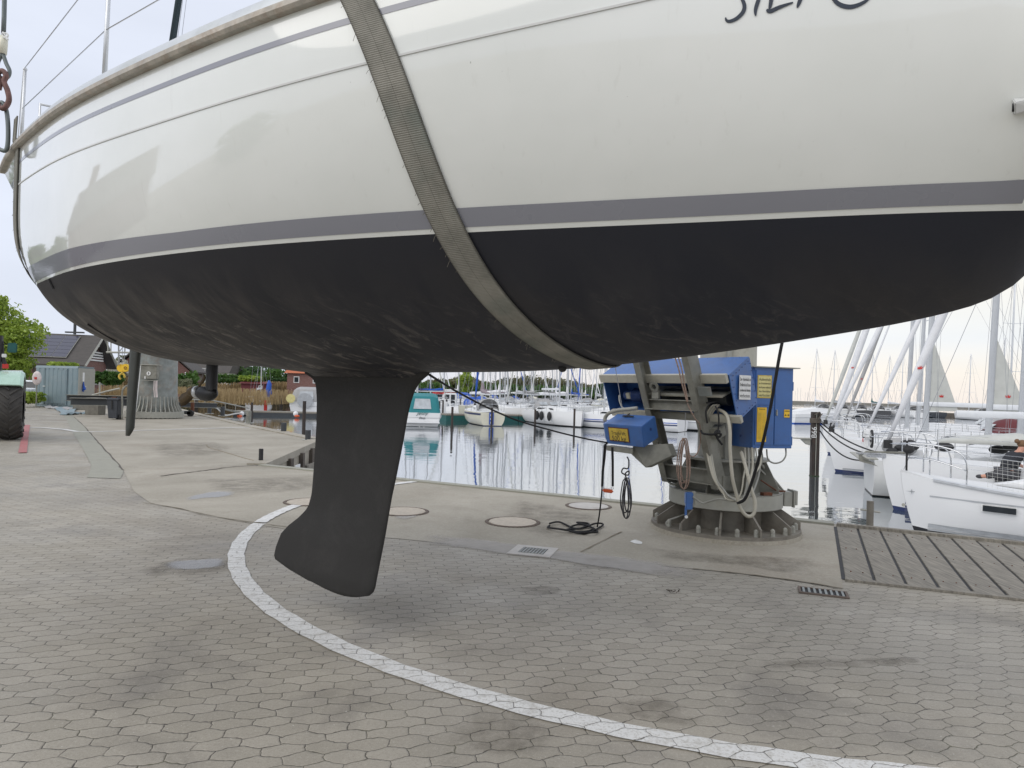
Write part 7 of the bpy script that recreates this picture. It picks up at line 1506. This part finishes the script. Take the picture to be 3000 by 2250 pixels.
# reeds
n = 15000; u = rng.random(n); v = rng.random(n)**1.3; P0 = np.array([[-60, 79], [-43, 84.5], [-32, 102], [-24, 108]]); seg = np.interp(u, [0, 1], [0, 2.999]); i0 = seg.astype(int); f_ = seg-i0; base = P0[i0]*(1-f_)[:, None]+P0[i0+1]*f_[:, None]; base[:, 1] += v*11; base[:, 0] -= v*2
hgt = 2.1+rng.random(n)*.7+.3*np.sin(base[:, 0]*.5); V = np.zeros((n, 4, 3)); lean = rng.normal(size=(n, 2))*.18; w_ = .035+.03*rng.random(n); a = rng.random(n)*6.28
for k, (s_, z_) in enumerate(((-1, 0), (1, 0), (.6, 1), (-.6, 1))): V[:, k, 0] = base[:, 0]+s_*w_*np.cos(a)+lean[:, 0]*z_; V[:, k, 1] = base[:, 1]+s_*w_*np.sin(a)+lean[:, 1]*z_; V[:, k, 2] = -.95+hgt*z_
me = bpy.data.meshes.new('reeds'); me.from_pydata([tuple(x) for x in V.reshape(-1, 3)], [], [(4*i, 4*i+1, 4*i+2, 4*i+3) for i in range(n)]); me.materials.append(M['reed']); o = bpy.data.objects.new('reeds', me); COL.objects.link(o); tag(o, 'straw coloured reed belt along the inlet behind the crane', 'reeds', kind='stuff')
# more reeds and rough grass on the land left of the column
n = 3500; bx = P(300, 1180, 62).x+rng.random(n)*16; by = 58+rng.random(n)*14; hgt = .8+rng.random(n)*.6; V = np.zeros((n, 4, 3)); a = rng.random(n)*6.28
for k, (s_, z_) in enumerate(((-1, 0), (1, 0), (.5, 1), (-.5, 1))): V[:, k, 0] = bx+s_*.04*np.cos(a)+.15*z_*np.sin(a*3); V[:, k, 1] = by+s_*.04*np.sin(a); V[:, k, 2] = hgt*z_-.2
me = bpy.data.meshes.new('dry_grass'); me.from_pydata([tuple(x) for x in V.reshape(-1, 3)], [], [(4*i, 4*i+1, 4*i+2, 4*i+3) for i in range(n)]); me.materials.append(M['reed']); o = bpy.data.objects.new('dry_grass', me); COL.objects.link(o); tag(o, 'dry grass behind the container and hook block', 'grass', kind='stuff')
# far wood as one mass
bl = []; X0 = -46
for k in range(64):
    px = 1236+k*9.2; top = float(np.interp(px, [1236, 1290, 1330, 1365, 1400, 1440, 1480, 1560, 1620, 1680, 1720, 1735, 1775, 1800], [1118, 1108, 1110, 1096, 1110, 1124, 1108, 1102, 1108, 1112, 1128, 1130, 1118, 1124]))+random.uniform(-3, 5); Y = 275+random.uniform(0, 12); zt_ = P(px, top, Y).z; c = P(px, 1140, Y); r = (zt_-1)*.55; bl.append(((c.x, Y, zt_-r), (3.6, 3.6, r), 420)); bl.append(((c.x+random.uniform(-1, 1), Y-9, 2.2), (2.6, 2.6, 2.4), 170))
half = len(bl)//2
o = leaves('wood', [bl[i] for i in range(0, len(bl), 2)], .55, 'leaf_brown'); tag(o, 'budding wood along the far shore', 'wood', kind='stuff'); o = leaves('hedge_belt', [bl[i] for i in range(1, len(bl), 2)], .45, 'leaf_green'); tag(o, 'bright green bushes below the far wood', 'bushes', kind='stuff')
tree('tall light green tree standing out of the far wood', P(1366, 1150, 262).xy.to_3d(), 9.5, 8, 'leaf_lime', 2600, .45, 'far_tree', seed=3, low=.1); tree('round dark green tree at the right end of the far wood', P(1763, 1150, 262).xy.to_3d(), 6, 7, 'leaf_dark', 1800, .4, 'far_tree', seed=4, low=.0)
# lime green tree above the tractor
tree('fresh lime green tree rising above the tractor at the left edge', (P(-50, 1100, 46).x, 46, 0), 9.0, 7.0, 'leaf_lime', 17000, .12, 'lime_tree', seed=12, low=.08, nb=18)
# trees and bushes behind the inlet
spec = [(655, 1087, 120, 'leaf_green', 7), (700, 1084, 118, 'leaf_green', 8), (745, 1076, 128, 'leaf_dark', 9), (790, 1076, 125, 'leaf_green', 7), (830, 1078, 130, 'leaf_dark', 9), (870, 1080, 132, 'leaf_dark', 8), (905, 1084, 134, 'leaf_green', 8), (945, 1086, 136, 'leaf_dark', 8), (995, 1092, 140, 'leaf_green', 9), (560, 1078, 100, 'leaf_white', 5), (545, 1100, 82, 'leaf_green', 4.2), (352, 1040, 100, 'leaf_pale', 6), (345, 1060, 85, 'leaf_white', 5), (1060, 1100, 170, 'leaf_green', 10), (1130, 1104, 180, 'leaf_dark', 10), (1200, 1106, 190, 'leaf_green', 10)]
for i, (px, top, Y, m, w_) in enumerate(spec):
    h_ = P(px, top, Y).z; tree('%s tree behind the reeds, %s' % ({'leaf_green': 'mid green', 'leaf_dark': 'dark green', 'leaf_white': 'white flowering', 'leaf_pale': 'pale budding'}[m], ['left of the balcony house', 'right of the balcony house', 'above the red shed', 'behind the blue furled sail', 'second left of the brick house', 'first left of the brick house', 'behind the brick house roof', 'right of the brick house', 'hidden mostly by the keel', 'beside the brick gable', 'in front of the brick gable', 'above the hook block', 'just behind the hook block', 'far left beyond the keel', 'far middle beyond the keel', 'nearest the far wood'][i]), (P(px, 1100, Y).x, Y, 0), h_, w_, m, 1500, .28, 'garden_tree', seed=i+20, low=.02, group='trees behind the inlet')
def hedge(px0, px1, y0, y1, Y, m, label, n=3500, size=.12):
    a, b_ = P(px0, y1, Y), P(px1, y1, Y); zt_ = P(px0, y0, Y).z; zb_ = min(P(px0, y1, Y).z, P(px1, y1, Y).z); k = max(3, int((b_-a).length/(zt_-zb_)*1.3)); o = leaves('hedge', [((a.x+(b_.x-a.x)*(i+.5)/k, Y+random.uniform(-.2, .2), (zt_+zb_)/2), ((b_-a).length/k*.75, .8, (zt_-zb_)/2), n//k) for i in range(k)], size, m, shell=.7); return tag(o, label, 'hedge', 'clipped hedges')
hedge(275, 352, 1087, 1125, 56, 'leaf_green', 'bushy green hedge between container and hook block', 5000); hedge(640, 790, 1096, 1108, 100, 'leaf_green', 'upper clipped hedge behind the inlet'); hedge(620, 720, 1106, 1122, 96, 'leaf_green', 'lower clipped hedge above the reeds'); hedge(700, 765, 1100, 1116, 92, 'leaf_lime', 'yellow green shrub left of the blue furled sail', 2500); hedge(790, 870, 1106, 1122, 112, 'leaf_dark', 'dark hedge in front of the lawn left of the brick house'); hedge(470, 560, 1108, 1150, 74, 'leaf_pale', 'straggly pale bushes beside the white net fence', 2500); hedge(160, 215, 1062, 1075, 46, 'leaf_lime', 'rounded lime shrub showing above the container roof', 1800); hedge(66, 104, 1146, 1182, 37, 'leaf_lime', 'low flowering plants between tractor and container', 1800, .08); hedge(20, 75, 1068, 1090, 58, 'leaf_pale', 'pale shrub behind the tractor mudguard', 1500)
# ------------------------------------------------------------ houses
def pt3(px, py, Y): return P(px, py, Y)
def gable_house(name, label, ridge_a, ridge_b, half, eave_z, wall='brickwall', roof='roof', overhang=.4, gable_trim=True, chimney=None):
    """ridge_a: gable end towards the viewer's right, ridge_b: other end (world points); half: half width vector (horizontal)"""
    ra, rb, hv = Vector(ridge_a), Vector(ridge_b), Vector(half); base = Vector((ra.x, ra.y, 0)); t = thing(name, label, 'house', base); d_ = rb-ra; d_.z = 0; dn = d_.normalized(); R0 = ra-base
    ea = [Vector((0, 0, eave_z))+hv*s_ for s_ in (-1, 1)]; eb = [q+d_ for q in ea]
    k = .92; wa = [hv*-k, hv*k]
    pent = [hv*-k, hv*k, hv*k+Vector((0, 0, eave_z)), Vector((0, 0, R0.z-.25)), hv*-k+Vector((0, 0, eave_z))]
    MB().prism([q+dn*.5 for q in pent], d_-dn*1.0).build('wall', wall, t)
    rf = None
    for s_, i in ((-1, 0), (1, 1)):
        o_ = (ea[i]-R0)*.10; q = [R0-dn*overhang, R0+d_+dn*overhang, eb[i]+o_+dn*overhang, ea[i]+o_-dn*overhang]; r_ = MB().hexa(q, [v+Vector((0, 0, .18)) for v in q]).build('roof', roof, t)
        if i == 0: rf = r_
    if gable_trim:
        b = MB()
        for i in (0, 1): o_ = (ea[i]-R0)*.10; b.tube([R0-dn*(overhang+.04)+Vector((0, 0, .06)), ea[i]+o_-dn*(overhang+.04)+Vector((0, 0, .06))], .13, 4)
        b.build('barge_board', 'galvlight', t)
    return t, base, R0, d_, dn, hv, ea, rf
Yh = 75.0; ra = pt3(293, 988, Yh); rb = pt3(60, 978, 88); hL = pt3(240, 1066, Yh-7.2); hR = pt3(329, 1070, Yh+2.0)
half = Vector((3.6, 4.2, 0)); half = (Vector((hR.x, hR.y, 0))-Vector((hL.x, hL.y, 0)))/2; mid_ = (Vector((hR.x, hR.y, 0))+Vector((hL.x, hL.y, 0)))/2; ra = Vector((mid_.x, mid_.y, P(293, 988, mid_.y).z)); dd_ = Vector((-half.y, half.x, 0)).normalized(); 
if dd_.y < 0 and dd_.x > 0: dd_ = -dd_
if dd_.x > 0: dd_ = -dd_
rb = ra+dd_*16; ez = P(240, 1066, hL.y).z
ht, hbase, R0, d_, dn, hv, ea, rf = gable_house('gable_house', 'brick house with steep dark roof carrying a large solar panel array', ra, rb, half, ez)
# solar array lies on the slope that faces the viewer
i_f = 0 if ea[0].y < ea[1].y else 1; sl = (ea[i_f]-R0); sn = d_.cross(sl).normalized(); sn = sn if sn.z > 0 else -sn
R_s = R0-dn*.4
for r_ in range(6):
    for c_ in range(6):
        q0 = R_s+dn*(2.0+1.32*c_)+sl*(.10+.13*r_); q = [q0, q0+dn*1.27, q0+dn*1.27+sl*.122, q0+sl*.122]; MB().hexa([v+sn*.28 for v in q], [v+sn*.33 for v in q]).build('solar_panel', 'panel', ht)
b = MB(); q = [R_s+dn*1.95+sl*.095, R_s+dn*9.95+sl*.095, R_s+dn*9.95+sl*.885, R_s+dn*1.95+sl*.885]; b.hexa([v+sn*.24 for v in q], [v+sn*.30 for v in q]); b.build('panel_rails', 'galvlight', ht)
# gable: balcony recess, slats, window
gn = -dn; gc = Vector((0, 0, 0))
def gp(u, z, o_=0.0): return hv*u+gn*(-.5+o_)*1.0+Vector((0, 0, z))
H_r = R0.z
b = MB(); b.prism([gp(-.50, ez+.9, .0), gp(.50, ez+.9, .0), gp(.0, H_r-.6, .0)], gn*.06); b.build('balcony_recess', 'rubber', ht)
for k in range(4): b = MB(); b.prism([gp(-.60+.02*k, ez+.45+.28*k, .12), gp(.60-.02*k, ez+.45+.28*k, .12), gp(.60-.02*k, ez+.60+.28*k, .12), gp(-.60+.02*k, ez+.60+.28*k, .12)], gn*.05); b.build('balcony_slat', 'whitepaint', ht)
b = MB(); b.prism([gp(-.3, ez+2.0, .12), gp(.3, ez+2.0, .12), gp(.3, ez+2.2, .12), gp(-.3, ez+2.2, .12)], gn*.05); b.build('gable_beam', 'whitepaint', ht)
for u0, u1 in ((-.65, -.35), (.1, .75)):
    w__ = MB().prism([gp(u0, 1.0, .02), gp(u1, 1.0, .02), gp(u1, 2.4, .02), gp(u0, 2.4, .02)], gn*.05).build('window', 'galvlight', ht); MB().prism([gp(u0+.05, 1.1, .06), gp(u1-.05, 1.1, .06), gp(u1-.05, 2.3, .06), gp(u0+.05, 2.3, .06)], gn*.04).build('pane', 'glassclear', w__)
b = MB(); q = R0+dn*8.6+Vector((0, 0, .2)); b.cyl(q, q+Vector((0, 0, 1.1)), .04); b.tube([q+Vector((0, 0, .55)), q+Vector((.1, -.08, .6))], .38, 16); b.build('satellite_dish', 'rust', ht)
b = MB(); q = R0+dn*2.3+Vector((0, 0, .2)); b.cyl(q, q+Vector((0, 0, 1.2)), .14); b.box(q+Vector((0, 0, .2)), (1.9, .3, .15)); b.build('chimney_pipe', 'darksteel', ht)
b = MB(); zz = Vector((0, 0, .2)); o_ = (ea[i_f]-R0)*.10; b.tube([R0+dn*11.2+zz, ea[i_f]+o_+dn*9.4+zz], .13, 4); b.build('roof_flashing', 'galvlight', ht)
# low wing on the left
wc = hbase+d_+dn*6; b = MB()
lw = thing('low_house_wing', 'long low brick wing with dark roof behind the tree', 'house', hbase+dn*16+hv*(-.2 if i_f == 0 else .2)); fvec = (hv if i_f == 1 else -hv).normalized()
q = [Vector((0, 0, 0))-fvec*2, dn*16-fvec*2, dn*16+fvec*3.2, fvec*3.2]; MB().hexa(q, [v+Vector((0, 0, ez)) for v in q]).build('wall', 'brickwall', lw); q = [fvec*4+Vector((0, 0, ez-.15)), dn*16+fvec*4+Vector((0, 0, ez-.15)), dn*16-fvec*1+Vector((0, 0, ez+2.6)), -fvec*1+Vector((0, 0, ez+2.6))]; MB().hexa(q, [v+Vector((0, 0, .18)) for v in q]).build('roof', 'roof', lw); MB().box(dn*4+fvec*3.3+Vector((0, 0, 1.4)), (3, .6, 1.2)).build('window', 'glass', lw)
# open carport roof in front of it, fence panel
cp = thing('carport', 'dark flat carport roof on posts behind the container', 'carport', P(75, 1090, 50)); inv = Matrix.Translation(-cp.location); b = MB(); b.hexa([P(42, 1070, 50), P(104, 1072, 48), P(104, 1071, 52), P(42, 1069, 53)], [P(42, 1066, 50), P(104, 1069, 48), P(104, 1068, 52), P(42, 1065, 53)]); b.build('roof', 'roof', cp, inv=inv)
b = MB()
for px in (50, 78, 100): b.tube([P(px, 1068, 50), P(px, 1140, 50)], .07, 6)
b.build('posts', 'wood_post', cp, inv=inv)
fp = thing('mesh_fence', 'galvanised steel fence panel between tractor and container', 'fence', P(66, 1180, 33)); inv = Matrix.Translation(-fp.location); b = MB(); b.tube([P(66, 1184, 33), P(66, 1090, 33)], .06, 6); b.tube([P(10, 1087, 33), P(66, 1087, 33)], .04, 6); b.build('frame', 'galvlight', fp, inv=inv); b = MB()
for k in range(12): b.tube([P(12+k*4.6, 1087, 33), P(12+k*4.6, 1180, 33)], .006, 4)
for k in range(9): b.tube([P(12, 1092+k*10, 33), P(66, 1092+k*10, 33)], .006, 4)
b.build('mesh', 'galvlight', fp, inv=inv)
# cars
def car(name, label, c, ang, m, L=4.4):
    t = thing(name, label, 'car', c, ang, 'parked cars'); rings = []
    prof = [(0, .35, .75), (.03, .28, .85), (.12, .26, .92), (.22, .26, 1.35), (.38, .26, 1.45), (.58, .26, 1.42), (.74, .26, .98), (.92, .26, .86), (1, .3, .6)]
    for u, z0_, z1 in prof: rings.append([Vector((L*(u-.5), y, z)) for y, z in ((-.82, z0_), (-.86, .6), (-.84, min(.9, z1)), (-.62 if z1 > 1 else -.75, z1), (.62 if z1 > 1 else .75, z1), (.84, min(.9, z1)), (.86, .6), (.82, z0_))])
    MB().loft(rings).build('body', m, t, auto=35)
    for s_ in (-1, 1):
        b = MB(); b.prism([(L*-.27, s_*.80, .95), (L*.22, s_*.80, .95), (L*.10, s_*.67, 1.34), (L*-.22, s_*.67, 1.36)], (0, s_*.03, 0)); b.build('window', 'glass', t)
        for x in (-.31, .31): b = MB(); b.tube([(L*x, s_*.70, .33), (L*x, s_*.90, .33)], .33, 20); w1 = b.build('wheel', 'rubber', t, auto=40); b = MB(); b.tube([(L*x, s_*.89, .33), (L*x, s_*.915, .33)], .21, 14); b.build('rim', 'galvlight', w1, auto=40)
    b = MB(); b.prism([(L*.135, -.6, 1.37), (L*.235, -.72, 1.0), (L*.235, .72, 1.0), (L*.135, .6, 1.37)], (.03, 0, .02)); b.build('windscreen', 'glass', t)
car('parked_car', 'silver car parked behind the fence beside the container', (P(80, 1160, 44).x, 44.5, 0), .15, 'carpaint'); car('parked_car', 'dark car parked behind the silver one', (P(90, 1150, 50).x, 51, 0), .1, 'cardark')
for i, (px, Y, m, lab) in enumerate(((505, 92, 'cardark', 'dark car at the reeds right of the crane column, left one'), (520, 93, 'cardark', 'dark car at the reeds right of the crane column, right one'), (535, 96, 'carpaint', 'silver car beside the white net fence'), (352, 88, 'cardark', 'dark car behind the hook block'), (845, 118, 'white', 'white car left of the brick house'), (862, 118, 'white', 'white car nearest the brick house'))): car('parked_car', lab, (P(px, 1150, Y).x, Y, P(px, 1158 if i < 4 else 1138, Y).z*0+(.2 if i < 4 else .4)), .3, m)
# other houses
def simple_house(name, label, px, Y, w_, dp, eave, ridge, wall, roof, rot=0.0, gab='x', wins=()):
    c = Vector((P(px, 1120, Y).x, Y, 0)); t = thing(name, label, 'house', c, rot); MB().box((0, 0, eave/2), (w_, dp, eave)).build('wall', wall, t)
    if gab == 'x': pr = [(-w_/2-.3, -dp/2-.4, eave-.1), (-w_/2-.3, dp/2+.4, eave-.1), (-w_/2-.3, 0, ridge)]; MB().prism(pr, (w_+.6, 0, 0)).build('roof', roof, t)
    else:
        MB().prism([(-w_/2, -dp/2, eave), (w_/2, -dp/2, eave), (0, -dp/2, ridge-.3)], (0, dp, 0)).build('gable', wall, t)
        for s_ in (-1, 1): q = [Vector((0, -dp/2-.4, ridge)), Vector((0, dp/2+.4, ridge)), Vector((s_*(w_/2+.5), dp/2+.4, eave-.2)), Vector((s_*(w_/2+.5), -dp/2-.4, eave-.2))]; MB().hexa(q, [v+Vector((0, 0, .2)) for v in q]).build('roof', roof, t)
    for x, z, ww, hh in wins: w1 = MB().box((x, -dp/2-.03, z), (ww, .08, hh)).build('window', 'whitepaint', t); MB().box((x, -dp/2-.08, z), (ww-.2, .05, hh-.2)).build('pane', 'glass', w1)
    return t
simple_house('brick_gable_house', 'dark brick gable house right of the tall crane column', 470, 92, 9, 9, 3.0, 7.2, 'brickwall', 'roof', .25, 'y', ((1.5, 1.5, 1.4, 1.2),))
hw_ = simple_house('white_house', 'white house with balconies behind the propeller', 590, 116, 11, 8, 3.4, 6.2, 'whitepaint', 'roof', .1, 'x', ((-3, 2, 1.2, 1.3), (0, 2, 1.2, 1.3), (3, 2, 1.2, 1.3)))
def balcony(t, x, z, w_, y): 
    b = MB(); b.box((x, y, z), (w_, .9, .12)); b.build('balcony_floor', 'whitepaint', t); b = MB(); b.box((x, y-.45, z+.95), (w_, .06, .06))
    for k in range(int(w_/.25)): b.box((x-w_/2+.125+k*.25, y-.45, z+.5), (.05, .04, .9))
    b.build('balcony_rail', 'white', t)
balcony(hw_, 0, 3.0, 6, -4.4); hz = simple_house('white_house', 'white balcony house peeping over the trimmed hedge', 672, 130, 6, 7, 3.6, 5.6, 'whitepaint', 'roof', 0, 'x'); balcony(hz, 0, 2.6, 5.5, -3.9)
simple_house('red_shed', 'low dark red wooden shed at the edge of the reeds', 752, 92, 3.0, 3, 1.75, 1.95, 'redwood', 'redwood', 0, 'x', ((1.1, 1.2, .5, .5),))
simple_house('brick_house', 'brick house with orange hipped roof left of the keel', 952, 100, 8, 8, 3.4, 5.6, 'brickwall', 'rooforange', -.1, 'x', ((-2.6, 2.4, .8, .9), (.2, 2.4, .8, .9), (2.2, 2.0, 1.1, 1.5)))
# red board and white net fence right of the column
o = MB().box((0, 0, .6), (.9, .08, 2.0)).build('red_board', 'red', None); o.location = (P(494, 1140, 50).x, 50, .1); tag(o, 'red board standing right of the crane column', 'sign')
t = thing('net_fence', 'white net fence sagging between posts behind the cars', 'fence', P(520, 1150, 84)); inv = Matrix.Translation(-t.location); b = MB()
for k in range(5): b.tube([P(495+k*12, 1140, 84), P(495+k*12, 1090+4*(k % 2), 84)], .06, 5)
for k in range(24):
    px = 495+k*2.1; b.tube([P(px, 1132, 84), P(px, 1096+6*abs(math.sin(k*.6)), 84)], .02, 3)
for k in range(6): b.tube([P(495, 1100+k*6, 84), P(520, 1104+k*6, 84), P(545, 1102+k*6, 84)], .02, 3)
b.build('netting', 'whitepaint', t, inv=inv)
# steel gantry frame behind the big crane
t = thing('steel_gantry', 'tall thin steel lattice frame between gable house and crane', 'gantry', P(340, 1100, 60)); inv = Matrix.Translation(-t.location); b = MB()
for px in (316, 325, 347, 366): b.tube([P(px, 1033, 60), P(px, 960, 60)], .05, 5)
b.tube([P(312, 1032, 60), P(392, 1033, 60)], .09, 5); b.tube([P(347, 1033, 60), P(346, 1150, 60)], .05, 5); b.tube([P(347, 1033, 60), P(366, 1010, 60)], .04, 4); b.tube([P(385, 1033, 60), P(385, 1150, 60)], .07, 5); b.build('frame', 'galvlight', t, inv=inv)
# handrail and dark trough behind the beams
t = thing('ramp_rail', 'grey sloping handrail behind the wheelie bin', 'railing', P(272, 1160, 36)); inv = Matrix.Translation(-t.location); b = MB(); b.tube([P(270, 1158, 37), P(310, 1147, 37), P(350, 1138, 37)], .05, 6); b.build('handrail', 'galvlight', t, inv=inv); b = MB(); b.tube([P(292, 1120, 37), P(292, 1164, 37)], .04, 6); b.build('post', 'galvlight', t, inv=inv)
# house and trees standing to the left of the camera, out of frame, mirrored in the gelcoat
hs = simple_house('neighbour_house', 'tall house with chimney left of the yard, seen mirrored in the hull', 0, 1, 8, 9, 4.4, 7.6, 'brickdark', 'roof', 0, 'x'); hs.location = (-27, 9.5, 0); hs.rotation_euler = (0, 0, 1.4); MB().box((2.6, 1.2, 7.7), (.8, .8, 2.6)).build('chimney', 'brickdark', hs)
for i, (x, y, h_, w_) in enumerate(((-30, 19, 6.5, 7), (-34, 27, 7, 8), (-30, -3, 5, 9))): tree('broad green tree left of the yard, seen mirrored in the hull, %s' % ['nearest the container', 'behind the other', 'past the house'][i], (x, y, 0), h_, w_, 'leaf_green', 1600, .35, 'yard_tree', seed=50+i, low=.05)
kids = None
for o in list(COL.objects):
    if '_L' in o: del o['_L']
